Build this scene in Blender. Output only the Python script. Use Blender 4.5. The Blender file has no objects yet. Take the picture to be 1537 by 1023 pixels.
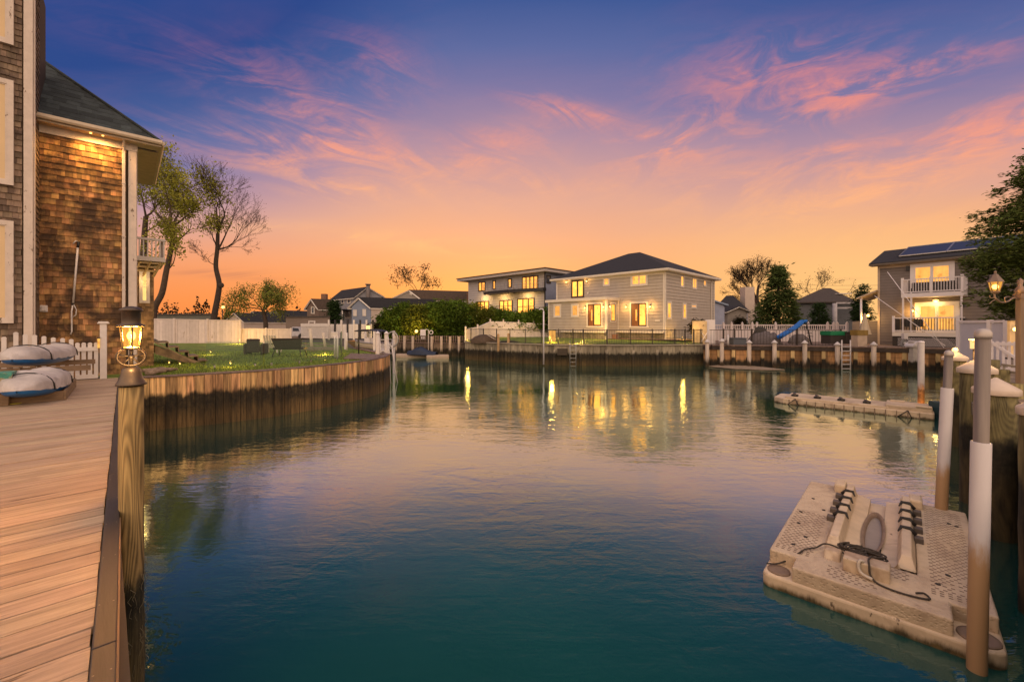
import bpy, bmesh, math, random
from mathutils import Vector, Matrix
from mathutils.geometry import tessellate_polygon
R = math.radians
rng = random.Random(7)
sc = bpy.context.scene
COL = sc.collection
# ---------------------------------------------------------------- survey: photo pixel -> place
F, CX, HY, HC = 630.0, 768.5, 487.0, 3.1          # focal length in photo pixels, centre, horizon row, eye height above water
U = Vector((-.679, .734, 0)); U.normalize()        # along the wooden dock (away)
Nn = Vector((U.y, -U.x, 0))                        # across it, towards the water on the right
ZU = Vector((0, 0, 1))
DECK, GND = 1.6, 1.5
def X(px, d): return (px - CX) / F * d
def Zp(py, d): return HC - (py - HY) / F * d
def P(px, py, d): return Vector((X(px, d), d, Zp(py, d)))
def G(px, py, z):
    d = F * (HC - z) / (py - HY)
    return Vector((X(px, d), d, z))
def XY(px, d, z=0.0): return Vector((X(px, d), d, z))
def un(u, n, z=0.0): return U * u + Nn * n + ZU * z

# ---------------------------------------------------------------- materials
def nt(m):
    m.use_nodes = True
    t = m.node_tree
    t.nodes.clear()
    return t
class NT:
    """tiny node helper"""
    def __init__(s, tree): s.t = tree
    def n(s, typ, **kw):
        nd = s.t.nodes.new(typ)
        for k, v in kw.items(): setattr(nd, k, v)
        return nd
    def link(s, a, b): s.t.links.new(a, b)
    def put(s, sock, v):
        if v is None: return
        if hasattr(v, 'is_output') or isinstance(v, bpy.types.NodeSocket): s.link(v, sock)
        else: sock.default_value = v
    def m(s, op, a, b=None, c=None, clamp=False):
        nd = s.n('ShaderNodeMath', operation=op); nd.use_clamp = clamp
        s.put(nd.inputs[0], a); s.put(nd.inputs[1], b)
        if c is not None: s.put(nd.inputs[2], c)
        return nd.outputs[0]
    def mix(s, fac, a, b, blend='MIX'):
        nd = s.n('ShaderNodeMix', data_type='RGBA', blend_type=blend)
        s.put(nd.inputs[0], fac); s.put(nd.inputs[6], a); s.put(nd.inputs[7], b)
        return nd.outputs[2]
    def ramp(s, fac, stops, interp='LINEAR'):
        nd = s.n('ShaderNodeValToRGB'); cr = nd.color_ramp; cr.interpolation = interp
        while len(cr.elements) > 1: cr.elements.remove(cr.elements[-1])
        cr.elements[0].position = stops[0][0]; cr.elements[0].color = c4(stops[0][1])
        for p, c in stops[1:]:
            e = cr.elements.new(p); e.color = c4(c)
        s.put(nd.inputs[0], fac)
        return nd.outputs[0]
    def mr(s, v, a, b, c=0.0, d=1.0, smooth=True):
        nd = s.n('ShaderNodeMapRange'); nd.interpolation_type = 'SMOOTHSTEP' if smooth else 'LINEAR'
        s.put(nd.inputs[0], v)
        for i, q in enumerate((a, b, c, d)): s.put(nd.inputs[i + 1], q)
        return nd.outputs[0]
    def noise(s, vec, scale, detail=4, rough=.55, dist=0.0):
        nd = s.n('ShaderNodeTexNoise'); s.put(nd.inputs['Vector'], vec)
        nd.inputs['Scale'].default_value = scale; nd.inputs['Detail'].default_value = detail
        nd.inputs['Roughness'].default_value = rough; nd.inputs['Distortion'].default_value = dist
        return nd.outputs[0]
    def mapping(s, vec, scale=(1, 1, 1), rot=(0, 0, 0), loc=(0, 0, 0)):
        nd = s.n('ShaderNodeMapping'); s.put(nd.inputs['Vector'], vec)
        nd.inputs['Scale'].default_value = scale; nd.inputs['Rotation'].default_value = rot
        nd.inputs['Location'].default_value = loc
        return nd.outputs[0]
def c4(c):
    if len(c) == 4: return tuple(c)
    return (c[0], c[1], c[2], 1.0)
def s2l(r, g, b):
    f = lambda v: (v / 255 / 12.92) if v / 255 <= .04045 else ((v / 255 + .055) / 1.055) ** 2.4
    return (f(r), f(g), f(b))
MATS = {}
def M(name, base, rough=.7, var=.2, nscale=3.0, island=0.0, bump=0.0, bscale=30.0, metal=0.0, grain=None, grot=0.0,
      tide=None, tcol=(.012, .011, .006), twid=.12, patch=None, tflat=False, spec=.4, knots=False, hue=0.0, emit=None, estr=0.0, lines=None, blot=None):
    """general weathered surface. grain=(sx,sy,sz) stretches the noise along the fibre; tide = height below which it is wet and overgrown"""
    if name in MATS: return MATS[name]
    m = bpy.data.materials.new(name); t = NT(nt(m))
    out = t.n('ShaderNodeOutputMaterial'); b = t.n('ShaderNodeBsdfPrincipled'); t.link(b.outputs[0], out.inputs[0])
    geo = t.n('ShaderNodeNewGeometry'); pos = geo.outputs['Position']
    vec = pos
    rnd = geo.outputs['Random Per Island']
    if grain:
        vec = t.mapping(pos, rot=(0, 0, grot)); vec = t.mapping(vec, scale=grain)
        if island:
            sh = t.n('ShaderNodeVectorMath', operation='SCALE'); sh.inputs[0].default_value = (13.1, 7.7, 17.3)
            t.link(t.m('MULTIPLY', rnd, 3.0), sh.inputs['Scale'])
            ad = t.n('ShaderNodeVectorMath', operation='ADD'); t.link(vec, ad.inputs[0]); t.link(sh.outputs[0], ad.inputs[1]); vec = ad.outputs[0]
    nz = t.noise(vec, nscale, 6, .6, 1.2 if knots else 0.25)
    if knots:
        rings = t.m('SINE', t.m('MULTIPLY', t.noise(vec, nscale * .35, 2, .4, .3), 230.0))
        kk = .19 * float(knots); nz = t.m('ADD', t.m('MULTIPLY', nz, 1 - 2 * kk), t.m('MULTIPLY', t.m('ADD', rings, 1.0), kk))
    nz = t.m('ADD', .5, t.m('MULTIPLY', t.m('SUBTRACT', nz, .5), 1.9 if not grain else 2.3), clamp=True)
    val = t.m('ADD', 1.0 - var, t.m('MULTIPLY', nz, 2 * var))
    if island: val = t.m('MULTIPLY', val, t.m('ADD', 1.0 - island, t.m('MULTIPLY', rnd, 2 * island)))
    vc = t.n('ShaderNodeCombineColor')
    for i in range(3): t.link(val, vc.inputs[i])
    col = t.mix(1.0, c4(base), vc.outputs[0], 'MULTIPLY')
    if hue and island:
        h2 = t.n('ShaderNodeHueSaturation'); t.link(col, h2.inputs['Color'])
        t.link(t.m('ADD', .5 - hue, t.m('MULTIPLY', t.m('FRACT', t.m('MULTIPLY', rnd, 7.31)), 2 * hue)), h2.inputs['Hue']); col = h2.outputs[0]
    if patch:      # weathered patches of a second colour: (colour, scale, threshold)
        pf = t.mr(t.noise(pos, patch[1], 5, .6, .4), patch[2], patch[2] + (patch[3] if len(patch) > 3 else .12))
        col = t.mix(pf, col, c4(patch[0]))
    if blot:       # smaller chips
        pf = t.mr(t.noise(t.mapping(vec if grain else pos, scale=blot[3] if len(blot) > 3 else (1, 1, 1)), blot[1], 4, .65), blot[2], blot[2] + .05)
        col = t.mix(pf, col, c4(blot[0]))
    if lines:      # joints and painted-in lap shadows every so many metres of height: (spacing, darkness)
        sx = t.n('ShaderNodeSeparateXYZ'); t.link(pos, sx.inputs[0])
        fr = t.m('FRACT', t.m('DIVIDE', sx.outputs[2], lines[0]))
        lf = t.mr(fr, .0, .26, lines[1], 0.0)
        col = t.mix(lf, col, (0.01, .01, .01, 1))
    if tide is not None:
        sx = t.n('ShaderNodeSeparateXYZ'); t.link(pos, sx.inputs[0])
        h = t.m('ADD', sx.outputs[2], t.m('MULTIPLY', t.m('SUBTRACT', t.noise(t.mapping(pos, scale=(1, 1, .25)), 5.0, 5, .7), .5), 4.2 * twid))
        tf = t.mr(h, tide - twid, tide + twid * .6, 1.0, 0.0)
        tc = t.mix(t.mr(t.noise(pos, 9, 6, .7), .35, .7), c4(tcol), c4((tcol[0] * 3.2, tcol[1] * 3.0, tcol[2] * 2.6)))
        wh = t.mr(t.noise(pos, 42, 2, .5), .74, .80)
        low = t.m('MULTIPLY', t.mr(t.m('ADD', sx.outputs[2], t.m('MULTIPLY', t.noise(t.mapping(pos, scale=(1.5, 1.5, .3)), 4.0, 5, .7), .7)), tide + .05, tide - .55), .85)
        tc = t.mix(low, tc, c4((tcol[0] * 8.0, tcol[1] * 6.6, tcol[2] * 4.8)))
        tc = t.mix(.85, tc, t.mix(1.0, tc, vc.outputs[0], 'MULTIPLY'))
        tc = t.mix(t.mr(t.noise(t.mapping(pos, scale=(9, 9, .7)), 1.6, 5, .75), .56, .66, 0, .7), tc, c4((tcol[0] * .4, tcol[1] * .4, tcol[2] * .4)))
        tc = t.mix(t.m('MULTIPLY', wh, .5), tc, (.35, .33, .27, 1))
        col = t.mix(tf, col, c4(tcol) if tflat else tc)
    t.link(col, b.inputs['Base Color'])
    b.inputs['Roughness'].default_value = rough; b.inputs['Metallic'].default_value = metal
    b.inputs['Specular IOR Level'].default_value = spec
    if emit:
        b.inputs['Emission Color'].default_value = c4(emit); b.inputs['Emission Strength'].default_value = estr
    if bump:
        bn = t.n('ShaderNodeBump'); bn.inputs['Strength'].default_value = min(1, bump); bn.inputs['Distance'].default_value = .02
        t.link(t.noise(vec, bscale if not grain else nscale * 2.2, 5, .65), bn.inputs['Height']); t.link(bn.outputs[0], b.inputs['Normal'])
    MATS[name] = m
    return m
def MG(name, colr, strength, stripes=0.0, sscale=8.0, var=.5, low=None):
    """lit window: light from the room behind, with curtains and furniture breaking it up"""
    if name in MATS: return MATS[name]
    m = bpy.data.materials.new(name); t = NT(nt(m))
    out = t.n('ShaderNodeOutputMaterial'); b = t.n('ShaderNodeBsdfPrincipled'); t.link(b.outputs[0], out.inputs[0])
    geo = t.n('ShaderNodeNewGeometry'); pos = geo.outputs['Position']
    nz = t.noise(pos, 1.1, 5, .65, .6)
    v = t.m('ADD', 1.0 - var, t.m('MULTIPLY', nz, 2 * var))
    v = t.m('MULTIPLY', v, t.m('ADD', .8, t.m('MULTIPLY', geo.outputs['Random Per Island'], .35)))
    if stripes:
        w = t.noise(t.mapping(pos, scale=(sscale, sscale, .15)), 1.0, 3, .6)
        v = t.m('MULTIPLY', v, t.m('ADD', 1 - stripes, t.m('MULTIPLY', w, 2 * stripes)))
    dk = t.mr(t.noise(pos, 2.6, 3, .5), .58, .66, 0, .55)
    col = t.mix(dk, c4(colr), c4((colr[0] * .55, colr[1] * .36, colr[2] * .25)))
    t.link(col, b.inputs['Emission Color']); t.link(t.m('MULTIPLY', v, strength), b.inputs['Emission Strength'])
    b.inputs['Base Color'].default_value = (.05, .03, .015, 1); b.inputs['Roughness'].default_value = .12; b.inputs['Specular IOR Level'].default_value = .25
    MATS[name] = m
    return m
def glass(name, tint=(.8, .9, .85), alpha=.25, rough=.02):
    if name in MATS: return MATS[name]
    m = bpy.data.materials.new(name); t = NT(nt(m))
    out = t.n('ShaderNodeOutputMaterial'); tr = t.n('ShaderNodeBsdfTransparent'); tr.inputs[0].default_value = c4(tint)
    gl = t.n('ShaderNodeBsdfGlossy'); gl.inputs['Roughness'].default_value = rough
    df = t.n('ShaderNodeBsdfDiffuse'); df.inputs[0].default_value = (.25, .32, .26, 1)
    fr = t.n('ShaderNodeFresnel'); fr.inputs[0].default_value = 1.25
    m1 = t.n('ShaderNodeMixShader'); t.link(t.m('MULTIPLY', fr.outputs[0], .3), m1.inputs[0]); t.link(tr.outputs[0], m1.inputs[1]); t.link(gl.outputs[0], m1.inputs[2])
    m2 = t.n('ShaderNodeMixShader'); m2.inputs[0].default_value = alpha; t.link(m1.outputs[0], m2.inputs[1]); t.link(df.outputs[0], m2.inputs[2])
    t.link(m2.outputs[0], out.inputs[0]); MATS[name] = m
    return m

# ---------------------------------------------------------------- mesh builder
class MB:
    def __init__(s): s.v = []; s.f = []; s.sm = []
    def add(s, vs, fs, smooth=False):
        o = len(s.v); s.v += [Vector(v) for v in vs]
        for f in fs: s.f.append(tuple(i + o for i in f)); s.sm.append(smooth)
    def obox(s, c, ax, ay, az):
        """box from centre and three half-axis vectors"""
        vs = [c + ax * i + ay * j + az * k for k in (-1, 1) for j in (-1, 1) for i in (-1, 1)]
        s.add(vs, [(0, 2, 3, 1), (4, 5, 7, 6), (0, 1, 5, 4), (2, 6, 7, 3), (0, 4, 6, 2), (1, 3, 7, 5)])
    def box(s, c, size, rz=0.0):
        a, b = Vector((math.cos(rz), math.sin(rz), 0)), Vector((-math.sin(rz), math.cos(rz), 0))
        s.obox(Vector(c), a * size[0] / 2, b * size[1] / 2, ZU * size[2] / 2)
    def bar(s, p0, p1, w, h, up=ZU):
        p0, p1 = Vector(p0), Vector(p1); d = p1 - p0; L = d.length; d.normalize()
        side = d.cross(up)
        if side.length < 1e-4: side = d.cross(Vector((1, 0, 0)))
        side.normalize(); u2 = side.cross(d)
        s.obox((p0 + p1) / 2, d * L / 2, side * w / 2, u2 * h / 2)
    def tube(s, pts, rad, n=8, cap=True, smooth=True):
        pts = [Vector(p) for p in pts]
        if not isinstance(rad, (list, tuple)): rad = [rad] * len(pts)
        vs = []; ref = None
        for i, p in enumerate(pts):
            d = pts[min(i + 1, len(pts) - 1)] - pts[max(i - 1, 0)]
            if d.length < 1e-9: d = Vector((0, 0, 1))
            d.normalize()
            if ref is None: ref = d.cross(Vector((.31, .95, .07))) if abs(d.dot(Vector((.31, .95, .07)))) < .95 else d.cross(Vector((1, 0, 0)))
            ref = ref - d * ref.dot(d)
            if ref.length < 1e-6: ref = d.orthogonal()
            ref.normalize(); q = d.cross(ref)
            for k in range(n):
                a = 2 * math.pi * k / n
                vs.append(p + (ref * math.cos(a) + q * math.sin(a)) * rad[i])
        fs = []
        for i in range(len(pts) - 1):
            for k in range(n):
                k2 = (k + 1) % n
                fs.append((i * n + k, i * n + k2, (i + 1) * n + k2, (i + 1) * n + k))
        s.add(vs, fs, smooth)
        if cap:
            o = len(s.v) - len(vs)
            s.f.append(tuple(o + k for k in reversed(range(n)))); s.sm.append(False)
            s.f.append(tuple(o + (len(pts) - 1) * n + k for k in range(n))); s.sm.append(False)
    def lathe(s, prof, c, n=20, smooth=True, axis=ZU):
        """prof: (radius, height) pairs, bottom to top"""
        c = Vector(c); a = axis.orthogonal().normalized() if axis != ZU else Vector((1, 0, 0)); b = axis.cross(a)
        vs = [c + (a * math.cos(2 * math.pi * k / n) + b * math.sin(2 * math.pi * k / n)) * r + axis * h for r, h in prof for k in range(n)]
        fs = [(i * n + k, i * n + (k + 1) % n, (i + 1) * n + (k + 1) % n, (i + 1) * n + k) for i in range(len(prof) - 1) for k in range(n)]
        s.add(vs, fs, smooth); o = len(s.v) - len(vs)
        s.f.append(tuple(o + k for k in reversed(range(n)))); s.sm.append(False)
        s.f.append(tuple(o + (len(prof) - 1) * n + k for k in range(n))); s.sm.append(False)
    def prism(s, poly, ext):
        """planar polygon (3d points) swept along ext"""
        n = len(poly); ext = Vector(ext); ps = [Vector(p) for p in poly]
        fs = [tuple(range(n)), tuple(reversed(range(n, 2 * n)))] + [(i, n + i, n + (i + 1) % n, (i + 1) % n) for i in range(n)]
        s.add(ps + [p + ext for p in ps], fs)
    def ball(s, c, r, n=10, sq=(1, 1, 1)):
        c = Vector(c); m = max(4, n // 2)
        prof = [(math.sin(math.pi * i / m), -math.cos(math.pi * i / m)) for i in range(m + 1)]
        vs = [c + Vector((math.cos(2 * math.pi * k / n) * q * r * sq[0], math.sin(2 * math.pi * k / n) * q * r * sq[1], h * r * sq[2])) for q, h in prof for k in range(n)]
        s.add(vs, [(i * n + k, i * n + (k + 1) % n, (i + 1) * n + (k + 1) % n, (i + 1) * n + k) for i in range(m) for k in range(n)], True)
    def build(s, name, mat, parent=None, bevel=0.0, sub=0, seg=2):
        me = bpy.data.meshes.new(name)
        if parent is not None:
            o = parent.matrix_basis.translation.copy(); q = parent.parent
            while q is not None: o += q.matrix_basis.translation; q = q.parent
        elif s.v:
            o = Vector((sum(v.x for v in s.v) / len(s.v), sum(v.y for v in s.v) / len(s.v), min(v.z for v in s.v)))
        me.from_pydata([v - o for v in s.v], [], s.f); me.update()
        bm = bmesh.new(); bm.from_mesh(me); bmesh.ops.recalc_face_normals(bm, faces=bm.faces); bm.to_mesh(me); bm.free()
        for p, q in zip(me.polygons, s.sm): p.use_smooth = q
        ob = bpy.data.objects.new(name, me); COL.objects.link(ob)
        if parent is not None: ob.parent = parent
        else: ob.location = o
        me.materials.append(mat)
        if bevel:
            md = ob.modifiers.new('edge', 'BEVEL'); md.width = bevel; md.segments = seg; md.limit_method = 'ANGLE'; md.angle_limit = R(40)
        if sub:
            md = ob.modifiers.new('smooth', 'SUBSURF'); md.levels = sub; md.render_levels = sub
        return ob
def tag(o, label=None, cat=None, group=None, kind=None):
    if label: o['label'] = label
    if cat: o['category'] = cat
    if group: o['group'] = group
    if kind: o['kind'] = kind
    return o
def thing(name, loc, label, cat, group=None):
    o = bpy.data.objects.new(name, None); COL.objects.link(o); o.location = loc; o.empty_display_size = .2
    return tag(o, label, cat, group)
def dup(root, loc, label=None, rz=None):
    r = root.copy(); COL.objects.link(r); r.location = loc
    if rz is not None: r.rotation_euler.z = rz
    if label: r['label'] = label
    for ch in list(root.children):
        c = ch.copy(); COL.objects.link(c); c.parent = r
        for g in list(ch.children):
            d = g.copy(); COL.objects.link(d); d.parent = c
    return r
def lamp(loc, energy, col=(1, .58, .22), size=.05, kind='POINT', name='lamp_glow', spot=None, aim=None):
    l = bpy.data.lights.new(name, kind); l.energy = energy; l.color = col; l.shadow_soft_size = size
    o = bpy.data.objects.new(name, l); COL.objects.link(o); o.location = loc
    if kind == 'SPOT':
        l.spot_size = R(spot or 90); l.spot_blend = .6
        o.rotation_euler = (Vector(aim) - Vector(loc)).to_track_quat('-Z', 'Y').to_euler()
    return o
class Face:
    """a vertical wall face: origin, direction along it, outward normal"""
    def __init__(s, p0, d, nrm):
        s.p = Vector((p0[0], p0[1], 0)); s.d = Vector((d[0], d[1], 0)).normalized(); s.n = Vector((nrm[0], nrm[1], 0)).normalized()
    def at(s, t, z, o=0.0): return s.p + s.d * t + s.n * o + ZU * z
    def tz(s, px, py):
        k = (px - CX) / F
        t = (k * s.p.y - s.p.x) / (s.d.x - k * s.d.y)
        d = s.p.y + s.d.y * t
        return t, Zp(py, d)
    def box(s, mb, t0, t1, z0, z1, o0, o1):
        mb.obox(s.at((t0 + t1) / 2, (z0 + z1) / 2, (o0 + o1) / 2), s.d * (t1 - t0) / 2, s.n * (o1 - o0) / 2, ZU * (z1 - z0) / 2)
    def siding(s, mb, t0, t1, z0, z1, step=.16, lap=.022):
        z = z0
        while z < z1 - .01:
            h = min(step, z1 - z)
            vs = [s.at(t0, z, 0), s.at(t1, z, 0), s.at(t1, z, lap), s.at(t0, z, lap), s.at(t0, z + h, .004), s.at(t1, z + h, .004)]
            mb.add(vs, [(0, 1, 2, 3), (3, 2, 5, 4), (0, 3, 4), (1, 5, 2)])
            z += step
    def rect(s, a):     # photo pixel rectangle -> t0,t1,z0,z1
        x0, y0, x1, y1 = a
        ta, za = s.tz(x0, y0); tb, zb = s.tz(x1, y1); tc, zc = s.tz((x0 + x1) / 2, y0); td, zd = s.tz((x0 + x1) / 2, y1)
        return min(ta, tb), max(ta, tb), zd, zc
def window(face, r, parent, trim, sash, pane, cols=2, rows=1, tw=.1, sw=.05, out=.045, name='window'):
    t0, t1, z0, z1 = r
    w = MB()
    for a in ((t0 - tw, t1 + tw, z1, z1 + tw), (t0 - tw, t1 + tw, z0 - tw, z0), (t0 - tw, t0, z0, z1), (t1, t1 + tw, z0, z1)):
        face.box(w, *a, -.02, out + .04)
    wo = w.build(name, trim, parent)
    s2 = MB(); g = MB()
    for c in range(cols):
        a = t0 + (t1 - t0) * c / cols; b = t0 + (t1 - t0) * (c + 1) / cols
        for q in ((a, b, z1 - sw, z1), (a, b, z0, z0 + sw), (a, a + sw, z0 + sw, z1 - sw), (b - sw, b, z0 + sw, z1 - sw)):
            face.box(s2, *q, -.02, out + .02)
        for k in range(1, rows):
            z = z0 + (z1 - z0) * k / rows
            face.box(s2, a + sw, b - sw, z - sw * .35, z + sw * .35, -.02, out + .015)
        face.box(g, a + sw, b - sw, z0 + sw, z1 - sw, -.02, out)
    s2.build('sash', sash, wo); g.build('pane', pane, wo)
    return wo
# ---------------------------------------------------------------- camera
cam = bpy.data.cameras.new('camera'); co = bpy.data.objects.new('camera', cam); COL.objects.link(co)
co.location = (0, 0, HC); co.rotation_euler = (R(90), 0, 0)
cam.sensor_width = 36; cam.lens = 36 * F / 1537; cam.shift_y = -(511.5 - HY) / 1537; cam.clip_start = .05; cam.clip_end = 3000
sc.camera = co
sc.render.resolution_x, sc.render.resolution_y = 1024, 681
sc.view_settings.view_transform = 'Standard'; sc.view_settings.look = 'None'; sc.view_settings.gamma = 1; sc.view_settings.exposure = 0
try:
    sc.cycles.use_denoising = True; sc.cycles.denoiser = 'OPENIMAGEDENOISE'
    sc.cycles.max_bounces = 6; sc.cycles.diffuse_bounces = 3; sc.cycles.glossy_bounces = 4; sc.cycles.transparent_max_bounces = 16
    sc.cycles.sample_clamp_indirect = 3.0; sc.cycles.caustics_reflective = False; sc.cycles.caustics_refractive = False
    sc.cycles.use_light_tree = True
except Exception: pass
# ---------------------------------------------------------------- dusk sky (world directions only)
world = bpy.data.worlds.new('World'); sc.world = world; world.use_nodes = True
t = NT(world.node_tree); world.node_tree.nodes.clear()
SUN_EL, SUN_AZ = R(1.5), R(-4)       # the sun is just gone behind the houses ahead
tc = t.n('ShaderNodeTexCoord'); sp = t.n('ShaderNodeSeparateXYZ'); t.link(tc.outputs['Generated'], sp.inputs[0])
dx, dy, dz = sp.outputs
hyp = t.m('SQRT', t.m('ADD', t.m('MULTIPLY', dx, dx), t.m('ADD', t.m('MULTIPLY', dy, dy), 1e-5)))
az = t.m('ARCTAN2', dx, dy)                                       # 0 ahead, + to the right
azc = t.m('MINIMUM', t.m('MAXIMUM', az, -1.05), 1.05)
el = t.m('DIVIDE', dz, hyp)
s_ = t.m('MULTIPLY', el, t.m('ADD', 1.0, t.m('MULTIPLY', t.m('MULTIPLY', azc, azc), .62)))
left = t.mr(azc, -.15, -.95)
s2_ = t.m('MULTIPLY', s_, t.m('ADD', 1.0, t.m('MULTIPLY', left, .66)))
right = t.mr(azc, .55, 1.0)
s2_ = t.m('MULTIPLY', s2_, t.m('ADD', 1.0, t.m('MULTIPLY', right, -.04)))
warp = t.noise(t.mapping(tc.outputs['Generated'], scale=(1, 1, 3)), 1.3, 3, .5, .5)
s3 = t.m('ADD', s2_, t.m('MULTIPLY', t.m('SUBTRACT', warp, .5), .13))
q = lambda y: max(0.0, (487 - y) / 630)
base = t.ramp(s3, [(0.0, s2l(245, 156, 78)), (q(430), s2l(250, 168, 92)), (q(385), s2l(249, 170, 108)), (q(345), s2l(242, 170, 124)),
                   (q(300), s2l(224, 164, 141)), (q(255), s2l(203, 153, 150)), (q(205), s2l(174, 138, 157)), (q(140), s2l(126, 116, 159)),
                   (q(75), s2l(88, 101, 156)), (q(10), s2l(58, 84, 146)), (.95, s2l(30, 64, 134))])
# the horizon to the left glows a redder pink
lowl = t.m('MULTIPLY', t.mr(azc, -.25, -.75), t.mr(s_, .30, .02))
base = t.mix(t.m('MULTIPLY', lowl, .5), base, c4(s2l(224, 112, 84)))
base = t.mix(t.m('MULTIPLY', t.m('MULTIPLY', t.mr(azc, .0, -.45), t.mr(s_, .26, .02)), .62), base, c4(s2l(252, 138, 66)))
base = t.mix(t.m('MULTIPLY', t.m('MULTIPLY', t.mr(azc, .15, .75), t.mr(s_, .34, .06)), .75), base, c4(s2l(254, 204, 134)))
# clouds: wisps that exist in certain quarters of the sky
cv = t.n('ShaderNodeCombineXYZ'); t.link(az, cv.inputs[0]); t.link(s_, cv.inputs[1])
def wisps(rot, sx, sy, scale, lo, hi, det=7):
    v = t.mapping(cv.outputs[0], rot=(0, 0, rot)); v = t.mapping(v, scale=(sx, sy, 1))
    return t.mr(t.noise(v, scale, det, .62, 1.1), lo, hi)
def blob(px, py, wx, wy, ang, amp):
    ax, ay = math.atan((px - CX) / F), (HY - py) / F
    ca, sa = math.cos(R(ang)), math.sin(R(ang))
    u = t.m('SUBTRACT', az, ax); v = t.m('SUBTRACT', s_, ay)
    a = t.m('DIVIDE', t.m('ADD', t.m('MULTIPLY', u, ca), t.m('MULTIPLY', v, sa)), wx / F)
    b = t.m('DIVIDE', t.m('SUBTRACT', t.m('MULTIPLY', v, ca), t.m('MULTIPLY', u, sa)), wy / F)
    e = t.m('EXPONENT', t.m('MULTIPLY', t.m('ADD', t.m('MULTIPLY', a, a), t.m('MULTIPLY', b, b)), -1.0))
    return t.m('MULTIPLY', e, amp)
def total(bl):
    o = None
    for q_ in bl:
        e = blob(*q_); o = e if o is None else t.m('ADD', o, e)
    return o
wr = wisps(R(-22), 2.3, 4.8, 2.5, .38, .60)      # rising to the right
wl = wisps(R(24), 1.8, 5.6, 2.3, .39, .62)        # falling to the right
wh = wisps(R(-4), 1.6, 8.0, 2.0, .36, .64)
fine = wisps(R(-20), 3.2, 7.0, 6.0, .25, .8)
mr_ = total([(1165, 108, 105, 50, 10, 1.2), (1275, 140, 90, 26, 32, .95), (1400, 115, 100, 20, 27, .7), (1010, 215, 90, 40, 14, 1.25), (1090, 275, 90, 22, 22, .7), (1390, 240, 170, 36, 22, 1.3),
             (1270, 300, 110, 18, 18, .8), (1250, 225, 40, 12, 20, .7), (1350, 345, 200, 18, 14, .8), (1500, 190, 60, 30, 20, .6)])
ml_ = total([(490, 190, 100, 48, -32, 1.2), (400, 238, 105, 26, -22, 1.0), (515, 220, 90, 14, -12, .9), (720, 230, 110, 36, 12, .8), (860, 168, 80, 16, -14, 1.1), (820, 270, 120, 26, 10, .5), (570, 90, 70, 40, -30, .55), (360, 90, 150, 40, -20, .22), (540, 285, 70, 14, 0, .7)])
mh_ = total([(560, 355, 230, 14, -7, .9), (740, 385, 130, 10, -7, .6), (700, 250, 90, 34, 18, .45), (900, 285, 160, 22, 6, .35)])
cl = t.m('ADD', t.m('ADD', t.m('MULTIPLY', mr_, wr), t.m('MULTIPLY', ml_, wl)), t.m('MULTIPLY', mh_, wh))
cl = t.m('MULTIPLY', cl, t.m('ADD', .42, t.m('MULTIPLY', fine, .5)))
bg_w = t.m('MULTIPLY', t.m('MULTIPLY', wisps(R(-10), 1.2, 3.0, 1.6, .45, .85, 5), t.mr(s_, .08, .3)), .08)
cl = t.m('MINIMUM', t.m('ADD', cl, bg_w), 1.0)
ccol = t.ramp(s_, [(0, s2l(255, 178, 96)), (q(360), s2l(255, 188, 122)), (q(290), s2l(255, 178, 126)), (q(220), s2l(250, 158, 126)), (q(150), s2l(242, 144, 126)), (q(80), s2l(224, 130, 132)), (.9, s2l(150, 96, 150))])
front = t.mix(t.m('MULTIPLY', cl, .8), base, ccol)
# grey low bank above the left roofs
bank = t.m('MULTIPLY', total([(385, 415, 60, 6, -3, .9), (330, 408, 50, 5, 0, .5), (1262, 418, 20, 3, 0, .6)]), wh)
front = t.mix(t.m('MULTIPLY', bank, .55), front, c4(s2l(150, 92, 90)))
# sky behind the viewer: warm and overbright, raised to fill the foreground
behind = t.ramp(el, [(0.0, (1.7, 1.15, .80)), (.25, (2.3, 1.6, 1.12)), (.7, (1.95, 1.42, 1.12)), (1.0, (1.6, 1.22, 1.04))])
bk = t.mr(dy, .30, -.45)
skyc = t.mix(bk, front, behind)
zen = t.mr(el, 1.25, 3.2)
skyc = t.mix(zen, skyc, (1.25, .98, .90, 1))  # overhead sky brightened as well, to light upward surfaces
ns = t.n('ShaderNodeTexSky', sky_type='NISHITA'); ns.sun_disc = False; ns.sun_elevation = SUN_EL; ns.sun_rotation = SUN_AZ
b1 = t.n('ShaderNodeBackground'); t.link(ns.outputs[0], b1.inputs[0]); b1.inputs[1].default_value = .02
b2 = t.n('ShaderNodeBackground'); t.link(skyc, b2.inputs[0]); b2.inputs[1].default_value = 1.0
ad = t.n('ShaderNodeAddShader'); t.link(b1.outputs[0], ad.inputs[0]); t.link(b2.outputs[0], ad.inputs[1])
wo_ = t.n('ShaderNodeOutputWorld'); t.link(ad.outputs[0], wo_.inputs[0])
try: world.cycles.sampling_method = 'MANUAL'; world.cycles.sample_map_resolution = 1024
except Exception: pass
sun = bpy.data.lights.new('sun', 'SUN'); sun.energy = .35; sun.angle = R(12); sun.color = (1, .62, .34)
so = bpy.data.objects.new('sun', sun); COL.objects.link(so)
sd = Vector((math.sin(SUN_AZ) * math.cos(R(4)), math.cos(SUN_AZ) * math.cos(R(4)), math.sin(R(4))))
so.rotation_euler = sd.to_track_quat('Z', 'Y').to_euler(); so.location = (0, 40, 30)

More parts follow.
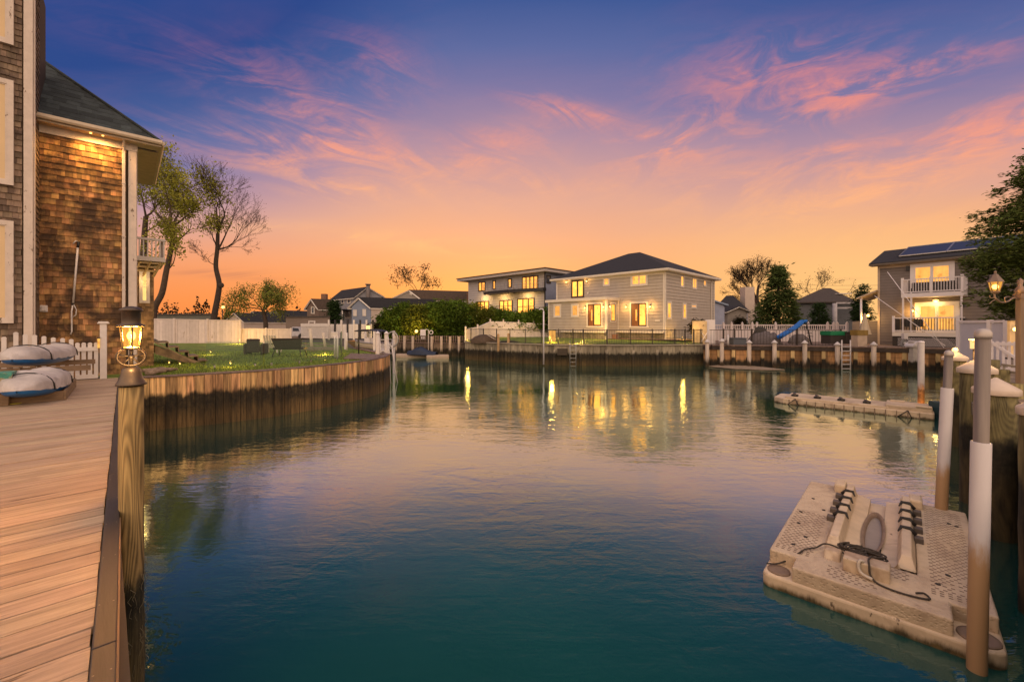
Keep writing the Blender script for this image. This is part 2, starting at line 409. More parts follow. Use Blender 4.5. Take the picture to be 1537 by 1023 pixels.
# ---------------------------------------------------------------- water, land
PILE_D = Vector((3.78, 2.95, 0))
K = Vector((.62, -.52, 0))
RB = [Vector((28.6, 26.6, 0)), XY(1320, 28.7), XY(1200, 30.2), XY(1068, 31.6)]       # far right bulkhead
MBK = [XY(1056, 32.3), XY(950, 31.4), XY(832, 32.0), XY(760, 34.6), XY(698, 37.6)]   # bulkhead below the grey house
FBK = [XY(697, 41.0), XY(590, 42.5), XY(556, 44.0)]                                  # far left bulkhead with white piles
LB = [un(16.25, .06), Vector((-7.84, 14.4, 0)), Vector((-6.1, 18.2, 0)), Vector((-6.35, 21.6, 0))]   # timber bulkhead of the left garden
canal = [K] + RB + MBK + FBK + [Vector((-16.2, 41, 0)), Vector((-10.2, 27.5, 0))] + LB[::-1] + [un(16.2, -.3)]
canal = [Vector((p.x, p.y, 0)) for p in canal]
outer = [Vector((-900, -300, 0)), Vector((900, -300, 0)), Vector((900, 1500, 0)), Vector((-900, 1500, 0))]
tris = tessellate_polygon([outer, canal]); allp = outer + canal
mb = MB(); mb.add([p + ZU * GND for p in allp], [tuple(f) for f in tris])
earth = M('earth', (.075, .062, .045), .95, .4, .8, bump=.4, bscale=6)
g = mb.build('ground', earth); tag(g, kind='structure')
if g.data.polygons[0].normal.z < 0:
    g.data.flip_normals()
wm = bpy.data.materials.new('water'); w = NT(nt(wm))
out = w.n('ShaderNodeOutputMaterial')
pos = w.n('ShaderNodeNewGeometry').outputs['Position']
wn = w.noise(pos, .35, 4, .5)
deep = w.n('ShaderNodeBsdfDiffuse'); w.link(w.mix(w.mr(wn, .3, .7), (.0060, .054, .049, 1), (.0075, .064, .057, 1)), deep.inputs[0])
surf = w.n('ShaderNodeBsdfGlossy'); surf.inputs['Roughness'].default_value = .05; surf.inputs['Color'].default_value = (.87, 1.0, .89, 1)
n1 = w.noise(pos, 3.4, 4, .55, .6); n2 = w.noise(w.mapping(pos, rot=(0, 0, R(20)), scale=(.8, 2.0, 1)), 1.1, 4, .6, .4); n3 = w.noise(pos, .22, 2, .5)
n4 = w.noise(w.mapping(pos, scale=(.55, 3.2, 1)), 2.0, 3, .55, .3)
h = w.m('ADD', w.m('ADD', w.m('MULTIPLY', n1, .30), w.m('MULTIPLY', n2, .6)), w.m('MULTIPLY', n4, .2))
bp = w.n('ShaderNodeBump'); bp.inputs['Strength'].default_value = 1; bp.inputs['Distance'].default_value = .019
w.link(w.m('MULTIPLY', h, w.mr(n3, .32, .66, .25, 1.5)), bp.inputs['Height']); w.link(bp.outputs[0], surf.inputs['Normal'])
lw_ = w.n('ShaderNodeLayerWeight'); lw_.inputs[0].default_value = .5
fac = w.n('ShaderNodeFloatCurve'); cv_ = fac.mapping.curves[0]
for x, y in ((.22, .03), (.38, .05), (.50, .14), (.60, .35), (.73, .75), (.86, .82)): cv_.points.new(x, y)
cv_.points[0].location = (0, .025); cv_.points[-1].location = (1, .88); fac.mapping.update(); w.link(lw_.outputs['Facing'], fac.inputs[1])
mx = w.n('ShaderNodeMixShader'); w.link(fac.outputs[0], mx.inputs[0]); w.link(deep.outputs[0], mx.inputs[1]); w.link(surf.outputs[0], mx.inputs[2]); w.link(mx.outputs[0], out.inputs[0])
mb = MB(); mb.add([(-120, -60, 0), (120, -60, 0), (120, 80, 0), (-120, 80, 0)], [(0, 1, 2, 3)])
tag(mb.build('water', wm), kind='structure')
# ================================================================ materials used around the water
WHITE = M('white_paint', (.62, .58, .54), .55, .10, 6, bump=.1)
WHITE2 = M('white_vinyl', (.66, .62, .62), .4, .06, 3)
OLDWHITE = M('old_white_paint', (.60, .52, .44), .65, .12, 5, bump=.3, bscale=25, blot=((.20, .15, .11), 7.0, .63, (1, 1, .45)))
NANG = -math.atan2(Nn.y, Nn.x)
DECKW = M('deck_wood', (.39, .285, .19), .78, .34, 7.0, island=.13, bump=.7, blot=((.12, .075, .045), 2.2, .655, (1.5, .8, .8)), grain=(.30, 4.6, 4.6), grot=NANG, hue=.008, patch=((.30, .21, .145), 1.3, .56, .2))
DECKDARK = M('kerb_wood', (.032, .028, .029), .6, .4, 6, grain=(1.6, .14, 1.6), grot=NANG, island=.12, bump=.3)
FASC = M('fascia_wood', (.30, .20, .11), .75, .5, 6, grain=(1.6, .14, 1.6), grot=NANG, island=.2, tide=1.0)
PILEW = M('pile_wood', (.285, .195, .075), .8, .75, 3.4, grain=(2.6, 2.6, .26), knots=.6, bump=.8, tide=1.12, twid=.14, patch=((.12, .05, .02), 3.2, .66), blot=((.06, .04, .015), 5.5, .62, (2.2, 2.2, .25)))
PILEG = M('green_pile_wood', (.135, .115, .05), .85, .8, 2.6, grain=(1.4, 1.4, .34), blot=((.03, .025, .012), 6, .6, (2.5, 2.5, .3)), knots=.22, bump=.6, tide=1.45, twid=.12, tcol=(.008, .007, .004))
BULK = M('bulkhead_planks', (.52, .31, .135), .8, .75, 4.5, island=.5, grain=(3.2, 3.2, .22), bump=.8, blot=((.09, .05, .025), 3.0, .62, (1.6, 1.6, .5)), tide=1.05, twid=.12, tcol=(.016, .012, .006), hue=.012, knots=False)
CAPB = M('bulkhead_cap', (.17, .12, .10), .75, .4, 6, bump=.4, island=.2)
BRONZE = M('dark_bronze', (.10, .075, .055), .42, .2, 12, metal=.6, bump=.05)
BULB = M('bulb_glow', (.9, .7, .4), .4, 0, emit=(1, .55, .14), estr=6)
SOFTB = M('soft_bulb_glow', (.9, .7, .4), .4, 0, emit=(1, .56, .13), estr=3.2)
AMBER = glass('amber_lantern_glass', (1, .82, .5), .12)
LGLASS = bpy.data.materials.new('lit_frosted_glass'); _t = NT(nt(LGLASS)); _o = _t.n('ShaderNodeOutputMaterial')
_a = _t.n('ShaderNodeBsdfTransparent'); _a.inputs[0].default_value = (1, .82, .5, 1); _e = _t.n('ShaderNodeEmission'); _e.inputs[0].default_value = (1, .50, .10, 1); _e.inputs[1].default_value = .42
_m = _t.n('ShaderNodeAddShader'); _t.link(_a.outputs[0], _m.inputs[0]); _t.link(_e.outputs[0], _m.inputs[1]); _t.link(_m.outputs[0], _o.inputs[0])
DARK = M('black_metal', (.018, .017, .017), .45, .2, 8)
LAWN = M('lawn_grass', (.115, .165, .022), .95, .8, 2.2, bump=.8, bscale=40, patch=((.15, .12, .035), .55, .56))
GREENL = M('grass_blade', (.15, .21, .028), .8, .4, 1.2, island=.6)
STEEL = M('galvanised_steel', (.34, .33, .33), .38, .2, 4, metal=.75, grain=(2, 2, .2))

# ================================================================ wooden dock
dock = thing('wooden_dock', un(6, -2, DECK), 'weathered wooden plank dock with dark edge board running along the left of the canal', 'dock')
mb = MB(); u = -3.4; r_ = random.Random(3)
while u < 16.25:
    wd = r_.uniform(.165, .20)
    n1 = -.113 + r_.uniform(-.004, .004)
    cuts = [n1]
    nn = n1 - r_.uniform(1.6, 4.2)
    while nn > -8.2: cuts.append(nn); nn -= 3.66
    cuts.append(-8.6)
    for a, b_ in zip(cuts, cuts[1:]):
        dz = r_.uniform(-.003, .003); tw = r_.uniform(-.002, .002)
        c = un(u + wd / 2, (a + b_) / 2, DECK - .02 + dz)
        mb.obox(c, Nn * ((a - b_) / 2 - .002) + ZU * tw, U * (wd / 2 - .0055), ZU * .02)
    u += wd
mb.build('deck_boards', DECKW, dock)
mb = MB(); u = -3.4
while u < 16.2:
    L = min(3.05, 16.25 - u)
    mb.obox(un(u + L / 2, -.066, DECK + .002), U * (L / 2 - .003), Nn * .042, ZU * .022); u += 3.05
mb.build('kerb_board', DECKDARK, dock, bevel=.006)
mb = MB(); u = -3.4
while u < 16.2:
    L = min(3.66, 16.25 - u)
    for z in (DECK - .14, DECK - .40):
        mb.obox(un(u + L / 2, -.036, z), U * (L / 2 - .002), Nn * .02, ZU * .115)
    u += 3.66
mb.build('fascia_boards', FASC, dock, bevel=.004)
mb = MB(); u = -3.0                                                   # screw heads down the kerb
while u < 16:
    for o in (-.095, -.04): mb.lathe([(.004, 0), (.004, .0015)], un(u, o, DECK + .0245), 6)
    u += .61
tag(mb.build('kerb_screws', M('dull_screw', (.16, .14, .12), .6), dock), kind='stuff')
ub = thing('dock_bulkhead', un(6, -.3, 0), 'dark wet timber wall under the edge of the plank dock', 'bulkhead')
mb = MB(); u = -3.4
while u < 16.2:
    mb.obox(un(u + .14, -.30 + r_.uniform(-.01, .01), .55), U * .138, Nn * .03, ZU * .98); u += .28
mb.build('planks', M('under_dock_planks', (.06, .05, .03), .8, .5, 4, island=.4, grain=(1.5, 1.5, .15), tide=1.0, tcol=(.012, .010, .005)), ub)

# ---------------------------------------------------------------- lamp pile at the dock edge
PB = XY(197, 3.4); PR = .079
pile = thing('dock_pile', (PB.x, PB.y, 0), 'round timber pile with dark wet foot at the dock edge, carrying the ship style lantern', 'pile')
mb = MB(); pr = []
for i in range(26):
    z = -1.5 + i * (4.1 / 25)
    pr.append((PR * (1.0 + .015 * math.sin(z * 7)) + (.012 * max(0, 1.1 - z) * abs(math.sin(z * 23)) if z < 1.1 else 0), z))
mb.lathe(pr, (PB.x, PB.y, 0), 28); mb.build('shaft', PILEW, pile)
mb = MB()                                                             # straggling weed on the wet part
for i in range(130):
    a = r_.uniform(0, 6.28); z = r_.uniform(.35, 1.2); p = Vector((PB.x + math.cos(a) * PR, PB.y + math.sin(a) * PR, z))
    o = Vector((math.cos(a), math.sin(a), 0)); q = []
    for k in range(4): q.append(p + o * (.006 + .012 * math.sin(k * 1.1)) + Vector((r_.uniform(-.02, .02), r_.uniform(-.02, .02), -.035 * k)))
    mb.tube(q, .0018, 4, False)
mb.build('weed', M('dry_weed', (.20, .17, .10), .9, .3, 9, island=.5), pile)
lt = thing('ship_lantern', (PB.x, PB.y, 2.6), 'lit bronze ship style lantern with a hand wheel on top of the near timber pile', 'lantern')
bx, by = PB.x, PB.y
mb = MB(); mb.lathe([(0.0965, 2.612), (0.0988, 2.618), (0.0942, 2.630), (0.0806, 2.652), (0.0699, 2.680), (0.0631, 2.715), (0.0570, 2.745), (0.0395, 2.757), (0.0228, 2.76)], (bx, by, 0), 32)
mb.build('bell_cap', BRONZE, lt)
mb = MB(); mb.lathe([(0.0137, 2.755), (0.0137, 2.93)], (bx, by, 0), 10)
mb.lathe([(0.0342, 2.90), (0.0593, 2.905), (0.0608, 2.915), (0.0380, 2.92)], (bx, by, 0), 24)
for k in range(6):
    a = k * math.pi / 3 + .3
    mb.tube([(bx + math.cos(a) * .059, by + math.sin(a) * .059, 2.915), (bx + math.cos(a) * .0745, by + math.sin(a) * .0745, 3.085)], .0055, 6)
mb.build('lantern_cage', BRONZE, lt)
vd = Vector((bx, by, 0)).normalized()                                 # hand wheel in front of the stem
sd_ = Vector((vd.y, -vd.x, 0)); wc = Vector((bx, by, 2.842)) - vd * .02
mb = MB(); ring = [wc + (sd_ * math.cos(a) * .086 + ZU * math.sin(a) * .072) for a in [2 * math.pi * k / 32 for k in range(33)]]
mb.tube(ring, .010, 8, False)
for k in range(5):
    a = math.pi / 2 + k * 2 * math.pi / 5
    mb.tube([wc, wc + sd_ * math.cos(a) * .085 + ZU * math.sin(a) * .070], .007, 6)
mb.ball(wc, .022, 10); mb.build('hand_wheel', BRONZE, lt)
mb = MB(); mb.lathe([(0.0562, 2.92), (0.0714, 3.082)], (bx, by, 0), 24); mb.build('glass', LGLASS, lt)
mb = MB(); mb.lathe([(0.0821, 3.083), (0.0927, 3.088), (0.0912, 3.096), (0.0623, 3.106), (0.0608, 3.115), (0.0608, 3.205), (0.0699, 3.208), (0.0760, 3.214), (0.0714, 3.226), (0.0380, 3.244), (0.0000, 3.25)], (bx, by, 0), 28)
mb.build('hood', BRONZE, lt)
mb = MB(); mb.ball((bx, by, 3.01), .028, 12, (1, 1, 1.4)); mb.build('bulb', BULB, lt)
lamp((bx, by, 3.01), 330, (1, .50, .15), .05)
lamp((bx - vd.x * .12, by - vd.y * .12, 2.80), 2.4, (1, .56, .20), .03)

# ================================================================ the shingled house on the left
SHN = M('cedar_shingles', (.34, .185, .07), .85, .45, 5, island=.55, grain=(1.3, 1.3, .18), bump=.6, hue=.012, patch=((.062, .036, .019), 1.5, .40, .24))
SHG = M('grey_shingles', (.175, .125, .085), .85, .5, 5, island=.4, grain=(1.3, 1.3, .2), bump=.6, hue=.01, patch=((.09, .062, .045), 1.6, .55))
ROOFG = M('green_grey_roof_shingles', (.035, .045, .045), .9, .35, 3, island=.45, bump=.5, bscale=60)
CREAMB = M('cream_blind', (.50, .37, .22), .7, .08, 1.5, emit=(.9, .50, .18), estr=.16)
Rc = Vector((-12.3, 13.7, 0))
ru, rn = Rc.dot(U), Rc.dot(Nn)
house = thing('shingled_house', un(ru + 1, rn - 1.5, GND), 'tall cedar shingled house with peeling white trim standing beside the plank dock', 'house')
def shingles(mb, face, t0, t1, z0, z1, row, wlo, whi, seed, lap=.028):
    q_ = random.Random(seed); z = z0
    while z < z1:
        tt = t0 - q_.uniform(0, whi)
        while tt < t1:
            wd = q_.uniform(wlo, whi); a, b_ = max(tt, t0), min(tt + wd - .004, t1)
            if b_ - a > .015:
                zb = z + q_.uniform(-.006, .006); o = lap + q_.uniform(-.004, .006); h = min(row + .01, z1 - z)
                vs = [face.at(a, zb, 0), face.at(b_, zb, 0), face.at(b_, zb, o), face.at(a, zb, o), face.at(a, zb + h, 0.002), face.at(b_, zb + h, .002)]
                mb.add(vs, [(0, 1, 2, 3), (3, 2, 5, 4), (0, 3, 4), (1, 5, 2)])
            tt += wd
        z += row
wing = Face(Rc, -Nn, -U)                   # wall facing the viewer, t runs to the left
EZ = 8.92
mb = MB()
mb.add([wing.at(0, GND), wing.at(3.2, GND), wing.at(3.2, EZ), wing.at(0, EZ), wing.at(0, GND, -5), wing.at(3.2, GND, -5), wing.at(3.2, EZ, -5), wing.at(0, EZ, -5)],
       [(0, 1, 2, 3), (4, 5, 6, 7), (0, 3, 7, 4), (1, 2, 6, 5), (3, 2, 6, 7)])
mb.build('wall_core', M('sheathing', (.05, .035, .022), .9), house)
mb = MB(); shingles(mb, wing, .22, 2.32, GND, EZ, .178, .09, .19, 5)
side = Face(Rc, U, Nn); shingles(mb, side, .1, 4.9, GND, EZ, .178, .09, .19, 6)
mb.build('shingle_wall', SHN, house)
mb = MB()
wing.box(mb, -.03, .165, GND, EZ, 0, .05); side.box(mb, 0.0, .14, GND, EZ, .002, .05)
mb.build('corner_board', OLDWHITE, house, bevel=.006)
mb = MB(); wing.box(mb, .235, .315, 3.0, 8.66, .055, .13)
for z in (4.2, 5.9, 7.6): wing.box(mb, .225, .325, z, z + .03, .02, .136)
mb.tube([wing.at(.275, 8.64, .09), wing.at(.275, 8.80, .12), wing.at(.275, 8.98, .36)], .036, 8); mb.build('downspout', OLDWHITE, house, bevel=.01)
mb = MB(); wing.box(mb, -.05, 2.6, EZ - .20, EZ + .02, .03, .065); side.box(mb, -.05, 4.9, EZ - .20, EZ + .02, .03, .06)
mb.build('frieze_board', OLDWHITE, house, bevel=.005)
mb = MB()                                   # soffits and gutter
wing.box(mb, -.6, 2.7, EZ + .02, EZ + .05, -.1, .40); side.box(mb, .3, 4.9, EZ + .02, EZ + .05, 0.0, .60)
wing.box(mb, -.64, 2.7, EZ + .021, EZ + .25, .36, .395); side.box(mb, -.38, 4.9, EZ + .022, EZ + .24, .56, .595)
mb.build('soffit', M('soffit_boards', (.46, .38, .28), .7, .2, 4, lines=None), house)
mb = MB()
def gut(p0, p1, o):
    d_ = (p1 - p0)
    prof = [(0, 0), (.02, -.10), (.09, -.11), (.125, -.06), (.125, .02), (.10, .02), (0, .02)]
    mb.prism([p0 + o * a + ZU * b for a, b in prof], d_)
gut(wing.at(-.66, EZ + .19, .40), wing.at(2.7, EZ + .19, .40), -U)
gut(side.at(-.40, EZ + .19, .60), side.at(4.9, EZ + .19, .60), Nn)
mb.build('gutter', M('cream_gutter', (.55, .46, .34), .45, .12, 6), house)
# hip roof: front plane rises along U, right plane rises along -N
mb = MB(); E = wing.at(-.62, EZ + .20, .42); pitch = .96
rows = 22; rw = .20
for i in range(rows):
    d0 = i * rw; z0 = d0 * pitch; run0, run1 = d0, d0 + rw + .02
    tt = run0 - .3 + r_.uniform(0, .2); r2 = random.Random(50 + i)
    tt = run0 * 1.0
    while tt < 4.6:
        wd = r2.uniform(.22, .40); a, b_ = tt, min(tt + wd - .012, 4.7)
        p = lambda a_, run, lift: E - Nn * a_ + U * run + ZU * (run * pitch + lift)
        th = .016 + r2.uniform(-.002, .006)
        mb.add([p(a, run0, th), p(b_, run0, th), p(max(b_, run1), run1, .004), p(max(a, run1), run1, .004), p(a, run0, -.01), p(b_, run0, -.01)], [(0, 1, 2, 3), (4, 5, 1, 0)])
        tt += wd
mb.build('roof', ROOFG, house)
mb = MB(); top = 4.4
mb.add([E, E - Nn * top + U * top + ZU * top * pitch, E + U * 5.5, E + U * 5.5 - Nn * top + ZU * top * pitch, E - Nn * 4.7, E - Nn * 4.7 + U * top + ZU * top * pitch],
       [(0, 2, 3, 1), (0, 1, 5, 4)])
mb.build('roof_deck', ROOFG, house)
mb = MB(); mb.bar(E + ZU * .02, E - Nn * 4.4 + U * 4.4 + ZU * (4.4 * pitch + .02), .16, .05); mb.build('hip_cap', ROOFG, house)
mb = MB(); mb.bar(E + ZU * (-.05) + Nn * .02, wing.at(2.7, EZ + .15, .42), .025, .10); mb.bar(E + ZU * (-.05), E + U * 5.3 + ZU * (-.05), .025, .10)
mb.build('fascia', OLDWHITE, house)
mb = MB()
for px_, in ((137,), (155,)):
    tq, _ = wing.tz(px_, 205); mb.ball(wing.at(tq, EZ + .0, .33), .03, 8, (1, 1, .6)); lamp(wing.at(tq, EZ - .08, .36), 95, (1, .48, .12), .2, 'SPOT', 'soffit_light', 170, wing.at(tq, EZ - 3, .05))
    mb.build('soffit_lamp', SOFTB, house)
# nearer, taller block with tall blind windows
tC, _ = wing.tz(58, 400)
nr = Face(wing.at(tC, 0, 1.0), -Nn, -U)
ret = Face(wing.at(tC, 0, 0), -U, Nn)
TZ = 13.2
mb = MB(); mb.add([nr.at(0, GND), nr.at(5, GND), nr.at(5, TZ), nr.at(0, TZ), ret.at(-1.5, GND), ret.at(-1.5, TZ)], [(0, 1, 2, 3), (0, 3, 5, 4)]); mb.build('tower_core', M('sheathing', (.05, .035, .022), .9), house)
mb = MB(); shingles(mb, nr, .2, 3.6, GND, TZ, .165, .10, .2, 9, .032); shingles(mb, ret, -.02, .97, GND, TZ, .165, .10, .2, 10, .02); mb.build('tower_shingle_wall', SHG, house)
mb = MB(); nr.box(mb, .0, .17, GND, TZ, 0, .055); ret.box(mb, .90, 1.0, GND, TZ, .0, .035); mb.build('tower_corner_board', OLDWHITE, house, bevel=.006)
for y0, y1 in ((-90, 54), (122, 268), (336, 478)):
    a = nr.rect((-36, y0, 11, y1))
    window(nr, a, house, OLDWHITE, OLDWHITE, CREAMB, 1, 1, .12, .03, .065)
# small cream vent box
mb = MB(); a = wing.rect((60, 458, 72, 468)); wing.box(mb, a[0], a[1], a[2], a[3], .03, .07); wing.box(mb, a[0] + .03, a[1] - .03, a[2] + .03, a[3] - .03, .07, .10)
mb.build('wall_outlet', WHITE, house, bevel=.01)
# rear wing with lit window and balcony
rw_ = Face(un(21.0, 0, 0), Nn, -U)
t0, _ = rw_.tz(196, 450); t1, _ = rw_.tz(231, 450)
zt = Zp(398, 15.9)
mb = MB(); mb.add([rw_.at(t0, GND), rw_.at(t1, GND), rw_.at(t1, zt), rw_.at(t0, zt), rw_.at(t1, GND, -4), rw_.at(t1, zt, -4)], [(0, 1, 2, 3), (1, 4, 5, 2)]); mb.build('rear_core', M('sheathing', (.05, .035, .022), .9), house)
mb = MB(); shingles(mb, rw_, t0, t1, GND, zt, .10, .09, .16, 12, .016); mb.build('rear_shingle_wall', M('rear_shingles', (.20, .135, .075), .85, .4, 6, island=.5), house)
LIT1 = MG('lit_window_house', (1, .62, .18), 1.1, .2)
window(rw_, rw_.rect((212.5, 409, 221, 452)), house, WHITE, WHITE, LIT1, 1, 2, .07, .03)
zb = Zp(393, 15.9)
mb = MB(); rw_.box(mb, t0, t1 + .32, zb, zb + .16, -2.5, .35); mb.build('balcony_floor', WHITE, house)
mb = MB()
for k in range(9): rw_.box(mb, t0 + (t1 + .28 - t0) * k / 8 - .02, t0 + (t1 + .28 - t0) * k / 8 + .02, zb + .16, zb + .78, .27, .31)
for k in range(8): mb.box(rw_.at(t1 + .27, zb + .47, .2 - k * .3), (.035, .035, .64), 0)
rw_.box(mb, t0, t1 + .32, zb + .78, zb + .86, .25, .33); mb.obox(rw_.at(t1 + .27, zb + .82, -.9), Nn * .04, U * 1.2, ZU * .04)
mb.build('balcony_railing', WHITE, house)
mb = MB()
for q_ in (0, 1, 2):
    mb.bar(rw_.at(t1 - .02 - q_ * .3, zb - .55, .03), rw_.at(t1 + .2 - q_ * .3, zb - .02, .3), .06, .06); rw_.box(mb, t0, t1 + .25 - q_ * .1, zb - .1 - q_ * .14, zb - .03 - q_ * .14, -.2, .28 - q_ * .09)
mb.build('balcony_bracket', M('tan_trim', (.40, .31, .17), .7), house)
mb = MB(); mb.ball(rw_.at(t1 - .55, 2.95, .12), .055, 10); mb.build('wall_lamp', SOFTB, house); lamp(rw_.at(t1 - .5, 2.95, .35), 14, (1, .58, .2), .06)
lamp(rw_.at(t1 - .35, zb - .75, .35), 5, (1, .6, .2), .06)
# pole with rope hanging on the shingles
oar = thing('hanging_pole', wing.at(1.2, 3, .08), 'slim white pole wrapped in rope hanging on the dark shingle wall', 'pole')
mb = MB(); a = wing.tz(117, 372); b_ = wing.tz(110, 455); mb.tube([wing.at(a[0], a[1], .07), wing.at(b_[0], b_[1], .07)], .026, 10); mb.build('shaft', WHITE, oar)
mb = MB(); c_ = wing.tz(106, 502)
mb.tube([wing.at(b_[0], b_[1], .07), wing.at(b_[0] + .03, b_[1] - .25, .08), wing.at(c_[0] - .03, c_[1] + .1, .08), wing.at(c_[0], c_[1], .07)], .02, 8)
mb.tube([wing.at(b_[0], b_[1], .08), wing.at(b_[0] - .07, b_[1] - .2, .09), wing.at(b_[0] - .06, b_[1] - .35, .09), wing.at(b_[0], b_[1] - .42, .08)], .012, 6); mb.build('rope', WHITE, oar); mb = MB()
mb.tube([wing.at(a[0] - .02, a[1] + .17, .06), wing.at(a[0] + .04, a[1] + .20, .10), wing.at(a[0] + .1, a[1] + .1, .08)], .018, 8); mb.build('rope', WHITE, oar)
mb = MB(); mb.tube([wing.at(a[0], a[1], .07), wing.at(a[0] - .02, a[1] + .19, .07)], .034, 8); mb.tube([wing.at(b_[0], b_[1] + .01, .07), wing.at(b_[0], b_[1] - .06, .07)], .03, 8); mb.build('strap', DARK, oar)

# ---------------------------------------------------------------- picket fence and gate across the end of the dock
FU = 16.28
pf = thing('picket_fence', un(FU, -3, DECK), 'weathered white picket fence closing the end of the dock behind the kayaks', 'fence')
def fx(px):      # n along the fence for a photo column
    f = Face(un(FU, 0), Nn, -U); return f.tz(px, 500)[0]
ffc = Face(un(FU, 0), Nn, -U)
mb = MB()
for px_, yt, rd in ((-22, 506, 0), (-8, 505, 0), (6, 505, 0), (24, 498, 0), (38, 501, 0), (52, 502, 0), (66, 504, 1), (80, 506, 1), (94, 507, 1), (107, 508.5, 1)):
    n_, z_ = ffc.tz(px_, yt); w_ = .042
    ffc.box(mb, n_ - w_, n_ + w_, DECK + .05, z_ - .04, 0, .022)
    cap_ = [(math.cos(math.pi * k / 8) * w_ * 1.12, math.sin(math.pi * k / 8) * w_ * 1.15) for k in range(9)]
    mb.prism([ffc.at(n_ + x, z_ - .05 + y, 0) for x, y in cap_], -U * .022)
mb.build('pickets', WHITE, pf)
mb = MB(); na, nb = fx(-40), fx(111)
ffc.box(mb, na, nb, DECK + .22, DECK + .30, -.04, -.001); mb.build('rail', WHITE, pf); mb = MB(); ffc.box(mb, na, nb, DECK + .74, DECK + .82, -.04, -.001); mb.build('rail', WHITE, pf)
gt = thing('picket_gate', un(FU, fx(130), DECK), 'white picket gate beside the tall white gate post', 'gate')
mb = MB(); ga, gb = fx(113.5), fx(147)
for k in range(4):
    n_ = ga + .035 + (gb - ga - .07) * k / 3
    ffc.box(mb, n_ - .042, n_ + .042, DECK + .03, DECK + .98, .0, .022); mb.prism([ffc.at(n_ + math.cos(math.pi * q_ / 8) * .047, DECK + .97 + math.sin(math.pi * q_ / 8) * .045, 0) for q_ in range(9)], -U * .022)
mb.build('pickets', WHITE, gt)
for z_ in (.03, .78): mb = MB(); ffc.box(mb, ga, gb, DECK + z_, DECK + z_ + .11, .023, .05); mb.build('rail', WHITE, gt)
gp = thing('gate_post', un(FU, fx(155), DECK), 'tall square white gate post at the water end of the picket fence', 'post')
mb = MB(); a, b_ = fx(150), fx(160.5); ffc.box(mb, a, b_, DECK, Zp(485.5, 11.6), -.09, .09); mb.build('shaft', WHITE, gp, bevel=.008)
mb = MB(); zc = Zp(485.5, 11.6); c = ffc.at((a + b_) / 2, zc); mb.obox(c + ZU * .015, Nn * .12, U * .12, ZU * .015); mb.prism([c + ZU * .03 + Nn * x * .1 + U * y * .1 for x, y in ((-1, -1), (1, -1), (1, 1), (-1, 1))], ZU * .03); mb.build('cap', WHITE, gp)
sl = thing('gate_lamp', ffc.at(fx(148), DECK + .8, .05), 'small lit amber lamp hung on the picket gate beside the tall gate post', 'lamp')
mb = MB(); ffc.box(mb, fx(146.5), fx(150), DECK + .86, DECK + 1.12, .055, .12); mb.build('lens', MG('small_amber', (1, .5, .1), 1.1), sl)
mb = MB(); ffc.box(mb, fx(145.8), fx(150.5), DECK + 1.12, DECK + 1.16, .04, .14); mb.build('cap', DARK, sl)

# ---------------------------------------------------------------- kayak rack with two covered kayaks
RACKW = M('rack_wood', (.20, .135, .08), .8, .5, 6, island=.25, grain=(.25, 1.8, 1.8), grot=NANG, bump=.4)
ru0, ru1, rn0, rn1 = 12.2, 14.6, -4.4, -.88
rack = thing('kayak_rack', un(13.8, -2.4, DECK), 'low wooden kayak rack with a boxed base on the dock by the picket gate', 'rack')
mb = MB()
for u_ in (ru0, 13.0, 13.8, ru1): mb.obox(un(u_, (rn0 + rn1) / 2, DECK + .095), Nn * (rn1 - rn0) / 2, U * .02, ZU * .092)
mb.obox(un((ru0 + ru1) / 2, rn1 + .02, DECK + .10), U * ((ru1 - ru0) / 2 + .02), Nn * .019, ZU * .098)
mb.build('base_frame', RACKW, rack, bevel=.004)
mb = MB()
for n_ in (rn1 - .75, rn1 - 2.2):
    for u_ in (13.42, 15.52): mb.obox(un(u_, n_, DECK + .30), U * .045, Nn * .045, ZU * .30)
mb.build('upright', RACKW, rack, bevel=.004)
mb = MB()
for u_ in (13.5, 15.6): mb.obox(un(u_, -2.3, DECK + .53), Nn * 1.75, U * .02, ZU * .06)
mb.build('shelf_beam', RACKW, rack, bevel=.004)
HULL = M('blue_hull', (.012, .12, .36), .35, .12, 4)
COVER = M('grey_boat_cover', (.44, .41, .39), .75, .3, 2.5, bump=.7, bscale=5, patch=((.34, .31, .29), 3.5, .55))
